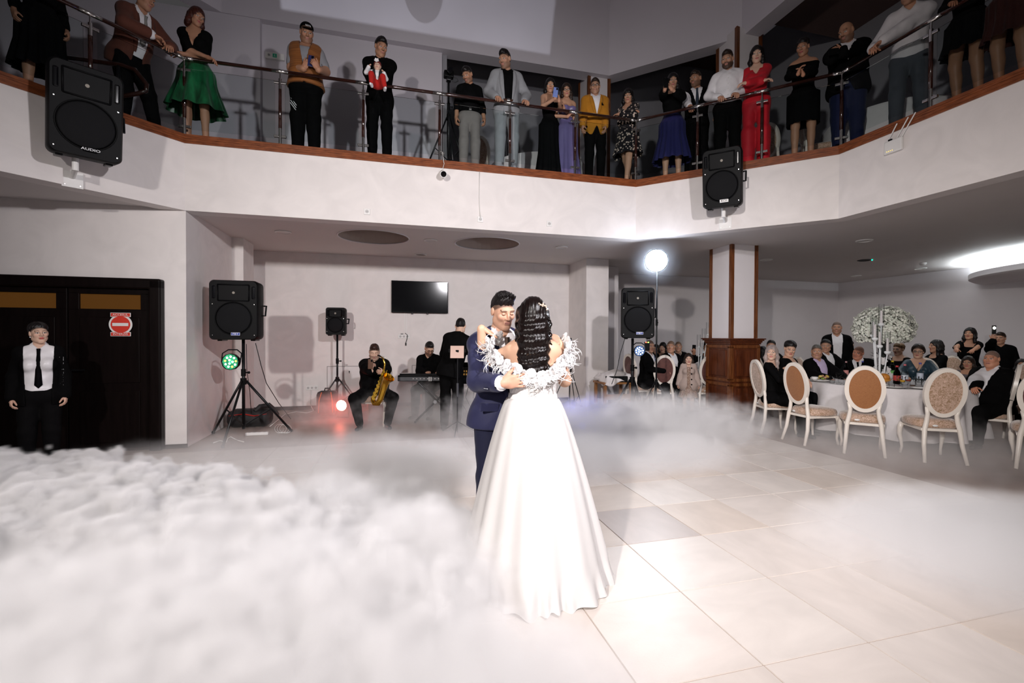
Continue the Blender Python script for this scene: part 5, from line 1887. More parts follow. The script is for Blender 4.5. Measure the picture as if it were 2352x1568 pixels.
root = thing('wifi_router', 'white wireless router with three aerials on the right fascia', 'router', W(5.76 - 0.025, 4.10, 3.71), TH - pi / 2)
mb = MB(); mb.rbox((0, 0, 0), (0.20, 0.04, 0.15), 0.012); mb.build('body', WHITEP, root)
for k, x in enumerate((-0.07, 0.03, 0.085)):
    mb = MB(); mb.tube([(x, 0.0, 0.07), (x + 0.12 + .02 * k, -0.02, 0.24 + .02 * k)], 0.0065, 6); mb.build('aerial', WHITEP, root)
mb = MB(); mb.rbox((-.03, -.012, .08), (.04, .02, .02), .003); mb.build('plug', BLACKP, root)
for k in range(4):
    mb = MB(); mb.ball((-.06 + .02 * k, -.021, -.05), .004, 6, 4); mb.build('indicator', mat('amber_led', (1, .6, .05), .4, emit=(1, .6, .05), estr=2), root)

# ceiling fittings
def downlight(label, u, v, r=0.11, dark=False, z=ZC):
    root = thing('ceiling_light' if not dark else 'ceiling_speaker', label, 'ceiling light' if not dark else 'loudspeaker', W(u, v, z), 0)
    mb = MB(); mb.lathe([(r, -0.001), (r, -0.012), (r * .86, -0.016), (r * .84, -.004)], (0, 0, 0), 28); mb.build('ring', WHITEP, root, smooth=True)
    mb = MB(); mb.lathe([(0, -0.008), (r * .85, -0.006)], (0, 0, 0), 28); mb.build('diffuser', mat('speaker_mesh_grey', (0.2, 0.17, 0.15), 0.7) if dark else mat('unlit_diffuser', (0.62, 0.58, 0.56), 0.4), root)


downlight('unlit round ceiling light near the left wall corner', -1.625, 7.78, .12)
downlight('unlit round ceiling light between the two recesses', 0.634, 7.77, .11)
downlight('round ceiling speaker with a dark mesh over the television', 0.556, 9.19, .12, True)
downlight('unlit round ceiling light right of the second recess', 2.954, 7.73, .11)
for k, (px, py) in enumerate(((1985, 552), (1985, 597), (2114, 616), (1966, 633), (1760, 596))):
    d = at(px, py, 1.0) - Vector((0, 0, EYE))
    q = Vector((0, 0, EYE)) + d * ((ZC - EYE) / d.z)
    root = thing('ceiling_light', ['unlit ceiling light nearest the fascia over the dining tables', 'dark ceiling light with a green pilot lamp', 'slim ceiling light close to the glowing cove', 'ceiling light deep in the dining room', 'ceiling light just right of the wooden column'][k], 'ceiling light', q)
    mb = MB(); mb.lathe([(0.12, -.001), (0.12, -.012), (.1, -.016), (.098, -.004)], (0, 0, 0), 24); mb.build('ring', BLACKM if k == 1 else WHITEP, root)
    mb = MB(); mb.lathe([(0, -.008), (.1, -.006)], (0, 0, 0), 24); mb.build('diffuser', MATS['unlit_diffuser'] if k != 1 else BLACKP, root)
    if k == 1:
        mb = MB(); mb.ball((.10, -.08, -.012), .012, 8, 6); mb.build('pilot_lamp', mat('green_led', (0, 1, .5), .4, emit=(0, 1, .5), estr=4), root)
q = W(10.98, 7.22, ZC)
root = thing('smoke_detector', 'white smoke detector on the dining room ceiling', 'smoke detector', q)
mb = MB(); mb.lathe([(.06, 0), (.06, -.03), (.045, -.05), (.0, -.055)], (0, 0, 0), 16); mb.build('body', WHITEP, root, smooth=True)

# glowing cove: a round drop-ceiling disc with light on top of it
cc = W(13.15, 4.8, 0)
root = thing('cove_ceiling', 'round dropped ceiling disc with cold light glowing over its rim', 'ceiling light', (cc.x, cc.y, ZC - 0.38))
mb = MB(); mb.lathe([(0.0, -0.03), (2.45, -0.03), (2.5, 0.0), (2.5, 0.10), (2.44, 0.10), (2.44, 0.02), (0, 0.02)], (0, 0, 0), 72); mb.build('disc', PLAIN, root, angle=40)
mb = MB(); mb.tube([(2.36 * cos(a), 2.36 * sin(a), 0.05) for a in np.linspace(0, 2 * pi, 73)], 0.03, 6, caps=False); mb.build('led_strip', mat('cold_led_strip', (1, 1, 1), .4, emit=(0.85, 0.95, 1.0), estr=70), root)

# gallery wall fittings
vg = VU + 0.14
root = thing('exit_light', 'emergency light box with a green pictogram on the gallery wall', 'emergency light', on_v(632, 130, vg - .03), TH)
mb = MB(); mb.rbox((0, 0, 0), (0.30, 0.06, 0.105), 0.01); mb.build('housing', WHITEP, root)
mb = MB(); mb.rbox((0.0, -0.032, 0.0), (0.065, 0.004, 0.065), 0.002); mb.build('pictogram', mat('exit_green', (0.03, 0.42, 0.25), .4), root)
mb = MB(); mb.tube([(-.01, -.036, -.02), (0, -.036, .0), (.012, -.036, -.02)], .004, 5); mb.ball((0, -.036, .012), .006, 8, 6); mb.build('running_figure', BADGEW, root)
mb = MB(); mb.ball((-.09, -.03, .0), .02, 10, 6); mb.build('lamp', mat('grey_plastic3', (.3, .3, .3), .4), root)
root = thing('alarm_bell', 'red oval alarm sounder on the gallery wall', 'alarm', on_v(567, 117, vg - .03), TH)
mb = MB(); mb.lathe([(0.0, 0.05), (.045, .04), (.06, 0.0), (.06, -.03)], (0, 0, 0), 20, Matrix.Rotation(pi / 2, 3, 'X') , sx=.85); mb.build('sounder', mat('dark_red', (.18, .012, .01), .5), root, smooth=True)
root = thing('call_point', 'square red fire alarm call point on the gallery wall', 'alarm', on_v(567, 272, vg - .02), TH)
mb = MB(); mb.rbox((0, 0, 0), (.10, .04, .115), .006); mb.build('box', MATS['dark_red'], root)
mb = MB(); mb.box((0, -.021, 0), (.055, .003, .04)); mb.build('glass_window', mat('cream_plate', (.5, .45, .3), .4), root)

# double door on the left
root = thing('door_1', 'dark double door with narrow top panes and a no entry sign', 'door', W(-3.76, 6.72, 0), TH, None, 'structure')
dw, dh = 1.72, 2.13
mb = MB()
for sg in (-1, 1):
    mb.rbox((sg * (dw / 2 + .06), -0.05, dh / 2), (0.13, 0.13, dh), 0.02)
mb.rbox((0, -0.05, dh - .055), (dw + .25, 0.13, 0.13), 0.02)
mb.build('door_frame', DOORM, root)
for sg in (-1, 1):
    cx = sg * dw / 4
    mb = MB(); mb.rbox((cx, -0.02, 0.90), (dw / 2 - 0.012, 0.05, 1.72), 0.006)
    mb.rbox((cx, -0.02, 1.985), (dw / 2 - .012, .05, .09), .006)
    for s2 in (-1, 1):
        mb.rbox((cx + s2 * (dw / 4 - .06), -.02, 1.85), (.11, .05, .22), .006)
    leaf = mb.build('door_leaf', DOORM, root)
    mb = MB(); mb.box((cx, -0.015, 1.85), (dw / 2 - .2, .006, .19)); mb.build('pane', mat('amber_lit_pane', (.05, .02, .005), .1, emit=(0.5, 0.2, 0.03), estr=0.10), leaf)
    for (z0, z1) in ((.12, .75), (.85, 1.66)):
        mb = MB(); mb.rbox((cx, -.047, (z0 + z1) / 2), (dw / 2 - .24, .02, z1 - z0), .008); mb.build('door_panel', DOORM, leaf)
    mb = MB(); mb.tube([(cx - sg * (dw / 4 - .07), -.05, 1.02), (cx - sg * (dw / 4 - .07), -.11, 1.02), (cx - sg * (dw / 4 - .20), -.11, 1.02)], .010, 8); mb.build('door_handle', BLACKM, leaf)
    for z in (.25, 1.0, 1.75):
        mb = MB(); mb.cyl((sg * (dw / 2 + .0), -.055, z), (sg * (dw / 2), -.055, z + .1), .01, n=8); mb.build('hinge', BLACKM, leaf)
SIGNR = mat('sign_red', (.62, .035, .02), .4)
SIGNW = mat('sign_white', (.72, .70, .68), .4)
root = thing('no_entry_sign', 'red and white no entry sticker sign on the right door leaf', 'sign', on_v(277, 745, 6.635), TH)
mb = MB(); mb.cyl((0, .0, 0), (0, .004, 0), .122, n=40); mb.rbox((0, .002, .118), (.212, .006, .052), .004); mb.rbox((0, .002, -.118), (.212, .006, .052), .004); mb.build('backing', SIGNW, root)
mb = MB(); mb.cyl((0, -.004, 0), (0, .0, 0), .101, n=40); mb.build('red_disc', SIGNR, root)
mb = MB(); mb.box((0, -.006, 0), (.165, .003, .037)); mb.build('white_bar', SIGNW, root)
for z, tx in ((.118, 'ACCESUL'), (-.118, 'INTERZIS')):
    mb = MB(); mb.rbox((0, -.0025, z), (.198, .003, .040), .001); b = mb.build('text_panel', SIGNR, root)
    text_obj('lettering', tx, .036, (0, -.0055, z), FACE, SIGNW, b, sx=1.05)

# keyboard on its X stand, mixer, tablet stand
kc = at(1005, 868, 7.75)
root = thing('keyboard', 'black stage keyboard seen from its rear panel', 'keyboard', (kc.x, kc.y, 0.685), 0.03)
mb = MB(); mb.rbox((0, 0.0, 0.055), (1.28, 0.32, 0.10), 0.012); mb.build('case', BLACKP, root)
mb = MB(); mb.box((0, -0.162, 0.045), (1.26, 0.004, 0.06)); mb.build('rear_panel', mat('dark_grey_panel', (.055, .055, .06), .4), root)
mb = MB(); mb.box((0, 0.10, 0.108), (1.14, 0.13, 0.012)); mb.build('white_keys', WHITEP, root)
mb = MB()
for k in range(52):
    if k % 7 not in (2, 6):
        mb.box((-.56 + k * .0219 + .011, .07, .118), (.012, .08, .012))
mb.build('black_keys', BLACKG, root)
mb = MB()
for k in range(9):
    mb.cyl((-.38 + .06 * k, -.170, .05), (-.38 + .06 * k, -.162, .05), .010, n=10)
mb.build('jack', STEEL, root)
mb = MB(); mb.box((-.115, -.17, .045), (.014, .02, .07)); mb.box((-.085, -.17, .045), (.014, .02, .07)); mb.build('white_plug', WHITEP, root)
mb = MB(); mb.rbox((0, .0, .115), (1.26, .1, .02), .005); mb.build('control_panel', BLACKG, root)
st = thing('keyboard_stand', 'folding X stand under the keyboard', 'stand', (kc.x, kc.y, 0), 0.03)
for y in (-.12, .12):
    for sg in (-1, 1):
        mb = MB(); mb.tube([(sg * .30, y, .66), (-sg * .34, y, .03)], .016, 8); mb.build('leg', BLACKM, st)
mb = MB(); mb.cyl((-0.02, -.15, .345), (-.02, .15, .345), .03, n=12); mb.build('pivot', mat('pivot_steel', (.4, .4, .42), .3, metal=.8), st)
for sg in (-1, 1):
    mb = MB(); mb.cyl((sg * .30, -.18, .667), (sg * .30, .18, .667), .018, n=8); mb.cyl((sg * .34, -.2, .02), (sg * .34, .2, .02), .018, n=8); mb.build('cross_bar', BLACKM, st)
mc = at(1100, 850, 7.6)
root = thing('mixing_desk', 'small mixing desk with orange lit faders half hidden by the groom', 'mixer', (mc.x, mc.y, .78), -0.1)
mb = MB(); mb.prism([(-.30, 0), (.30, 0), (.30, .14), (-.30, .14)], .3, Matrix.Translation((0, -.15, 0))); mb.prism([(-.30, .14), (.30, .14), (.30, .22), (-.30, .22)], .08, Matrix.Translation((0, .07, 0))); mb.build('case', BLACKP, root)
mb = MB()
for k in range(14):
    for j in range(2):
        mb.box((-.26 + .04 * k, -.153, .04 + .05 * j), (.02, .006, .03))
mb.build('fader_row', mat('fader_amber', (.35, .18, .04), .4, emit=(1, .5, .1), estr=.12), root)
mb = MB()
for k in range(10):
    mb.cyl((-.25 + .055 * k, .05, .14), (-.25 + .055 * k, .05, .165 + .05 * (k % 4 == 1)), .009, n=8)
mb.build('knob', BLACKG, root)
root2 = thing('mixer_stand', 'dark table stand under the mixing desk', 'stand', (mc.x, mc.y, 0), -0.1)
mb = MB(); mb.rbox((0, 0, .72), (.75, .36, .11), .01); mb.build('top', BLACKP, root2)
for sx in (-.3, .3):
    for sy in (-.12, .12):
        mb = MB(); mb.cyl((sx, sy, 0), (sx, sy, .7), .022, n=8); mb.build('leg', BLACKM, root2)
for k in range(5):
    squiggle(['looping', 'hanging', 'slack', 'thin', 'curved'][k] + ' black cable under the mixing desk', [Vector((mc.x - .25 + .1 * k, mc.y - .1, .68)), Vector((mc.x - .32 + .12 * k, mc.y - .18, .45)), Vector((mc.x - .18 + .1 * k, mc.y - .2, .22)), Vector((mc.x - .3 + .14 * k, mc.y - .22, .01))], .005, CABLEB)
p = floor_at(1051, 6.75)
root = thing('tablet_stand', 'black microphone stand holding the tablet', 'stand', p, 0)
mb = MB(); mb.cyl((0, 0, .02), (0, 0, 1.22), .010, n=10); mb.build('pole', BLACKM, root)
mb = MB(); mb.cyl((0, 0, .55), (0, 0, .75), .018, n=10); mb.build('clutch', mat('clutch_grey', (.05, .05, .055), .5), root)
for k in range(3):
    a = 2 * pi * k / 3 + .5
    mb = MB(); mb.tube([(0, 0, .18), (.28 * cos(a), .28 * sin(a), .015)], .009, 6); mb.build('leg', BLACKM, root)
mb = MB(); mb.rbox((0, -.02, 1.225), (.25, .03, .025), .006); mb.rbox((0, -.03, 1.21), (.05, .05, .06), .008); mb.box((-.115, -.03, 1.23), (.02, .03, .05)); mb.box((.115, -.03, 1.23), (.02, .03, .05)); mb.build('clamp', BLACKP, root)
t = at(1050, 808, 6.7)
root = thing('tablet', 'pale rose backed tablet clamped on the microphone stand', 'tablet', t, 0.05)
root.rotation_euler = Euler((radians(-18), 0, 0.08), 'XYZ')
mb = MB(); mb.rbox((0, 0, 0), (.20, .008, .19), .004); mb.build('back', mat('rose_metal', (.62, .43, .36), .35, metal=.4), root)
mb = MB(); mb.box((0, .0055, 0), (.185, .002, .17)); mb.build('screen', BLACKG, root)

# small cold-spark fountains standing on the dance floor
for lab, px, Y in (('small spark fountain base with an upright tube right of the bride', 1355, 5.75), ('small spark fountain base further right in the fog', 1627, 6.1)):
    p = floor_at(px, Y)
    root = thing('spark_fountain', lab, 'stage effect', p, 0.2)
    mb = MB(); mb.rbox((0, 0, .06), (.13, .13, .12), .01); mb.build('base', BLACKM, root)
    mb = MB(); mb.cyl((-.01, 0, .12), (-.01, 0, .20), .014, n=10); mb.build('tube', WHITEP, root)

# side table with a rumpled white cloth behind the pier
p = at(1408, 860, 8.9); p.z = 0
root = thing('side_table', 'wooden side table half hidden behind the pier', 'table', p, TH)
OAK = mat('oak', (.33, .15, .05), .45, color2=(.22, .09, .03), vscale=6, stretch=(1, 6, 1))
mb = MB(); mb.rbox((0, 0, .56), (.62, .5, .04), .006); mb.build('top', OAK, root)
for sx in (-.27, .27):
    for sy in (-.2, .2):
        mb = MB(); mb.box((sx, sy, .27), (.05, .05, .54)); mb.build('leg', OAK, root)
mb = MB(); mb.box((0, -.22, .30), (.5, .03, .10)); mb.build('rail', OAK, root)
mb = MB(); mb.rbox((0, -.1, .64), (.42, .25, .11), .01)
o = mb.build('crate', BLACKP); o.location = p + Vector((.02, -.02, 0)); tag(o, 'black slatted crate on the side table under the white cloth', 'crate')
n, V, Fc = 26, [], []
for j in range(n):
    for k in range(n):
        x, y = -.36 + .72 * j / (n - 1), -.30 + .60 * k / (n - 1)
        e = max(abs(x) - .24, abs(y) - .18, 0)
        z = .74 + .07 * exp(-((x - .05) ** 2 + y * y) / .02) + .025 * sin(14 * x + 9 * y) * sin(11 * y - 4 * x) - 1.5 * e * (1 + .3 * sin(9 * x + 7 * y))
        V.append((x * (1 - e * .8), y * (1 - e * .8), z))
for j in range(n - 1):
    for k in range(n - 1):
        Fc.append((j * n + k, (j + 1) * n + k, (j + 1) * n + k + 1, j * n + k + 1))
mb = MB(); mb.add(V, Fc)
o = mb.build('white_cloth', cloth('table_linen', (.74, .70, .69), .8), smooth=True)
o.location = p + Vector((.03, 0, 0)); o.rotation_euler = (0, 0, TH)
md = o.modifiers.new('thick', 'SOLIDIFY'); md.thickness = .006
tag(o, 'rumpled white cloth heaped on the side table', 'cloth')
# ------------------------------------------------------------------ dining tables, chairs and what stands on them
LINEN = cloth('white_tablecloth', (0.72, 0.68, 0.68), 0.75, var=0.04, bump=0.03)


def round_table(label, cx, cy, r, cloth_label, folds=17, hem=0.10, seed=1, top=0.76):
    root = thing('round_table', label, 'table', (cx, cy, 0), 0.3)
    mb = MB(); mb.cyl((0, 0, top - .045), (0, 0, top - .008), r - 0.02, n=40); mb.build('tabletop', OAK, root)
    mb = MB(); mb.cyl((0, 0, .03), (0, 0, top - .045), .06, n=12); mb.build('pedestal', BLACKM, root)
    for k in range(4):
        a = pi / 2 * k
        mb = MB(); mb.tube([(0, 0, .06), (.45 * cos(a), .45 * sin(a), .03)], .03, 8); mb.build('leg', BLACKM, root)
    n, rows = 180, 16
    rg = random.Random(seed)
    ph = [rg.uniform(0, 6.28) for _ in range(4)]
    V, Fc = [(0, 0, top)], []
    for j in range(1, rows + 1):
        for k in range(n):
            a = 2 * pi * k / n
            if j <= 4:
                rr, z = r * j / 4, top
            else:
                t = (j - 4) / (rows - 4)
                fold = sin(folds * a + ph[0] + .8 * sin(3 * a + ph[1])) + .5 * sin(folds * .5 * a + ph[2])
                rr = r + 0.012 + 0.06 * t + 0.058 * t ** .7 * fold
                z = top - 0.006 - (top - hem - .012 * sin(5 * a + ph[3])) * t
            V.append((rr * cos(a), rr * sin(a), z))
    Fc += [(0, 1 + k, 1 + (k + 1) % n) for k in range(n)]
    for j in range(rows - 1):
        Fc += [(1 + j * n + k, 1 + j * n + (k + 1) % n, 1 + (j + 1) * n + (k + 1) % n, 1 + (j + 1) * n + k) for k in range(n)]
    mb = MB(); mb.add(V, Fc)
    o = mb.build('tablecloth', LINEN, None, angle=50)
    o.location = (cx, cy, 0.002)
    tag(o, cloth_label, 'tablecloth')
    return root


TX, TY, TR = 5.66, 6.95, 1.02
TZ = 0.764
round_table('round dining table right of the wooden column', TX, TY, TR, 'white cloth hanging in folds over the round dining table on the right')

CG = 'oval backed cream chairs'
ch = make_chair('oval chair with brown back, nearest the middle of the round table', CG, VELVET2)


def face(dx, dy):
    """rotation that turns a chair (seat towards -Y) to look along (dx, dy)"""
    return atan2(dy, dx) + pi / 2


def place(o, x, y, tx, ty):
    o.location = (x, y, 0)
    o.rotation_euler = (0, 0, face(tx - x, ty - y))
    return o


place(ch, 4.46, 5.80, 4.46 + .545, 5.80 + .84)
ch4 = make_chair('oval chair with pale crushed velvet back, in front of the large man', CG, VELVET)
place(ch4, 5.05, 5.48, 5.05 + .28, 5.48 + .96)
c2 = copy_chair(ch, 'oval chair with dark brown back turned sideways, left of the brown backed one', (0, 0), 0); place(c2, 4.14, 6.32, 5.15, 6.50)
c1 = make_chair('oval chair seen edge on, where the fair haired woman sits', CG, VELVET); place(c1, 4.02, 7.02, 5.6, 6.95)
c5 = make_chair('oval chair with plum back cut off by the right edge', CG, VELVET3); place(c5, 5.93, 5.10, 6.6, 5.75)
for lab, px, Y, src in (('oval chair with a plum back behind the table, beside the standing man', 1938, 8.6, ch), ('oval chair behind the flowers with its pale back showing', 2070, 8.5, ch4), ('oval chair holding the woman in glasses', 2112, 7.75, ch4),
                        ('oval chair under the hands of the standing woman', 2180, 8.7, c5), ('oval chair behind the large man on the right', 2318, 6.75, ch4), ('oval chair under the man in the lilac shirt', 1868, 7.9, ch4),
                        ('oval chair between the fair haired woman and the wall', 1765, 8.6, ch4), ('oval chair under the large man', 2272, 6.15, ch4)):
    q = at(px, 800, Y)
    o = copy_chair(src, lab, (0, 0), 0)
    place(o, q.x, q.y, TX, TY)
# the other table, half hidden by the column
T2 = at(1585, 800, 9.9)
round_table('round dining table left of the wooden column', T2.x, T2.y, .85, 'white cloth on the round table left of the column', seed=4)
for lab, px, Y, tx, ty in (('oval chair with plum back, left of the little girl', 1520, 8.85, .12, 1), ('oval chair with plum back, right of the little girl', 1617, 8.85, -.05, 1), ('oval chair of the man behind the strobe stand', 1470, 9.2, 1, .4)):
    q = at(px, 800, Y)
    o = copy_chair(c5, lab, (0, 0), 0)
    place(o, q.x, q.y, q.x + tx, q.y + ty)
# chairs on the balcony, seen through the glass
for lab, px, Y, rz in (('cream chair on the balcony behind the grey suit', 1120, 8.6, 2.6), ('cream chair on the balcony right of the lady in red', 1790, 7.9, 1.9), ('cream chair on the balcony beside the woman in the black dress', 1880, 7.3, 1.2), ('cream chair on the balcony at the feet of the bald man', 1955, 7.4, 2.2)):
    q = at(px, 350, Y)
    o = copy_chair(ch4, lab, (0, 0), 0, 'cream chairs on the balcony')
    o.location = (q.x, q.y, ZF); o.rotation_euler = (0, 0, rz)
qt = at(2040, 300, 7.0)
root = thing('gallery_table', 'table with a pale cloth on the balcony behind the leaning man', 'table', (qt.x, qt.y, ZF), 0)
mb = MB(); mb.cyl((0, 0, .70), (0, 0, .74), .8, n=40); mb.build('tabletop', OAK, root)
mb = MB(); mb.cyl((0, 0, 0), (0, 0, .7), .06, n=12); mb.build('pedestal', BLACKM, root)
mb = MB(); mb.lathe([(0, .745), (.8, .745), (.83, .70), (.85, .25)], (0, 0, 0), 48); mb.build('cloth', LINEN, root, angle=40)
qt = at(1235, 270, 9.1)
root = thing('gallery_table', 'table with a pale cloth on the balcony behind the woman with the blue phone', 'table', (qt.x, qt.y, ZF), 0)
mb = MB(); mb.cyl((0, 0, .70), (0, 0, .74), .95, n=40); mb.build('tabletop', OAK, root)
mb = MB(); mb.cyl((0, 0, 0), (0, 0, .7), .06, n=12); mb.build('pedestal', BLACKM, root)
mb = MB(); mb.lathe([(0, .745), (.95, .745), (.98, .70), (1.0, .3)], (0, 0, 0), 48); mb.build('cloth', LINEN, root, angle=40)

# ---- tableware on the round table
TG = thin_glass('table_glass', (0.95, 0.96, 0.96), 0.14, 0.03)
CHINA = mat('white_china', (.74, .72, .70), .2)


def on_table(px, py, z=TZ):
    d = _right * ((px - 1176) / F) + _up * (-(py - 784) / F) + _fw
    q = Vector((0, 0, EYE)) + d * ((z - EYE) / d.z)
    v = Vector((q.x - TX, q.y - TY, 0))
    if v.length > TR - .12:
        v = v.normalized() * (TR - .12)
    return Vector((TX + v.x, TY + v.y, z + .003))


def plate(lab, p, r=.14):
    root = thing('plate', lab, 'plate', p, 0, 'china plates on the round table')
    mb = MB(); mb.lathe([(0, .004), (r * .6, .004), (r * .68, .012), (r, .020), (r, .024), (r * .66, .016), (r * .58, .009), (0, .008)], (0, 0, 0), 32); mb.build('dish', CHINA, root, smooth=True)
    return root


def bottle(lab, p, h=.29, r=.038, body=None, cap=(.5, .03, .03), labelc=(.6, .62, .66)):
    root = thing('bottle', lab, 'bottle', p)
    mb = MB(); mb.lathe([(r * .8, 0), (r, .01), (r, h * .55), (r * .85, h * .66), (r * .38, h * .80), (r * .34, h * .93)], (0, 0, 0), 18); mb.build('glass', body or TG, root, smooth=True)
    mb = MB(); mb.lathe([(r * 1.01, h * .18), (r * 1.02, h * .2), (r * 1.02, h * .45), (r * 1.01, h * .47)], (0, 0, 0), 18); mb.build('label', mat('bottle_label_%.2f_%.2f' % labelc[:2], labelc, .5), root, smooth=True)
    mb = MB(); mb.cyl((0, 0, h * .92), (0, 0, h), r * .42, n=12); mb.build('cap', mat('bottle_cap_%.2f_%.2f' % cap[:2], cap, .4), root)
    return root


def glass(lab, p, h=.15, stem=True, fill=None, group='drinking glasses on the round table'):
    root = thing('drinking_glass', lab, 'glass', p, 0, group)
    if stem:
        pr = [(.033, .0), (.033, .003), (.005, .008), (.004, h * .45), (.022, h * .52), (.034, h * .68), (.032, h)]
    else:
        pr = [(.026, 0), (.030, .004), (.034, h)]
    mb = MB(); mb.lathe(pr, (0, 0, 0), 16); mb.build('bowl', TG, root, smooth=True)
    if fill:
        z0 = h * .55 if stem else .006
        mb = MB(); mb.lathe([(0, z0), (.024, z0 + .004), (.029, z0 + h * .18), (0, z0 + h * .18)], (0, 0, 0), 14); mb.build('drink', mat('drink_%.2f' % fill[0], fill, .15), root, smooth=True)
    return root


random.seed(3)
b0 = bottle('small bottle with a red and white cap, left behind the brown backed chair', on_table(1943, 868), .28, .036, thin_glass('dark_bottle', (.10, .08, .07), .2), (.55, .30, .30), (.55, .22, .20))
bottle('small bottle with a blue cap next to the red capped one', on_table(1960, 862), .28, .036, MATS['dark_bottle'], (.05, .06, .35), (.4, .4, .5))
bottle('green bottle with a yellow cap behind the bread', on_table(2058, 866), .30, .045, thin_glass('green_bottle', (.08, .30, .05), .2), (.75, .55, .02), (.10, .35, .06))
bottle('dark cola bottle with a red label beside the bread', on_table(2060, 882), .27, .045, MATS['dark_bottle'], (.5, .03, .03), (.45, .05, .04))
bottle('clear water bottle with a red and white cap', on_table(2078, 884), .30, .040, None, (.55, .12, .14), (.62, .64, .70))
bottle('clear water bottle with a blue cap in front of the woman in glasses', on_table(2113, 878), .30, .040, None, (.06, .06, .35), (.55, .60, .70))
for k, (px, py, st, fl) in enumerate(((1915, 882, True, None), (1922, 890, False, None), (1930, 884, True, None), (1908, 880, False, (.30, .30, .30)), (1938, 880, True, None), (2086, 890, True, (.25, .04, .02)), (2066, 888, True, (.35, .10, .02)),
                                      (2096, 888, False, (.10, .05, .03)), (2104, 890, True, None), (2116, 890, True, None), (2124, 888, False, None), (2132, 886, True, None), (2073, 892, True, (.55, .30, .02)), (2048, 890, False, None), (2110, 884, False, None), (1925, 878, True, None))):
    glass(('stemmed' if st else 'straight') + ' glass ' + ('in the cluster beside the plate of food' if px < 2000 else 'in the crowd of glasses right of the bread'), on_table(px, py), .15 if st else .10, st, fl,
          ('glasses beside the plate of food' if px < 2000 else 'glasses right of the bread') + (' with stems' if st else ' without stems'))
pl = plate('plate of food in front of the man in the lilac shirt', on_table(1885, 876), .17)
plate('empty plate at the left rim of the table', on_table(1925, 893), .15)
plate('empty plate at the front rim beside the bread', on_table(2060, 895), .15)
plate('empty plate in front of the large man', on_table(2130, 896), .14)
pq = on_table(1885, 876)
root = thing('sauce_bowl', 'small white bowl on the plate of food', 'bowl', pq + Vector((-.09, 0, .02)))
mb = MB(); mb.lathe([(.025, 0), (.04, .02), (.045, .05), (.041, .05), (.036, .02), (0, .008)], (0, 0, 0), 20); mb.build('bowl', CHINA, root, smooth=True)
mb = MB(); mb.tube([(-.043, 0, .045), (-.065, 0, .04), (-.06, 0, .02), (-.04, 0, .02)], .005, 6); mb.build('handle', CHINA, root)
FOODS = [((.55, .40, .12), 'yellow'), ((.20, .28, .05), 'green'), ((.50, .26, .15), 'pinkish'), ((.45, .30, .05), 'golden'), ((.60, .45, .30), 'pale')]
for k in range(9):
    c, nm = FOODS[k % 5]
    mb = MB(); mb.ball((0, 0, 0), (.03, .022, .017), 8, 6)
    o = mb.build('appetiser', mat('food_' + nm, c, .5, var=.3, vscale=60), smooth=True)
    o.location = pq + Vector((-.02 + .035 * (k % 5), .03 - .055 * (k // 5), .045 + .018 * (k % 3)))
    o.rotation_euler = (random.uniform(-.6, .6), random.uniform(-.6, .6), random.uniform(0, 3))
    tag(o, nm + ' bite of food heaped on the plate', 'food', 'bites of food on the plate, ' + nm)
bq = on_table(2022, 893)
root = thing('bread_bowl', 'footed gold glass bowl holding the bread', 'bowl', bq)
GOLDG = mat('amber_glass', (.55, .24, .03), .15, coat=.5)
mb = MB(); mb.lathe([(.06, 0), (.06, .006), (.014, .02), (.014, .05), (.03, .055), (.09, .085), (.115, .115), (.11, .115), (.03, .062), (0, .06)], (0, 0, 0), 24); mb.build('bowl', GOLDG, root, smooth=True)
CRUST = mat('bread_crust', (.62, .26, .04), .45, color2=(.45, .15, .02), vscale=14, bump=.2, bscale=50)
for k, (dx, dy, s_) in enumerate(((-.04, .0, 1.0), (.045, .01, 1.05))):
    mb = MB(); mb.ball((0, 0, 0), (.062 * s_, .07, .055), 14, 10)
    o = mb.build('bread_roll', CRUST, smooth=True); o.location = bq + Vector((dx, dy, .135))
    tag(o, ['golden bread roll on the left in the footed bowl', 'golden bread roll on the right in the footed bowl'][k], 'bread')
for k, px in enumerate((2046, 2052)):
    root = thing('fork', ['gold fork', 'gold fork'][k] + ' lying on the cloth right of the bread', 'cutlery', on_table(px, 897), .5 + .2 * k, 'gold forks beside the bread')
    mb = MB(); mb.box((0, -.05, .004), (.006, .10, .003)); mb.build('handle', mat('gold_metal', (.55, .33, .10), .25, metal=1), root)
    for j in range(4):
        mb = MB(); mb.box((-.009 + .006 * j, .03, .004), (.003, .05, .003)); mb.build('tine', MATS['gold_metal'], root)

# ---- centrepiece: flower ball on a stem with orchids, candle stand with glass chimneys
fc = at(2030, 800, 6.95)
root = thing('flower_centrepiece', 'big round centrepiece of white blossom over a dark stem with orchids', 'flowers', (TX + (fc.x - TX) * 1, TY + .02, TZ))
mb = MB()
rg = np.random.default_rng(2)
mb.tube([(0, 0, 0), (.01, 0, .3), (-.01, 0.01, .55), (0, 0, .68)], [.05, .045, .05, .06], 8)
mb.build('stem', mat('dark_foliage', (.012, .016, .012), .6), root)
mb = MB()
for k in range(60):
    a, z = rg.uniform(0, 6.28), rg.uniform(.04, .62)
    r = .05 + .06 * rg.random()
    c = Vector((r * cos(a), r * sin(a), z)); d = Vector((cos(a), sin(a), rg.uniform(-.5, .8))).normalized() * .07
    s_ = d.cross(Vector((0, 0, 1))).normalized() * .018
    mb.add([c, c + d * .5 + s_, c + d, c + d * .5 - s_], [(0, 1, 2, 3)])
lv = mb.build('leaves', MATS['dark_foliage'], root); lv['kind'] = 'stuff'
ORCH = mat('white_petal', (.74, .71, .70), .5, var=.06, vscale=30)


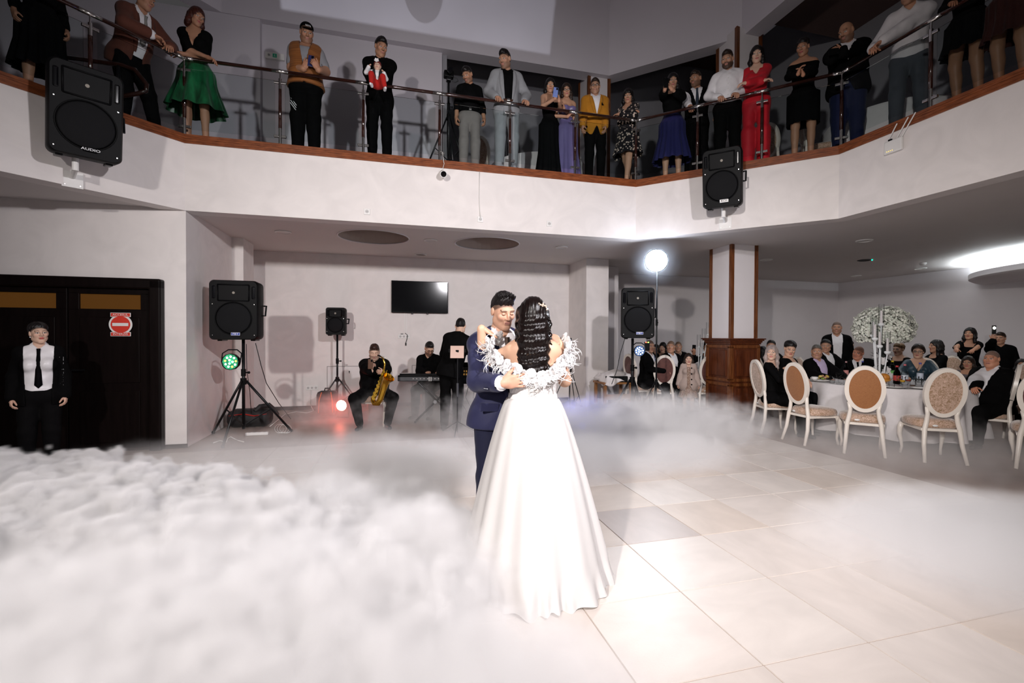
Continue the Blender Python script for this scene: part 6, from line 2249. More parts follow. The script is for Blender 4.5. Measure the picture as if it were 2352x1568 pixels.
def petals(mb, c, n, r, wid, up, tilt, rg):
    up = Vector(up).normalized()
    a = up.orthogonal().normalized(); b = up.cross(a)
    ph = rg.uniform(0, 6.28)
    for k in range(n):
        q = ph + 2 * pi * k / n
        d = a * cos(q) + b * sin(q)
        s_ = up.cross(d)
        p1 = c + (d * .55 + up * tilt * .3) * r
        p2 = c + (d + up * tilt) * r
        mb.add([c, p1 + s_ * wid * r, p2 + s_ * wid * .45 * r, p2 - s_ * wid * .45 * r, p1 - s_ * wid * r], [(0, 1, 2, 3, 4)])


for k in range(24):
    a, z = rg.uniform(0, 6.28), (.03 + .10 * rg.random() if k < 13 else rg.uniform(.15, .5))
    r = (.09 + .11 * rg.random()) if k < 13 else .08
    mb = MB(); petals(mb, Vector((r * cos(a), r * sin(a), z)), 5, .055, .42, (cos(a), sin(a) - .5, .5), .15, rg)
    mb.build('orchid', ORCH, root)
bc = Vector((0, 0, 0.80))
mbs = [MB(), MB()]
for k in range(2300):
    z = 1 - 1.55 * (k + .5) / 2300
    a = k * 2.39996
    rr = sqrt(max(0, 1 - z * z))
    lump = .88 + .10 * sin(5 * a + 9 * z) * sin(7 * z + 3 * a) + .10 * rg.random()
    c = bc + Vector((rr * cos(a) * .385, rr * sin(a) * .385, z * .35)) * lump
    petals(mbs[k % 3 == 0], c, 5, .018, .5, c - bc + Vector((rg.normal() * .15, rg.normal() * .15, rg.normal() * .15)), .25, rg)
GYP = mat('cream_blossom', (.74, .74, .66), .6, var=.12, vscale=8)
GYP2 = mat('greenish_blossom', (.66, .70, .60), .6, var=.15, vscale=8)
for m_, nm in ((mbs[0], GYP), (mbs[1], GYP2)):
    o = m_.build('blossom', nm, root); o['kind'] = 'stuff'
mb = MB()
for k in range(46):
    a, z = rg.uniform(0, 6.28), rg.uniform(-.25, .9)
    rr = sqrt(1 - z * z)
    mb.tube([bc + Vector((0, 0, -.12)), bc + Vector((rr * cos(a) * .36, rr * sin(a) * .36, z * .32))], .005, 4, caps=False)
o = mb.build('twigs', mat('dark_twig', (.06, .05, .03), .7), root); o['kind'] = 'stuff'
mb = MB(); mb.ball(bc + Vector((0, 0, .0)), (.27, .27, .22), 16, 10); mb.build('moss_core', mat('core_green', (.16, .17, .12), .9, var=.4, vscale=20), root, smooth=True)

CRY = mat('crystal', (.85, .87, .88), .08, spec=.8)
cbase = at(2020, 800, 6.55)
root = thing('candle_stand', 'tall crystal candle stand with pale candles in glass chimneys', 'candle holder', (cbase.x, cbase.y, TZ))
WAX = mat('candle_wax', (.72, .66, .66), .5)
mb = MB(); mb.cyl((0, 0, 0), (0, 0, .015), .12, n=24); mb.build('foot', CRY, root)
for k, (px, ptop, pbot) in enumerate(((2002, 758, 775), (2012, 742, 768), (2032, 712, 742), (2014, 775, 792), (2033, 790, 806))):
    q = at(px, pbot, 6.55)
    c = Vector((q.x - cbase.x, (-.06, .05, .06, -.05, -.04)[k], 0)); zc = q.z - TZ
    mb = MB(); mb.cyl((c.x * .4, c.y * .4, .012), (c.x, c.y, zc - .03), .008, n=8); mb.build('arm', CRY, root, smooth=True)
    mb = MB(); mb.lathe([(.012, -.05), (.035, -.03), (.040, -.012), (.030, 0), (.016, .0)], (c.x, c.y, zc), 14); mb.build('cup', CRY, root)
    mb = MB(); mb.cyl((c.x, c.y, zc - .005), (c.x, c.y, zc + .18), .018, .014, 12); mb.ball((c.x, c.y, zc + .18), (.014, .014, .008), 10, 6); mb.build('candle', WAX, root, smooth=False)
    mb = MB(); mb.tube([(c.x, c.y, zc), (c.x, c.y, zc + .28)], .032, 16, caps=False); mb.build('chimney', TG, root, smooth=True)
# candle stand of the other table
q = at(1605, 800, 9.6)
root = thing('candle_stand', 'crystal candle stand on the table left of the column', 'candle holder', (q.x, q.y, TZ))
mb = MB(); mb.cyl((0, 0, 0), (0, 0, .015), .12, n=24); mb.build('foot', CRY, root)
for k, (dx, z) in enumerate(((0, .47), (.10, .60), (.19, .73), (.05, .30))):
    mb = MB(); mb.cyl((dx * .4, 0, .01), (dx, 0, z), .010, n=8); mb.ball((dx, 0, z * .6), .022, 8, 6); mb.ball((dx, 0, z), .028, 8, 6); mb.build('arm', CRY, root, smooth=True)
    mb = MB(); mb.tube([(dx, 0, z), (dx, 0, z + .26)], .034, 14, caps=False); mb.build('chimney', TG, root, smooth=True)
    mb = MB(); mb.cyl((dx, 0, z), (dx, 0, z + .15), .016, .013, 10); mb.build('candle', WAX, root)
for k, (dx, dy) in enumerate(((-.35, -.5), (-.25, -.42), (-.42, -.4), (-.1, -.55))):
    glass('glass on the table left of the column', (T2.x + dx, T2.y + dy, TZ), .14, k % 2 == 0, None, 'glasses on the table left of the column')
# ------------------------------------------------------------------ people
WSH = cloth('white_cotton', (.74, .72, .74), .7, bump=.05)
BLK = cloth('black_wool', (.0034, .0032, .0034), .85, var=.2, sheen=.0, spec=.05)
BLK2 = cloth('black_jersey', (.003, .003, .0033), .8, var=.2, sheen=.0, spec=.06)
CHAR = cloth('charcoal_trousers', (.0045, .0042, .0045), .85, sheen=.0, spec=.05)
SHOEM = mat('black_shoe_leather', (.006, .005, .005), .3, spec=.3)
NUDE = mat('beige_shoe_leather', (.45, .28, .16), .4)
HBLACK = hair_mat('black', (.008, .006, .006))
HBROWN = hair_mat('dark_brown', (.022, .012, .008))
HAUB = hair_mat('auburn', (.05, .012, .008))
HGREY = hair_mat('grey', (.12, .11, .10))
HASH = hair_mat('ash_blond', (.30, .24, .22))
HBLOND = hair_mat('dark_blond', (.20, .11, .05))
S1, S2, S3 = (.46, .255, .165), (.40, .205, .125), (.60, .385, .285)  # S1 and S2 darkened to stand for the dim light on the balcony


def suit(p, jm=None, sm=None, tie=None, tm=None, v=(.085, 1.08), open_w=0.0, lapel=None, shoes=SHOEM, hem=.79, waist=None, bodykw=None, sleeve=.93, amp=.003):
    p.body(**(bodykw or {}))
    p.shirt(sm or WSH)
    if tie:
        p.tie(tie, zb=max(v[1] - .03, .98))
    p.jacket(jm or BLK, v=v, open_w=open_w, lapel=lapel, hem=hem, sleeve=sleeve, amp=amp)
    p.trousers(tm or CHAR, waist=waist or 1.03)
    p.shoes(shoes)
    return p


SIT = dict(pelvis=(0, 0.05, .575), feet=[(.13, -.40, .085), (-.13, -.40, .085)], knees=[(.1, -1, .8), (-.1, -1, .8)])
EDGES = list(zip(EDGE[:-1], EDGE[1:]))


def bp(px, off):
    """point of the balcony floor `off` metres behind the fascia edge, in the sight line of pixel column px; and the yaw that faces the hall"""
    d = at(px, 400, 1.0); dx, dy = d.x, 1.0
    du, dv = dx * cos(TH) + dy * sin(TH), -dx * sin(TH) + dy * cos(TH)
    best = None
    for (p, q) in EDGES:
        ex, ey = q[0] - p[0], q[1] - p[1]
        l = sqrt(ex * ex + ey * ey); ex /= l; ey /= l
        nx, ny = -ey, ex
        den = du * nx + dv * ny
        if abs(den) < 1e-6:
            continue
        t = ((p[0] + nx * off) * nx + (p[1] + ny * off) * ny) / den
        if t <= 0:
            continue
        s_ = (du * t - p[0]) * ex + (dv * t - p[1]) * ey
        if -off - .01 <= s_ <= l + off + .01 and (best is None or t > best[0]):
            best = (t, W(du * t, dv * t, ZF), math.degrees(TH + atan2(ny, nx) - pi / 2))
    return best[1], best[2]


def rail(px, dz=0.055, off=.06):
    q, _ = bp(px, off)
    return ('w', q.x, q.y, 4.985 + dz)


def guest(label, px, ptop, off, dyaw=0.0, h=None, hairh=.012, **kw):
    q, yaw = bp(px, off)
    if h is None:
        h = min(1.92, max(1.5, at(px, ptop, q.y).z - ZF - hairh))
    hd = kw.pop('head', (0, 0, 0))
    return Person(label, q, yaw + dyaw, h, group=None, head=(hd[0], hd[1] + 13, hd[2]), **kw)


def wp(px, py, Y):
    q = at(px, py, Y)
    return ('w', q.x, q.y, q.z)


# ---------------- the balcony, from left to right
p = guest('woman in black dress standing in the dark at the far left of the balcony', 95, -60, .45, h=1.68, sex='f', skin=S2, q='lo')
p.body(); p.shirt(BLK2, collar=False); p.skirt(BLK2, z1=.35, r1=(.26, .22)); p.shoes(SHOEM, .04); p.hair(HBLACK, 'long', length=.25)

p = guest('older balding man in a brown jacket leaning with crossed forearms on the railing', 325, 0, .42, dyaw=12, h=1.80, girth=.03, skin=S2, lean=24, head=(42, 6, 0), hands=[rail(392), rail(352, .10)], elbows=[(.8, .3, -.2), (-.8, .3, -.2)], palm=[(0, 0, -1), (0, 0, -1)], hdir=[None, None], pelvis=(-.05, .12, .94), feet=[(.14, -.05, .085), (-.10, .18, .085)], q='mid')
BRN = cloth('brown_jacket', (.105, .036, .024), .85)
suit(p, BRN, WSH, None, CHAR, v=(.08, 1.0), open_w=.05, lapel=BRN, bodykw=dict(tint=(.12, .10, .09)))
p.tie(cloth('grey_tie', (.25, .24, .22), .6), 1.1)

p = guest('woman in black top and green pleated skirt with arms crossed on the railing', 452, 5, .24, dyaw=4, h=1.74, sex='f', skin=S2, lean=8, head=(28, 4, 6), hands=[rail(418, .075, .10), rail(480, .045, .05)], elbows=[(.9, .2, -.3), (-.9, .2, -.3)], palm=[(0, 0, -1), (0, 0, -1)], q='mid')
p.body(makeup=1); p.shirt(BLK2, sleeve=-.12, collar=False, v=(.085, 1.22)); p.hair(HAUB, 'bob', length=.13, thick=.018)
GRN = cloth('green_satin', (.010, .13, .045), .35, bump=.02, spec=.4, color2=(.002, .010, .004), stretch=(1.1, 1.1, .04))
p.skirt(GRN, z0=1.06, z1=.42, r1=(.34, .30), pleats=11, amp=.03); p.shoes(SHOEM, .05)

p = guest('man in black cap and brown padded vest looking at his phone', 703, 53, .32, dyaw=2, hairh=.02, girth=.035, skin=S2, head=(8, 16, 0), hands=[wp(731, 160, 6.28), wp(697, 158, 6.28)], elbows=[(.6, .4, -.8), (-.6, .4, -.8)], curl=(45, 45), palm=[(-.6, .5, .6), (.6, .5, .6)], hdir=[(-.5, -.5, .6), (.5, -.5, .6)], q='mid')
GREYT = cloth('grey_t_shirt', (.24, .24, .26)); VESTM = cloth('brown_padded_vest', (.27, .10, .028), .55, color2=(.16, .055, .016), stretch=(.1, .1, 4.2))
p.body(beard=.35); p.shirt(GREYT, sleeve=-.25, collar=False, neck=1.46); p.jacket(VESTM, v=(.075, 1.05), open_w=.0, hem=.90, arms=False, e=.030, name='padded_vest'); p.trousers(BLK, loose=.02); p.shoes(SHOEM)
f = Field()
f.ell(p.H(0, .014, .045), np.array((.086, .106, .088)) * p.hs, p.Rh)
V, Q = f.mesh(.008, lambda D, X, Y, Z: np.maximum(D, p.hc[2] + .050 - Z))
cap_ = p.out('cap', V, Q, BLK2)
mb = MB(); mb.ball((0, 0, 0), (.075, .075, .007), 14, 6)
o = mb.build('visor', BLK2, cap_, smooth=True); o.location = Vector(p.H(0, -.105, .055)) * p.k; o.rotation_euler = (radians(22), 0, radians(8))
text_obj('lettering', 'NY74', .03, Vector(p.H(0, -.099, .085)) * p.k, _R if False else Matrix(p.Rh) @ Matrix.Rotation(radians(-8), 3, 'X') @ FACE, BADGEW, cap_)
q, a, n, t = p.palm_point(1, .07, .03)
phone('blue phone held by the man in the cap', at(714, 140, 6.25), (.1, .0, 1), (-.2, .9, .2), (1, .2, 0), mat('blue_case', (.02, .025, .10), .3))
mb = MB()
for k in range(3):
    mb.tube([Vector(p.hip[1] * .38 + p.kn[1] * .62 + np.array([-.085 + .006 * k, -.060, .03 * k - .01])) * p.k, Vector(p.hip[1] * .22 + p.kn[1] * .78 + np.array([-.01 + .004 * k, -.102, -.03 + .03 * k - .02])) * p.k], .006, 5)
mb.build('white_stripe', WSH, p.root)

p = guest('man in a black suit holding a baby against his chest', 872, 88, .34, dyaw=-2, skin=S2, head=(20, 14, 0), hands=[wp(878, 186, 6.42), wp(852, 190, 6.40)], elbows=[(.9, .3, -.5), (-.9, .3, -.5)], palm=[(-.8, .3, .3), (.6, .3, .6)], hdir=[(-.9, -.2, .1), (.9, -.2, .1)], q='mid')
suit(p, BLK, BLK2, None, BLK)
p.hair(HBLACK, 'short', top=.012)
qb = at(867, 196, 6.30)
b = Person('baby in red trousers and dark red hat held on the balcony', (qb.x, qb.y, qb.z - .20), 12, .62, 'f', .05, S3, 'mid', None, pelvis=(0, 0, .62), hands=[(.25, -.22, .95), (-.3, -.22, 1.12)], feet=[(.30, -.36, .30), (-.18, -.42, .36)], knees=[(.3, -1, .5), (-.3, -1, .5)], head=(-6, 0, 0), hs=1.68)
b.hh = .010
b.body(lips=(.45, .15, .14)); b.shirt(WSH, hem=.93, e=.03); b.jacket(cloth('dark_baby_vest', (.02, .018, .02)), arms=False, v=(.08, .95), open_w=.03, e=.045, hem=.95, name='vest')
b.trousers(cloth('red_baby_trousers', (.40, .015, .012)), e=.035, t=.75)
for i in (0, 1):
    f = Field(); b.foot(f, i, .02); V, Q = f.mesh(.016); b.out('shoe', V, Q, WSH)
f = Field(); f.ell(b.H(0, .016, .04), np.array((.090, .108, .096)) * b.hs, b.Rh)
V, Q = f.mesh(.014, lambda D, X, Y, Z: np.maximum(D, b.hc[2] + .028 + (Y - b.hc[1]) * -.25 - Z))
hat = b.out('knitted_hat', V, Q, cloth('dark_red_knit', (.16, .02, .018), .9, bump=.5, bscale=120))
mb = MB(); petals(mb, Vector(b.H(-.01, -.105, .085)) * b.k, 5, .032, .5, (0, -1, .2), .2, np.random.default_rng(1)); mb.build('flower', ORCH, hat)

# camera on a tall tripod
q, _ = bp(1030, .42)
tr = tripod_stand('camera_tripod', 'black tripod with a fluid head standing on the balcony', (q.x, q.y, ZF), .3, 1.55, .85, .40, .016, 'tripod')
zc = at(1030, 172, q.y).z
root = thing('video_camera', 'video camera mounted on the tripod on the balcony', 'camera', (q.x, q.y, zc), .3)
mb = MB(); mb.rbox((0, 0, 0), (.15, .10, .10), .015); mb.rbox((.0, 0, .065), (.06, .06, .03), .008); mb.build('body', BLACKP, root)
mb = MB(); mb.cyl((0, -.05, 0), (0, -.15, 0), .037, .042, 18); mb.build('lens', BLACKG, root)
mb = MB(); mb.rbox((0, 0, -.075), (.07, .09, .05), .01); mb.build('mount', BLACKM, root)
mb = MB(); mb.tube([(.07, 0, -.02), (.13, 0, -.03), (.15, 0, -.07), (.10, 0, -.10), (.05, 0, -.09)], .005, 6); mb.build('lead', CABLEB, root)

p = guest('man in black shirt and grey trousers with a hand in his pocket', 1078, 155, .32, dyaw=-4, skin=S2, head=(-34, 22, 0), hands=[None, (-.23, -.06, .86)], elbows=[None, (-1, .6, -.2)], q='mid')
GT = cloth('grey_trousers', (.20, .175, .165)); p.body(beard=.5); p.shirt(BLK2, hem=1.0); p.trousers(GT, waist=1.04, loose=.016); p.belt(BLK); p.shoes(SHOEM); p.hair(HBLACK, 'fade', top=.014)

p = guest('man in a light grey suit and black shirt resting both hands on the railing', 1163, 117, .26, dyaw=-3, skin=S1, head=(-32, 10, 0), hands=[rail(1203), rail(1141)], elbows=[(.8, .4, -.6), (-.8, .4, -.6)], palm=[(0, 0, -1), (0, 0, -1)], hdir=[(.2, -.8, -.3), (0, -.8, -.3)], q='mid')
GS = cloth('light_grey_suit', (.26, .265, .28)); suit(p, GS, BLK2, None, GS, v=(.085, 1.0), open_w=.055, lapel=GS, bodykw=dict(beard=.5)); p.belt(cloth('brown_belt', (.05, .02, .012)), 1.0); p.hair(HBLACK, 'fade', top=.016)

p = guest('woman with long black hair in a black dress filming with a light blue phone', 1263, 178, .32, dyaw=14, h=1.62, sex='f', skin=S1, head=(6, 4, 0), hands=[wp(1284, 232, 7.12), wp(1275, 226, 7.08)], elbows=[(.6, .2, -1), (-.6, .2, -1)], curl=(45, 50), palm=[(-.5, .5, .2), (.5, .5, .2)], hdir=[(-.1, -.1, 1), (.1, -.1, 1)], q='mid')
p.body(makeup=1); p.shirt(BLK2, sleeve=None, collar=False, strapless=1.30); p.skirt(BLK2, z1=.06, r1=(.26, .24), amp=.012); p.hair(HBLACK, 'long', length=.32, thick=.016)
phone('light blue phone filming, held by the long haired woman', at(1276, 212, 7.05), (.12, 0, 1), (-.1, .98, .05), (1, .1, -.1), mat('light_blue_case', (.16, .22, .50), .3))

p = guest('smiling woman with glasses in a violet satin dress, arms folded', 1301, 193, .28, dyaw=2, h=1.56, sex='f', skin=S1, head=(4, 8, -4), hands=[wp(1296, 252, 7.30), wp(1304, 268, 7.30)], elbows=[(.7, .2, -1), (-.7, .2, -1)], palm=[(-1, .2, 0), (1, .2, 0)], hdir=[(-.3, -.3, .9), (.5, -.4, .6)], q='mid')
VIO = cloth('violet_satin', (.13, .105, .24), .32, bump=.02, spec=.6); p.body(makeup=1); p.shirt(VIO, sleeve=None, collar=False, strapless=1.30, amp=.002); p.skirt(VIO, z1=.03, r1=(.27, .24), pleats=9, amp=.02); p.hair(HBROWN, 'long', length=.30, thick=.014); p.glasses()

p = guest('man with glasses in a mustard yellow blazer', 1366, 181, .34, dyaw=-12, skin=S1, head=(0, 2, 0), hands=[wp(1391, 318, 7.42), wp(1335, 314, 7.42)], q='mid')
MUS = cloth('mustard_blazer', (.40, .165, .014), .8); suit(p, MUS, WSH, None, BLK, v=(.085, 1.06), lapel=MUS, bodykw=dict(beard=.15)); p.hair(HBROWN, 'fade', top=.006); p.glasses()
mb = MB(); y = p.front_y(p.fj, .095, 1.27); mb.add([Vector(p.T(*c)) * p.k for c in ((.07, y - .012, 1.26), (.12, y - .006, 1.265), (.085, y - .010, 1.315))], [(0, 1, 2)]); o = mb.build('pocket_square', BLK2, p.root); o.modifiers.new('t', 'SOLIDIFY').thickness = .004

p = guest('woman with a fringe in a short black floral dress, arms crossed', 1441, 188, .26, dyaw=-10, h=1.66, sex='f', girth=.03, skin=S1, head=(-4, 10, 0), hands=[wp(1422, 262, 7.62), wp(1452, 258, 7.60)], elbows=[(.9, .2, -.5), (-.9, .2, -.5)], palm=[(0, .3, -1), (0, .3, -1)], hdir=[(-1, -.1, .1), (1, -.1, .1)], feet=[(.03, -.10, .085), (.02, .10, .085)], q='mid')
FLO = cloth('black_floral_print', (.012, .011, .013), .7)
_nt = FLO.node_tree; _vo = _nt.nodes.new('ShaderNodeTexVoronoi'); _vo.inputs['Scale'].default_value = 24; _tc = _nt.nodes.new('ShaderNodeTexCoord'); _rp = _nt.nodes.new('ShaderNodeValToRGB'); _rp.color_ramp.interpolation = 'CONSTANT'
_rp.color_ramp.elements[0].color = (.50, .40, .33, 1); _rp.color_ramp.elements[1].position = .36; _rp.color_ramp.elements[1].color = (.008, .007, .009, 1)
_nt.links.new(_tc.outputs['Object'], _vo.inputs['Vector']); _nt.links.new(_vo.outputs['Distance'], _rp.inputs[0]); _nt.links.new(_rp.outputs[0], _nt.nodes['Principled BSDF'].inputs['Base Color'])
p.body(makeup=1); p.shirt(FLO, sleeve=.75, collar=False, v=(.07, 1.30), loose=.02); p.skirt(FLO, z1=.56, r1=(.27, .22), amp=.02, pleats=9); p.shoes(SHOEM, .05); p.hair(HBLACK, 'longfringe', length=.17, thick=.016)

p = guest('woman in black top and dark blue pleated skirt filming with a dark phone', 1543, 154, .32, dyaw=10, h=1.75, sex='f', skin=S1, head=(6, 6, 0), hands=[wp(1543, 205, 7.10), wp(1527, 206, 7.06)], elbows=[(.8, .2, -.8), (-.8, .2, -.8)], curl=(45, 45), palm=[(-.5, .5, .2), (.5, .5, .2)], hdir=[(-.5, -.2, .8), (.2, -.1, 1)], q='mid')
NAV = cloth('navy_pleated', (.016, .016, .075), .5, bump=.02); p.body(makeup=1); p.shirt(BLK2, sleeve=.55, collar=False, loose=.02); p.skirt(NAV, z0=1.06, z1=.32, r1=(.30, .27), pleats=16, amp=.018); p.shoes(SHOEM, .05); p.hair(HBLACK, 'long', length=.22, thick=.016)
phone('dark phone held up by the woman in the blue skirt', at(1530, 190, 7.02), (.05, 0, 1), (-.1, .98, .05), (1, .1, 0))

p = guest('bearded man in a dark waistcoat and tie with a hand at his hip', 1598, 151, .62, dyaw=14, h=1.84, skin=S2, head=(-28, -4, 0), hands=[(.30, -.12, .98), wp(1590, 262, 6.95)], elbows=[(1, .5, -.4), (-.8, .6, -.6)], palm=[None, (.4, .2, -1)], q='mid')
p.body(beard=.6); p.shirt(WSH); p.tie(cloth('dark_tie', (.03, .04, .06), .5), 1.1); p.jacket(BLK, v=(.085, 1.14), arms=False, hem=.95, name='waistcoat'); p.trousers(BLK); p.shoes(SHOEM); p.hair(HBROWN, 'fade', top=.012)

p = guest('bearded man in a white shirt holding the railing with both hands', 1670, 117, .26, dyaw=6, skin=S1, head=(-14, 8, 0), girth=.015, hands=[rail(1684, .05), rail(1652, .05)], elbows=[(1, .4, -.6), (-1, .4, -.6)], palm=[(0, 0, -1), (0, 0, -1)], hdir=[(.35, -.8, -.3), (.1, -.8, -.3)], curl=(40, 40), q='mid')
p.body(beard=.9); p.shirt(WSH, hem=.90, amp=.005); p.trousers(BLK); p.shoes(SHOEM); p.hair(HBROWN, 'fade', top=.012)
mb = MB(); [mb.ball(Vector(p.T(0, p.front_y(p.fs, 0, z) - .003, z)) * p.k, .007, 8, 6) for z in np.linspace(1.38, .98, 6)]; o = mb.build('buttons', WHITEP, p.root); o['kind'] = 'stuff'

p = guest('woman with long dark hair in a red trouser suit, arms crossed', 1735, 102, .27, dyaw=0, sex='f', h=1.78, skin=S3, head=(2, 4, 0), hands=[wp(1716, 190, 6.62), wp(1752, 186, 6.62)], elbows=[(.9, .3, -.5), (-.9, .3, -.5)], palm=[(0, .5, -1), (0, .5, -1)], hdir=[(-1, -.1, .1), (1, -.1, .1)], q='mid')
RED = cloth('red_suit', (.46, .012, .022), .6, bump=.03); p.body(makeup=1); p.shirt(RED, hem=.80, collar=False, v=(.08, 1.30), loose=.010); p.trousers(RED, loose=.03, e=.016); p.hair(HBLACK, 'long', length=.22, thick=.018)
mb = MB(); y = p.front_y(p.fs, 0, 1.03); mb.tube([Vector(p.T(.165 * sin(a), -.14 * cos(a), 1.02)) * p.k for a in np.linspace(-1.4, 1.4, 15)], .008, 6); mb.build('sash', RED, p.root)

p = guest('woman with swept up hair in a short black off shoulder dress, hands clasped', 1843, 77, .34, dyaw=4, h=1.74, sex='f', skin=S2, head=(-16, 6, 0), hands=[wp(1845, 172, 6.32), wp(1833, 170, 6.32)], elbows=[(.8, .3, -.7), (-.8, .3, -.7)], palm=[(-1, 0, 0), (1, 0, 0)], hdir=[(-.3, -.2, .9), (.3, -.2, .9)], q='mid')
p.body(makeup=1); p.shirt(BLK2, sleeve=.9, collar=False, strapless=1.385); p.skirt(BLK2, z1=.52, r0=(.13, .10), r1=(.20, .16), amp=.004); p.shoes(NUDE, .05); p.hair(HBLACK, 'updo')

p = guest('bald bearded man in a black jacket and white shirt photographing with a phone', 1945, 39, .38, dyaw=40, h=1.84, girth=.055, skin=S2, head=(-30, 12, 0), hands=[wp(1930, 122, 6.05), wp(1906, 138, 6.02)], elbows=[(.9, .3, -.6), (-.9, .3, -.6)], curl=(45, 45), palm=[(-.5, .3, .3), (.5, .3, .3)], hdir=[(-.7, -.3, .4), (.1, -.3, .9)], q='mid')
suit(p, BLK, WSH, None, cloth('dark_jeans', (.008, .012, .045), .8), v=(.08, 1.15), bodykw=dict(beard=.6, tint=None))
phone('dark phone held level by the bald man', at(1915, 118, 6.0), (1, .1, .2), (-.1, .9, .2), (0, -.2, 1))

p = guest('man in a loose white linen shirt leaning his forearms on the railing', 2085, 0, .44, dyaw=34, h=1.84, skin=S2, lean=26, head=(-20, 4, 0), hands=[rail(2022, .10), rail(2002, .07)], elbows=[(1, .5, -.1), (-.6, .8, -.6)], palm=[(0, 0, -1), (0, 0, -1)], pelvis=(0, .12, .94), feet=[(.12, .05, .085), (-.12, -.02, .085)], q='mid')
p.body(beard=.2); p.shirt(cloth('dimmed_white_linen', (.50, .48, .49), .8), hem=.84, loose=.012, e=.018, amp=.006); p.trousers(cloth('grey_jeans', (.05, .055, .065), .8)); p.shoes(WSH); p.hair(HBROWN, 'short')  # white linen greyed to imitate the flash fading out here
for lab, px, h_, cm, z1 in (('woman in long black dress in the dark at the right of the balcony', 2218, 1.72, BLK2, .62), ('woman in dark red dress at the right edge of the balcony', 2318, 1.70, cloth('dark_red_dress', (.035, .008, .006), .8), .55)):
    p = guest(lab, px, 0, .36, h=h_, sex='f', skin=(.24, .115, .065), q='lo', hands=[rail(px + 40), rail(px - 40)], elbows=[(1, .4, -.5), (-1, .4, -.5)], palm=[(0, 0, -1), (0, 0, -1)])  # skin darkened in its colour for the flash falloff at the right
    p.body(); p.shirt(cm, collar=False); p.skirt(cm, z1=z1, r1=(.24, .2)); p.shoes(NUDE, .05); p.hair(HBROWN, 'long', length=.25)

S1, S2 = (.55, .325, .225), (.47, .25, .16)  # lighter copies of the same skins for the better lit ground floor
# ---------------- usher in front of the door
q = floor_at(90, 4.75)
p = Person('woman in black suit, white satin shirt and black tie in front of the dark door', q, 42, at(92, 738, 4.75).z - .012, 'f', .025, S3, 'hi', head=(12, -2, -3))
SAT = cloth('white_satin', (.74, .71, .72), .35, bump=.05, spec=.5)
p.body(makeup=1, lips=(.42, .04, .04)); p.shirt(SAT, hem=.92, amp=.004); p.tie(BLK2, 1.0, .036)
p.jacket(BLK, v=(.125, .9), open_w=.105, hem=.80); p.trousers(CHAR); p.shoes(SHOEM); p.hair(HBLACK, 'updo', .010)
mb = MB(); mb.ball(Vector(p.H(-.078, .0, -.04)) * p.k, .006, 8, 6); mb.build('earring', CRY, p.root)
mb = MB()
for k in range(26):
    z = 1.0 + .35 * random.random(); x = .16 + .10 * random.random()
    y = p.front_y(p.fj, min(x, .18), z)
    mb.ball(Vector(p.T(x if x < .2 else .2, y - .002, z)) * p.k, .0035, 5, 4)
o = mb.build('sequins', mat('sequin', (.7, .75, .8), .1, metal=1), p.root); o['kind'] = 'stuff'

# ---------------- the band
q = floor_at(860, 7.4)
p = Person('seated man in a black suit looking at his phone with a saxophone', q, 15, 1.66, 'm', .08, S3, 'hi', hs=1.06, head=(-2, 22, 0), hands=[wp(885, 862, 6.90), wp(853, 853, 6.90)], elbows=[(1, .3, -.5), (-1, .3, -.5)], curl=(40, 50), palm=[(-.7, .5, 0), (.6, .3, .5)], hdir=[(-.6, -.5, .2), (.3, -.2, .9)], pelvis=(0, .05, .575), feet=[(.22, -.34, .085), (-.22, -.34, .085)], knees=[(.8, -1, .7), (-.8, -1, .7)])
suit(p, BLK, BLK2, None, CHAR, v=(.06, 1.25), bodykw=dict(closed=True, beard=.35), waist=1.14, hem=.84); p.hair(hair_mat('brown', (.035, .014, .010)), 'fade', top=.016)
phone('brown cased phone in the saxophone player\'s hand', at(851, 836, 6.84), (.05, -.1, 1), (-.1, .95, .1), (1, .1, 0), mat('brown_case', (.10, .045, .025), .5))
place(copy_chair(ch4, 'oval chair under the saxophone player', (0, 0), 0), q.x, q.y + .06, q.x - .02, q.y - 1)
BRASS = mat('brass', (.78, .46, .06), .16, metal=1.0, var=.1)
root = thing('saxophone', 'shining brass saxophone resting on the player\'s lap', 'saxophone', (0, 0, 0))
Ys = 6.80
S = [at(x, y, Ys + d) for x, y, d in ((874, 818, .0), (880, 823, -.01), (884, 836, -.02), (882, 848, -.02), (872, 880, -.03), (862, 905, -.04), (856, 918, -.05))]
mb = MB(); mb.tube(S, [.009, .011, .013, .016, .024, .032, .034], 12); mb.build('body_tube', BRASS, root, smooth=True)
S = [at(x, y, Ys + d) for x, y, d in ((856, 918, -.05), (860, 926, -.09), (868, 926, -.12), (874, 915, -.13), (880, 895, -.13), (885, 880, -.14), (889, 872, -.16), (893, 866, -.18))]
mb = MB(); mb.tube(S, [.034, .037, .040, .042, .046, .052, .064, .088], 16, caps=False); bl = mb.build('bell', BRASS, root, smooth=True)
mb = MB(); mb.tube([at(867, 815, Ys), at(874, 818, Ys)], [.009, .011], 8); mb.build('mouthpiece', BLACKG, root)
mb = MB()
for k in range(16):
    t = k / 15
    c = at(881 - 26 * t + 3 * (k % 2), 850 + 66 * t, Ys - .055 - .02 * t)
    mb.cyl(c, c + Vector((.004, -.012, .004)), .015 + .008 * t, n=12)
kk = mb.build('keys', BRASS, root); kk['kind'] = 'stuff'
mb = MB(); mb.tube([at(884, 846, Ys - .05), at(868, 890, Ys - .07), at(860, 914, Ys - .08)], .005, 6); mb.tube([at(889, 850, Ys - .03), at(878, 885, Ys - .06)], .004, 6); mb.build('key_rod', BRASS, root)
root.location = at(862, 905, Ys)
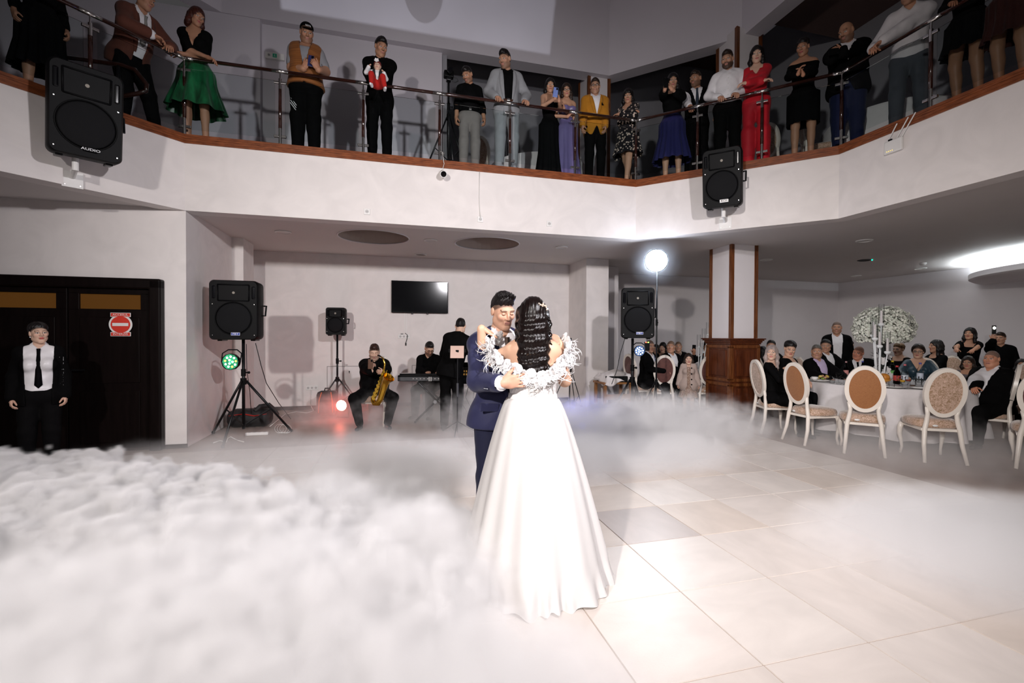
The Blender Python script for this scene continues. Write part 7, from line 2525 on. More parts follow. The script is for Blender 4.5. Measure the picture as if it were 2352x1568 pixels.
for c_ in root.children:
    c_.location = -root.location

q = floor_at(988, 8.35)
p = Person('keyboard player in black with glasses, sitting behind the keyboard', q, -10, 1.74, 'm', .03, S1, 'mid', head=(15, 32, 0), lean=14, hands=[wp(1010, 852, 7.95), wp(985, 853, 7.95)], elbows=[(1, .3, -.4), (-1, .3, -.4)], palm=[(0, 0, -1), (0, 0, -1)], hdir=[(0, -1, -.2), (0, -1, -.2)], **SIT)
suit(p, BLK, BLK2, None, CHAR, bodykw=dict(beard=.7, closed=True), waist=1.14, hem=.86); p.hair(HBLACK, 'fade', top=.012); p.glasses()
root = thing('piano_stool', 'padded stool with brown seat under the keyboard player', 'stool', (q.x, q.y + .05, 0), 0)
mb = MB(); mb.rbox((0, 0, .43), (.46, .34, .08), .03); mb.build('seat', VELVET3, root)
for sx in (-.19, .19):
    for sy in (-.13, .13):
        mb = MB(); mb.cyl((sx, sy, 0), (sx, sy, .4), .018, n=8); mb.build('leg', STEEL, root)

q = floor_at(1036, 7.05)
p = Person('man in a black suit seen from behind, bending over the mixing desk', q, 168, 1.76, 'm', .01, S3, 'mid', lean=16, side=-9, raw=True, head=(8, 30, 0), hands=[(.18, -.42, 1.02), (-.30, -.42, 1.0)], palm=[(0, 0, -1), (0, 0, -1)])
suit(p, BLK, WSH, None, BLK); p.hair(HBLACK, 'fade', top=.014)

# ---------------- guests at the table left of the column
def sitter(label, px, ptop, Y, yaw, sex='m', g=.03, skin=S2, head=(0, 0, 0), lean=0, q='lo', hands=None, elbows=None, side=0, hs=1.0, pal=None, raw=False):
    r = floor_at(px, Y)
    zt = at(px, ptop, Y).z - .01
    k = zt / 1.375
    if not .80 < k < 1.12:
        k = min(1.12, max(.80, k))
    return Person(label, r, yaw, 1.75 * k, sex, g, skin, q, None, lean=lean, side=side, head=head, hands=hands or [(.16, -.36, .80), (-.16, -.36, .80)], elbows=elbows or [(1, .3, -.5), (-1, .3, -.5)], palm=pal or [(0, 0, -1), (0, 0, -1)], hs=hs, raw=raw, **SIT)


def suit_sit(p, jm=BLK, sm=None, tie=None, hair=None, style='short', v=(.085, 1.08), **bk):
    suit(p, jm, sm or WSH, tie, CHAR, v=v, waist=1.15, hem=.86, bodykw=bk)
    if hair:
        p.hair(hair, style)
    return p


def dress_sit(p, m, hair, style, length=.2, v=None, sleeve=.9, thick=.014):
    p.body(makeup=1); p.shirt(m, hem=.86, collar=False, v=v, sleeve=sleeve); p.trousers(m, waist=1.15, e=.02); p.shoes(SHOEM)
    p.hair(hair, style, length=length, thick=thick)
    return p


suit_sit(sitter('smiling balding man in a dark suit and blue tie behind the strobe stand', 1492, 779, 9.0, 50, head=(30, 4, 0), lean=6, side=0), BLK, WSH, cloth('blue_tie', (.02, .04, .12), .5), tint=(.05, .04, .035))
dress_sit(sitter('dark haired woman half hidden behind the strobe pole', 1512, 789, 10.5, 40, 'f', .0, S1), BLK2, HBLACK, 'bob', .14)
dress_sit(sitter('woman with short dark hair looking left, behind the man in black', 1523, 784, 10.2, -20, 'f', .01, S1, head=(-15, 10, 0)), BLK2, HBLACK, 'bob', .13)
suit_sit(sitter('bald man in a black suit turning round on the chair beside the little girl', 1543, 781, 9.15, 25, head=(-10, 0, 0), g=.04, lean=4), BLK, WSH, tint=(.10, .07, .05))
suit_sit(sitter('red faced man behind the bald man left of the column', 1557, 783, 10.6, -30, head=(0, 0, 0)), BLK, cloth('beige_shirt', (.3, .24, .2)), tint=(.10, .07, .05))
p = dress_sit(sitter('woman in glasses holding up a black phone left of the column', 1626, 783, 9.7, -15, 'f', .03, S2, hands=[(.16, -.3, .8), wp(1594, 812, 9.45)], elbows=[(1, .3, -.5), (-.5, .3, -1)], pal=[(0, 0, -1), (0, 1, 0)]), BLK2, HBLACK, 'bushy'); p.glasses()
phone('black phone held up beside the wooden column', at(1594, 800, 9.40), (.05, 0, 1), (0, 1, 0), (1, 0, 0))
q = floor_at(1582, 8.45)
p = Person('little girl in a beige coat standing between two chairs', q, -18, at(1582, 812, 8.45).z - .012, 'f', .03, S3, 'mid', head=(4, 4, 0), hs=1.38, hands=[(.30, -.02, .80), (-.30, -.02, .80)])
p.body(); PRINT = cloth('patterned_dress', (.42, .34, .27), .8, color2=(.16, .06, .04), vscale=60)
p.shirt(PRINT, collar=False); p.skirt(PRINT, z0=1.0, z1=.52, r1=(.26, .22), pleats=9, amp=.02); p.jacket(cloth('beige_coat', (.40, .31, .27)), v=(.05, .75), open_w=.035, hem=.70, flare=.05, e=.03); p.shoes(SHOEM); p.hair(HBROWN, 'bob', length=.13, thick=.008)
mb = MB(); [mb.ball(Vector(p.T(.075, p.front_y(p.fj, .075, z) - .004, z)) * p.k, .014, 8, 6) for z in (1.36, 1.2, 1.04, .9)]; o = mb.build('buttons', BLACKG, p.root); o['kind'] = 'stuff'

# ---------------- guests at the round table on the right
p = sitter('young woman with long ash blond hair in black, left side of the round table', 1783, 790, 6.95, 45, 'f', .0, S3, head=(-4, 0, 0), q='mid')
dress_sit(p, BLK, HASH, 'long', .24, v=(.05, 1.3))
p = sitter('woman with dark pinned up hair in a low cut black dress', 1822, 781, 7.35, 38, 'f', .045, S1, head=(14, 14, 6), q='mid', hands=[wp(1850, 868, 7.0), wp(1846, 872, 6.9)])
dress_sit(p, BLK2, HBLACK, 'updo', v=(.10, 1.24), sleeve=-.5)
LIL = cloth('lilac_shirt', (.52, .42, .60), .7)
suit_sit(sitter('stout grey haired man in a dark suit and lilac shirt', 1883, 790, 7.75, 10, g=.05, skin=S2, head=(4, 2, 0), q='mid'), BLK, LIL, None, HGREY, 'fade', v=(.10, .95), beard=.15)
suit_sit(sitter('dark haired man with a white collar behind the man in lilac', 1903, 778, 8.7, 10, head=(0, 4, 0)), BLK, WSH, None, HBLACK)
suit_sit(sitter('man with short dark hair far behind the fair haired woman', 1777, 780, 9.4, 15, head=(0, 0, 0)), BLK, BLK2, None, HBLACK)
dress_sit(sitter('person in black turned away beside the wooden column', 1752, 793, 9.2, 150, 'f', .02, S2, raw=True), BLK2, HBLACK, 'bob', .14)
q = floor_at(1922, 8.9)
p = Person('man in a dark jacket and open white shirt standing behind the table', q, -28, at(1921, 737, 8.9).z - .008, 'm', .02, S2, 'mid', head=(0, 2, 0))
suit(p, BLK, WSH, None, BLK, v=(.085, .95), open_w=.05, bodykw=dict(tint=(.05, .04, .035), beard=.2))
suit_sit(sitter('bald red faced man in a white shirt leaning to the left', 1985, 792, 8.0, -45, skin=(.52, .22, .14), head=(-20, 10, 12), side=-10, g=.04, q='mid'), BLK, WSH, BLK2, None, tint=(.25, .13, .09))
suit_sit(sitter('dark haired man in black behind the bald red faced man', 1957, 778, 9.0, 30, head=(10, 0, 0)), BLK, WSH, None, HBLACK)
dress_sit(sitter('woman with tied dark blond hair looking left behind the flowers', 2062, 786, 8.6, -60, 'f', .02, S1, head=(-32, 4, 0)), BLK2, HBLOND, 'bun')
p = dress_sit(sitter('woman with short dark hair and glasses in a petrol blue top', 2110, 789, 7.85, -40, 'f', .045, S1, head=(-8, 6, 0), q='mid'), cloth('petrol_satin', (.02, .045, .065), .35, spec=.5), HBROWN, 'bushy', v=(.10, 1.27)); p.glasses()
dress_sit(sitter('woman with long black hair seen from the side behind the woman in glasses', 2143, 778, 8.7, -95, 'f', .02, S2, head=(-60, 0, 0)), BLK2, HBLACK, 'long', .25)
q = floor_at(2228, 8.6)
p = Person('woman with dark shoulder length hair standing and leaning on a chair', q, -38, 1.68, 'f', .02, S2, 'lo', lean=24, head=(-18, -6, 0), hands=[wp(2222, 815, 8.0), wp(2188, 812, 8.05)], elbows=[(1, .3, -.4), (-1, .3, -.4)], palm=[(0, 0, -1), (0, 0, -1)], pelvis=(0, .25, .95), feet=[(.1, .28, .085), (-.1, .28, .085)])
p.body(makeup=1); p.shirt(BLK2, collar=False, hem=.85); p.trousers(BLK); p.shoes(SHOEM); p.hair(HBLACK, 'bob', length=.17, thick=.022)
q = floor_at(2298, 8.5)
p = Person('man holding up a phone with its light on, right of the standing woman', q, -40, at(2296, 760, 8.5).z - .03, 'm', .02, S2, 'lo', head=(-15, 0, 0), hands=[(.3, 0, .85), wp(2285, 775, 8.15)], elbows=[None, (-1, .2, -.7)], palm=[None, (.4, .9, 0)], hdir=[None, (0, 0, 1)])
suit(p, BLK, BLK2, None, BLK); p.hair(HBROWN, 'short', top=.012)
ph = phone('phone with a glaring torch light held up in the dining room', at(2283, 757, 8.05), (0, 0, 1), (0, 1, 0), (1, 0, 0), camera=False)
mb = MB(); mb.cyl((0.0, 0.03, -.009), (0, .03, -.005), .022, n=16); mb.build('torch_light', mat('torch', (1, 1, .9), .3, emit=(1, .96, .75), estr=40), ph)
lamp('torch_glow', 'POINT', at(2283, 756, 7.98), None, 1.2, (1, .95, .8), .03)
dress_sit(sitter('woman in a grey patterned top in the shade left of the large man', 2222, 815, 7.2, -60, 'f', .03, S2, head=(-10, 6, 0), q='lo'), cloth('grey_print', (.26, .22, .24), .8, color2=(.03, .03, .035), vscale=12), HBROWN, 'bob', .14)
p = sitter('large man in a dark jacket and white shirt on the right of the round table', 2272, 803, 6.15, -78, g=.085, skin=(.56, .26, .16), head=(-24, 0, 0), q='mid', hands=[wp(2300, 930, 6.0), wp(2232, 905, 5.85)], elbows=[(1, .5, -.4), (-1, .4, -.4)], pal=[(0, 0, -1), (.5, 0, -1)])
suit_sit(p, BLK, WSH, None, None, v=(.10, .95), tint=(.10, .08, .07))
dress_sit(sitter('dark haired person in black cut off by the right edge behind the large man', 2349, 822, 7.4, -40, 'f', .02, S2), BLK2, HBLACK, 'bob', .14)
# ------------------------------------------------------------------ bride and groom
GY, BY = 3.12, 2.84
NAVY = cloth('navy_suit', (.020, .021, .060), .62, var=.10, bump=.03, bscale=200, sheen=.1)
NAVYD = cloth('navy_trousers', (.010, .011, .030), .7)
q = at(1148, 784, GY); q.z = 0
gr = Person('groom in a navy suit facing the camera with his hand on the bride\'s back', q, 26, at(1160, 668, GY).z - .012, 'm', .0, (.54, .31, .215), 'hi', hs=.93, head=(26, 20, -4), lean=3,
            hands=[wp(1292, 850, 2.98), wp(1153, 880, 2.675)], elbows=[(1, .1, -.5), (-.42, .10, -1)], palm=[None, None], hdir=[None, None], curl=(25, 9), spread=1.5, thumb=(.3, .1))
gr.hdir = [None, gr.dirw((.98, .12, .12))]; gr.palm = [None, gr.dirw((.10, 1, .05))]
gr.hh = .0026; gr.hd = .0028
gr.body(beard=.10, tint=(.022, .014, .011), closed=True, lips=(.46, .21, .18))
gr.shirt(WSH, sleeve=.93, e=.008)
gr.tie(cloth('brown_tie', (.060, .038, .030), .5, var=.3), 1.0, .04)
gr.jacket(NAVY, v=(.085, 1.05), lapel=NAVY, hem=.845, flare=.035, sleeve=.82, amp=.0035)
gr.trousers(NAVYD); gr.shoes(SHOEM)
gr.hair(HBLACK, 'fade', thick=.012, top=.024)
# quiff of short upright hair
mb = MB()
rg = np.random.default_rng(9)
for k in range(190):
    x, y = rg.uniform(-.058, .058), rg.uniform(-.085, .06)
    if (x / .062) ** 2 + ((y + .012) / .085) ** 2 > 1:
        continue
    z = .085 + .035 * (1 - (x / .062) ** 2) - .02 * max(0, y / .06)
    b0 = Vector(gr.H(x, y, z)); d = Vector(gr.Rh @ np.array([x * 1.5 + rg.normal() * .1, -.25 + rg.normal() * .25, 1])).normalized()
    mb.tube([b0 * gr.k, (b0 + d * .022) * gr.k, (b0 + d * .036 + Vector((rg.normal() * .004, -.004, 0))) * gr.k], [.006, .005, .001], 5)
o = mb.build('quiff', HBLACK, gr.root, smooth=True); o['kind'] = 'stuff'
# cuff, cufflink, sleeve buttons on the near arm
e_, w_ = gr.el[1], gr.wr[1]
d_ = unit(w_ - e_)
mb = MB(); mb.tube([Vector(e_ + (w_ - e_) * .84) * gr.k, Vector(e_ + (w_ - e_) * 1.0) * gr.k], [.043, .042], 20, caps=False); cu = mb.build('cuff', WSH, gr.root, smooth=True)
cu.modifiers.new('t', 'SOLIDIFY').thickness = -.004
nrm = np.cross(d_, np.array([0, 0, 1.0])); nrm = unit(nrm) * -1
nrm = unit(gr.dirw((0.0, -1, -.35)) - d_ * (gr.dirw((0.0, -1, -.35)) @ d_))
mb = MB(); mb.rbox(Vector(e_ + (w_ - e_) * .965 + nrm * .043) * gr.k, (.013, .013, .013), .002, Matrix.Rotation(.7, 3, 'Y')); mb.build('cufflink', BLACKG, cu)
for k in range(4):
    mb = MB(); mb.ball(Vector(e_ + (w_ - e_) * (.60 + .045 * k) + nrm * .066) * gr.k, .0075, 10, 6); mb.build('sleeve_button', mat('navy_button', (.01, .012, .035), .3), gr.root)
mb = MB(); mb.rbox(Vector(gr.T(-.135, -.135, 1.0)) * gr.k, (.13, .016, .055), .005, Matrix.Rotation(.08, 3, 'Y')); mb.build('pocket_flap', NAVY, gr.root)

q = at(1224, 784, BY); q.z = .055
br = Person('bride with long wavy dark hair in a white gown, seen from behind', q, 176, raw=True, h=at(1222, 684, BY).z - .055, sex='f', girth=.018, skin=(.60, .36, .245), q='hi', head=(6, 2, 0),
            hands=[wp(1106, 755, 2.93), wp(1286, 792, 2.93)], elbows=[(.62, -.55, -.55), (-.15, -.2, -1.0)], palm=[(0, -.35, -1), (0, -.3, -1)], hdir=[None, None], curl=(32, 45), thumb=(.1, .5), spread=3)
br.hdir = [br.dirw((.62, .62, -.22)), br.dirw((-.45, .35, .75))]
br.hh = .0045; br.hd = .0030
br.h = .008
br.body()
IVORY = cloth('bridal_satin', (.80, .775, .765), .45, bump=.03, spec=.4)
TULLE = translucent('bridal_tulle', (.66, .635, .62), .20)
LACE = cloth('bridal_lace', (.80, .76, .745), .6, bump=.9, bscale=75)
br.shirt(LACE, sleeve=None, collar=False, strapless=1.295, hem=1.0, e=.012, amp=.001, name='bodice')
k_ = br.k


def gown():
    """full skirt with soft vertical folds and a wavy hem, in the bride's own axes"""
    V, Q = [], []
    n, rows = 220, 46
    zt, zb = 1.085, -.045
    for j in range(rows + 1):
        t = j / rows
        z = zt + (zb - zt) * t
        prof = t ** .78
        for i in range(n):
            a = 2 * pi * i / n
            fold = .55 * sin(9 * a + .9 * sin(2 * a) + .6 * t) + .35 * sin(17 * a + 1.3 + 1.1 * t) + .25 * sin(5 * a + 2)
            amp = .032 * t ** 1.2 + .0015
            wav = .022 * max(0, t - .86) / .14 * sin(31 * a + 2 * sin(7 * a))
            rx = .172 + .315 * prof + fold * amp + wav
            ry = .132 + (.305 + .10 * max(0, sin(a))) * prof + fold * amp + wav
            V.append(((rx * cos(a) - .03 * t), br.pel[1] + ry * sin(a) + .03 * t, z + .010 * (j == rows) * sin(15 * a)))
    for j in range(rows):
        for i in range(n):
            i2 = (i + 1) % n
            Q.append((j * n + i2, j * n + i, (j + 1) * n + i, (j + 1) * n + i2))
    return br.out('skirt', np.array(V), np.array(Q), TULLE)


gown()
mb = MB(); mb.lathe([(.158, 1.055), (.168, 1.06), (.166, 1.085), (.160, 1.115), (.150, 1.12)], (0, 0, 0), 48, None, 1.0, .80)
wb = mb.build('waistband', IVORY, br.root, smooth=True); wb.scale = (k_, k_, k_)
# laced back
f = Field(); br.torso(f, .013)
rows_ = []
for z in np.linspace(1.285, 1.03, 11):
    y = br.front_y(f, 0.0, z, back=True) + .004
    rows_.append((z, y))
for i in range(len(rows_) - 1):
    (z0, y0), (z1, y1) = rows_[i], rows_[i + 1]
    for sg in (-1, 1):
        mb = MB(); mb.tube([Vector(br.T(.026 * sg, y0, z0)) * k_, Vector(br.T(0, (y0 + y1) / 2 + .004, (z0 + z1) / 2)) * k_, Vector(br.T(-.026 * sg, y1, z1)) * k_], .0036, 6); mb.build('lacing', IVORY, br.root, smooth=True)
for sg in (-1, 1):
    mb = MB(); mb.tube([Vector(br.T(.012 * sg, rows_[-1][1], 1.03)) * k_, Vector(br.T(.030 * sg, rows_[-1][1] + .05, .93)) * k_, Vector(br.T(.02 * sg, rows_[-1][1] + .10, .80)) * k_], .004, 6); mb.build('ribbon', IVORY, br.root, smooth=True)


# off-shoulder garland of fabric flowers and feathers
def toloc(v):
    return Matrix.Rotation(-br.yaw, 3, 'Z') @ (Vector(v) - br.loc)


GAR = [at(x, y, Y) for x, y, Y in ((1152, 775, 2.99), (1131, 786, 2.90), (1130, 806, 2.80), (1146, 828, 2.745), (1172, 846, 2.72), (1200, 860, 2.705), (1236, 872, 2.70), (1264, 858, 2.71), (1286, 836, 2.735), (1299, 812, 2.79), (1302, 792, 2.86), (1290, 777, 2.97))]
rg = np.random.default_rng(21)
PET = translucent('petal_organza', (.90, .88, .88), .15)
FEA = translucent('white_feather', (.90, .88, .88), .15)


def gpt(t):
    x = t * (len(GAR) - 1); i = min(int(x), len(GAR) - 2); u = x - i
    p0, p1, p2, p3 = GAR[max(i - 1, 0)], GAR[i], GAR[i + 1], GAR[min(i + 2, len(GAR) - 1)]
    return .5 * ((2 * p1) + (p2 - p0) * u + (2 * p0 - 5 * p1 + 4 * p2 - p3) * u * u + (3 * p1 - p0 - 3 * p2 + p3) * u ** 3)


bc_ = Vector((br.loc.x, br.loc.y + .02, 1.2))
for k in range(116):
    t = (k + .5) / 116
    c = gpt(t)
    outd = Vector((c.x - bc_.x, c.y - bc_.y, 0)).normalized()
    tang = (gpt(min(1, t + .01)) - gpt(max(0, t - .01))).normalized()
    acr = outd.cross(tang)
    c = c + acr * rg.uniform(-.030, .030) + outd * rg.uniform(-.004, .012)
    mb = MB()
    up = (outd + acr * rg.uniform(-.8, .8) + tang * rg.uniform(-.4, .4)).normalized()
    a = up.orthogonal().normalized(); b = up.cross(a)
    for ring_, (R_, tl, np_) in enumerate(((.029, .30, 7), (.019, .85, 5))):
        for m in range(np_):
            qa = 2 * pi * (m + .5 * ring_) / np_ + rg.uniform(-.2, .2)
            d = a * cos(qa) + b * sin(qa); s_ = up.cross(d)
            pts = []
            for (u, w, hgt) in ((0, .14, 0), (.35, .46, .06), (.72, .60, .20 + rg.uniform(-.05, .05)), (1.0, .40, .34 + rg.uniform(-.10, .10))):
                cc_ = c + (d * u + up * hgt * tl * 1.6) * R_
                pts += [cc_ - s_ * w * R_, cc_ + up * .10 * R_, cc_ + s_ * w * R_]
            mb.add([toloc(v) for v in pts], [(3 * i + j, 3 * i + j + 1, 3 * i + j + 4, 3 * i + j + 3) for i in range(3) for j in range(2)])
    mb.build('fabric_flower', PET, br.root, smooth=True)
for k in range(210):
    t = rg.uniform(.0, 1.0)
    c = gpt(t)
    outd = Vector((c.x - bc_.x, c.y - bc_.y, 0)).normalized()
    tang = (gpt(min(1, t + .01)) - gpt(max(0, t - .01))).normalized()
    lat = Vector((1, 0, 0)) * (1 if t > .5 else -1) * min(1, abs(t - .5) * 3)
    L_ = rg.uniform(.05, .115) * (0.55 if .30 < t < .66 else 1)
    d = (outd * rg.uniform(.1, .5) + lat * rg.uniform(.0, .9) + Vector((0, 0, -1)) * rg.uniform(.1, 1.1) + tang * rg.uniform(-.8, .8))
    if t < .16 or t > .86:
        d = outd * .2 + lat * rg.uniform(.3, 1.2) + Vector((0, 0, rg.uniform(-1.0, .6))) + tang * rg.uniform(-.6, .6)
    d.normalize()
    s_ = c + outd * .012 + Vector((0, 0, -.018))
    axis = d.cross(Vector((rg.normal(), rg.normal(), rg.normal()))).normalized()
    turn = Quaternion(axis, radians(rg.uniform(8, 30)))
    pts = [s_]
    for u in range(7):
        pts.append(pts[-1] + d * L_ / 6)
        d = turn @ d
        d = (d + Vector((0, 0, -.10))).normalized()
    mb = MB(); mb.tube([toloc(v) for v in pts], [.0012, .0018, .0021, .0022, .0020, .0016, .0010, .0003], 4)
    mb.build('feather', FEA, br.root, smooth=True)

# hair: long glossy waves down the back
hf = Field()
hs, R_ = br.hs, br.Rh
E_ = lambda c, r, k=.03: hf.ell(br.H(*c), np.array(r) * hs, R_, k)
E_((0, .020, .048), (.090, .110, .098)); E_((0, .047, -.01), (.103, .088, .125)); E_((0.0, .074, -.10), (.108, .076, .15)); E_((.0, .092, -.20), (.113, .068, .15)); E_((.004, .106, -.30), (.104, .054, .115))
for sg in (1, -1):
    hf.cap(br.H(.084 * sg, -.012, .035), br.H(.100 * sg, .02, -.17), .034, .026, .03)


def hcut(D, X, Y, Z):
    a, b, c = X - br.hc[0], Y - br.hc[1], Z - br.hc[2]
    x = (a * R_[0, 0] + b * R_[1, 0] + c * R_[2, 0]) / hs
    y = (a * R_[0, 1] + b * R_[1, 1] + c * R_[2, 1]) / hs
    z = (a * R_[0, 2] + b * R_[1, 2] + c * R_[2, 2]) / hs
    fz = np.sqrt((x / .064) ** 2 + ((y + .105) / .085) ** 2 + ((z + .035) / .105) ** 2)
    D = np.maximum(D, (1 - fz) * .055)
    w = np.clip((.055 - z) / .16, 0, 1)
    ph = z * 88 + 1.1 * np.sin(x * 11 + 1) + x * 9 + .9 * np.sin(z * 19 + x * 8)
    D = D + w * (.0056 * np.sin(ph))
    xs_ = x + w * .010 * np.cos(ph)
    D = D + .0010 * np.sin(xs_ * 270 + 3 * np.sin(z * 9)) + .0014 * np.sin(xs_ * 95 + 2 * np.sin(z * 12))
    return D


V, Q = hf.mesh(.0038, hcut)
HB = mat('hair_bride', (.0085, .0045, .0038), .27, color2=(.003, .002, .002), vscale=26, stretch=(5, 5, .6), spec=.30, bump=.12, bscale=150)
br.out('hair', V, Q, HB)
for k in range(17):
    x0 = -.095 + .19 * k / 16
    z0 = -.30 + .02 * rg.random()
    ln = .085 + .06 * rg.random()
    sg = 1 if rg.random() < .6 else -1
    pts = [br.H(x0 * .92 + sg * .014 * sin(5.5 * u), .076 + .040 * min(1, (u + .25) * 1.6) + .012 * cos(6 * u + k) * max(0, u), z0 - .035 - ln * u) for u in np.linspace(-.25, 1, 9)]
    mb = MB(); mb.tube([Vector(q_) * k_ for q_ in pts], [.013, .017, .018, .017, .015, .012, .009, .006, .001], 7, flat=.6)
    mb.build('curl', HB, br.root, smooth=True)
for k in range(9):
    sg = 1 if k < 6 else -1
    x0 = (.100 + .006 * (k % 3)) * sg
    y0 = -.01 + .012 * k
    pts = [br.H(x0 + .011 * cos(15 * u + k), y0 + .011 * sin(15 * u + k), .02 - .03 * (k % 3) - (.26 if sg > 0 else .17) * u) for u in np.linspace(0, 1, 26)]
    mb = MB(); mb.tube([Vector(q_) * k_ for q_ in pts], [.0045] * 25 + [.001], 5)
    mb.build('ringlet', HB, br.root, smooth=True)
# hair comb with little pearls on the right of her head
mb = MB()
cp = [br.H(-.060 + .0 * i, .085 - .02 * i * .4, .085) for i in range(2)]
for k in range(22):
    u = k / 21
    c = br.H(-.035 - .060 * u + rg.normal() * .004, .116 - .040 * u + rg.normal() * .003 + .004, .075 + .022 * sin(3 * u) + rg.normal() * .006 - .03 * u)
    mb.ball(Vector(c) * k_, .0042 + .002 * rg.random(), 7, 5)
o = mb.build('hair_comb', mat('pearl_gold', (.75, .58, .46), .25, metal=.6), br.root, smooth=True)
# ------------------------------------------------------------------ dry-ice fog over the floor
def fog_object():
    FU0, FU1, FV0, FV1, FZ = -5.6, 8.8, 0.2, 9.2, 1.0
    me = bpy.data.meshes.new('fog')
    ob = bpy.data.objects.new('fog', me)
    COL.objects.link(ob)
    ob.rotation_euler = (0, 0, TH)
    vm = bpy.data.materials.new('dry_ice_fog')
    vm.use_nodes = True
    nt = vm.node_tree
    nt.nodes.clear()
    pv = nt.nodes.new('ShaderNodeVolumePrincipled')
    pv.inputs['Color'].default_value = (0.985, 0.965, 0.965, 1)
    pv.inputs['Density'].default_value = 1.0
    pv.inputs['Density Attribute'].default_value = 'density'
    pv.inputs['Anisotropy'].default_value = -0.15
    out = nt.nodes.new('ShaderNodeOutputMaterial')
    nt.links.new(pv.outputs[0], out.inputs['Volume'])
    ng = bpy.data.node_groups.new('fog_density', 'GeometryNodeTree')
    ng.interface.new_socket('Geometry', in_out='OUTPUT', socket_type='NodeSocketGeometry')
    N, L = ng.nodes.new, ng.links.new

    def val(x, sock):
        if isinstance(x, (int, float)):
            sock.default_value = x
        else:
            L(x, sock)

    def M(op, a, b=0.0, c=0.0, clamp=False):
        n = N('ShaderNodeMath')
        n.operation = op
        n.use_clamp = clamp
        val(a, n.inputs[0]); val(b, n.inputs[1]); val(c, n.inputs[2])
        return n.outputs[0]
    pos = N('GeometryNodeInputPosition').outputs[0]
    sx = N('ShaderNodeSeparateXYZ')
    L(pos, sx.inputs[0])
    z = sx.outputs[2]

    def noise(scale, detail, off=(0, 0, 0), st=(1, 1, 1), rough=0.55):
        mp = N('ShaderNodeVectorMath'); mp.operation = 'MULTIPLY_ADD'
        L(pos, mp.inputs[0]); mp.inputs[1].default_value = st; mp.inputs[2].default_value = off
        n = N('ShaderNodeTexNoise')
        n.inputs['Scale'].default_value = scale
        n.inputs['Detail'].default_value = detail
        n.inputs['Roughness'].default_value = rough
        L(mp.outputs[0], n.inputs['Vector'])
        return n.outputs[0]
    n1 = noise(1.1, 3.0, (3.1, 1.7, 0.3))
    n2 = noise(3.6, 4.0, (0.4, 5.2, 1.3), rough=0.6)
    n3 = noise(8.5, 3.0, (2.4, 0.2, 7.3), rough=0.65)

    def blob(c, r, amp, edge, nz, na, top=None):
        """soft ellipsoid with a noisy rim: amp inside, falling to 0 over `edge`"""
        d = N('ShaderNodeVectorMath'); d.operation = 'SUBTRACT'
        L(pos, d.inputs[0]); d.inputs[1].default_value = c
        q = N('ShaderNodeVectorMath'); q.operation = 'DIVIDE'
        L(d.outputs[0], q.inputs[0]); q.inputs[1].default_value = r
        l = N('ShaderNodeVectorMath'); l.operation = 'LENGTH'
        L(q.outputs[0], l.inputs[0])
        s = M('SUBTRACT', 1.0, l.outputs['Value'])
        s = M('ADD', s, M('MULTIPLY', M('SUBTRACT', nz, 0.5), na))
        s = M('DIVIDE', s, edge, clamp=True)
        return M('MULTIPLY', s, amp)
    tot = None
    nmix = M('ADD', M('MULTIPLY', n2, 0.55), M('MULTIPLY', n3, 0.45))
    nlow = M('ADD', M('MULTIPLY', n1, 0.6), M('MULTIPLY', n2, 0.4))
    def voro(scale, off):
        mp = N('ShaderNodeVectorMath'); mp.operation = 'ADD'
        L(pos, mp.inputs[0]); mp.inputs[1].default_value = off
        n = N('ShaderNodeTexVoronoi')
        n.inputs['Scale'].default_value = scale
        L(mp.outputs[0], n.inputs['Vector'])
        return n.outputs['Distance']
    bil = M('SUBTRACT', 1.0, M('ADD', M('MULTIPLY', voro(3.6, (1.1, .3, .7)), 0.50), M('ADD', M('MULTIPLY', voro(8.5, (.2, 2.3, .1)), 0.32), M('MULTIPLY', n3, 0.25))))
    bil = M('ADD', M('MULTIPLY', bil, 0.8), M('MULTIPLY', n1, 0.25))
    src = {'f': nmix, 's': nlow, 'c': bil}
    for (px, py, pz, rx, ry, rz, amp, edge, kind, na) in FOG_BLOBS:
        t = blob((px, py, pz), (rx, ry, rz), amp, edge, src[kind], na)
        tot = t if tot is None else M('ADD', tot, t)
    vc = N('GeometryNodeVolumeCube')
    L(tot, vc.inputs['Density'])
    vc.inputs['Min'].default_value = (FU0, FV0, 0.0)
    vc.inputs['Max'].default_value = (FU1, FV1, FZ)
    vc.inputs['Resolution X'].default_value = 460
    vc.inputs['Resolution Y'].default_value = 290
    vc.inputs['Resolution Z'].default_value = 38
    sm = N('GeometryNodeSetMaterial')
    sm.inputs['Material'].default_value = vm
    L(vc.outputs[0], sm.inputs[0])
    go = N('NodeGroupOutput')
    L(sm.outputs[0], go.inputs[0])
    md = ob.modifiers.new('fog_density', 'NODES')
    md.node_group = ng
    me.materials.append(vm)
    tag(ob, 'white dry ice fog rolling low over the dance floor', 'fog', None, 'stuff')
    return ob


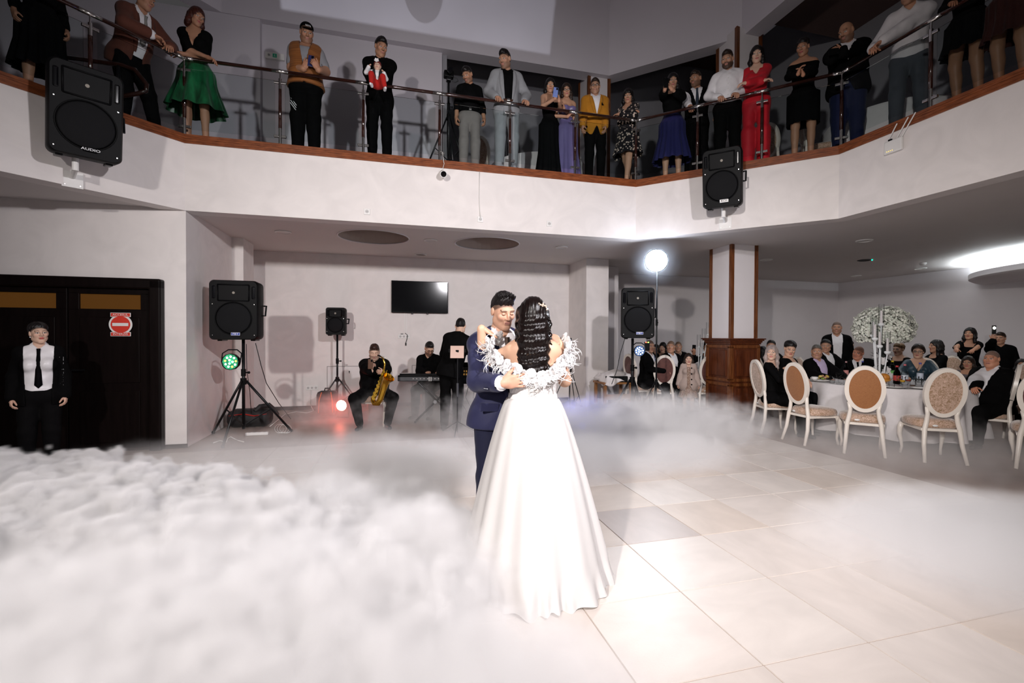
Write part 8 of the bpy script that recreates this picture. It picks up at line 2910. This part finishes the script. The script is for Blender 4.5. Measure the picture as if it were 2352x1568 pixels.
# centre (u, v, z), radii, density, rim softness, noise kind, noise strength
FOG_BLOBS = [
    # thick bank on the left with a crisp billowing rim
    (-3.35, 4.45, 0.04, 1.55, 0.95, 0.43, 42, 0.07, 'c', 1.0),
    (-2.00, 3.75, 0.04, 1.25, 0.95, 0.42, 36, 0.09, 'c', 1.0),
    (-4.6, 4.0, 0.04, 0.9, 1.0, 0.36, 30, 0.09, 'c', 1.0),
    # thick soft bank in front of the couple
    (-1.00, 2.20, 0.04, 1.65, 1.10, 0.44, 13, 0.55, 'f', 1.25),
    (-2.3, 2.2, 0.04, 1.6, 1.1, 0.40, 9, 0.55, 'f', 1.25),
    (0.20, 1.55, 0.02, 0.95, 0.75, 0.34, 7, 0.6, 's', 0.9),
    (0.25, 2.70, 0.03, 0.60, 0.80, 0.40, 11, 0.6, 'f', 1.3),
    (-1.15, 3.25, 0.03, 1.1, 0.8, 0.40, 18, 0.25, 'c', 1.0),
    (-0.35, 3.6, 0.03, 0.9, 0.7, 0.34, 8, 0.5, 'f', 1.4),
    # thin veil over the middle of the floor
    (-0.7, 5.3, 0.0, 3.2, 1.6, 0.40, 1.3, 0.7, 's', 1.3),
    (0.1, 4.5, 0.05, 1.1, 0.9, 0.38, 2.6, 0.7, 'f', 1.6),
    # band of fog right of the couple up to the column
    (3.3, 5.6, 0.1, 2.2, 0.95, 0.60, 4.0, 0.5, 'f', 1.4),
    (2.6, 4.7, 0.0, 1.6, 0.8, 0.36, 5.0, 0.6, 's', 1.1),
    (1.8, 6.9, 0.1, 1.3, 0.7, 0.60, 3.0, 0.6, 'f', 1.5),
    # soft bank on the right
    (3.75, 2.1, 0.02, 1.25, 1.1, 0.36, 4.2, 0.6, 's', 1.1),
    (4.7, 1.5, 0.02, 1.5, 1.3, 0.36, 2.2, 0.7, 's', 1.1),
    # wisps round the band and under the dining table
    (0.3, 8.0, 0.1, 2.2, 1.0, 0.62, 1.5, 0.7, 'f', 2.0),
    (6.0, 4.2, 0.05, 2.2, 1.6, 0.40, 0.55, 0.7, 'f', 1.9),
]
fog_object()
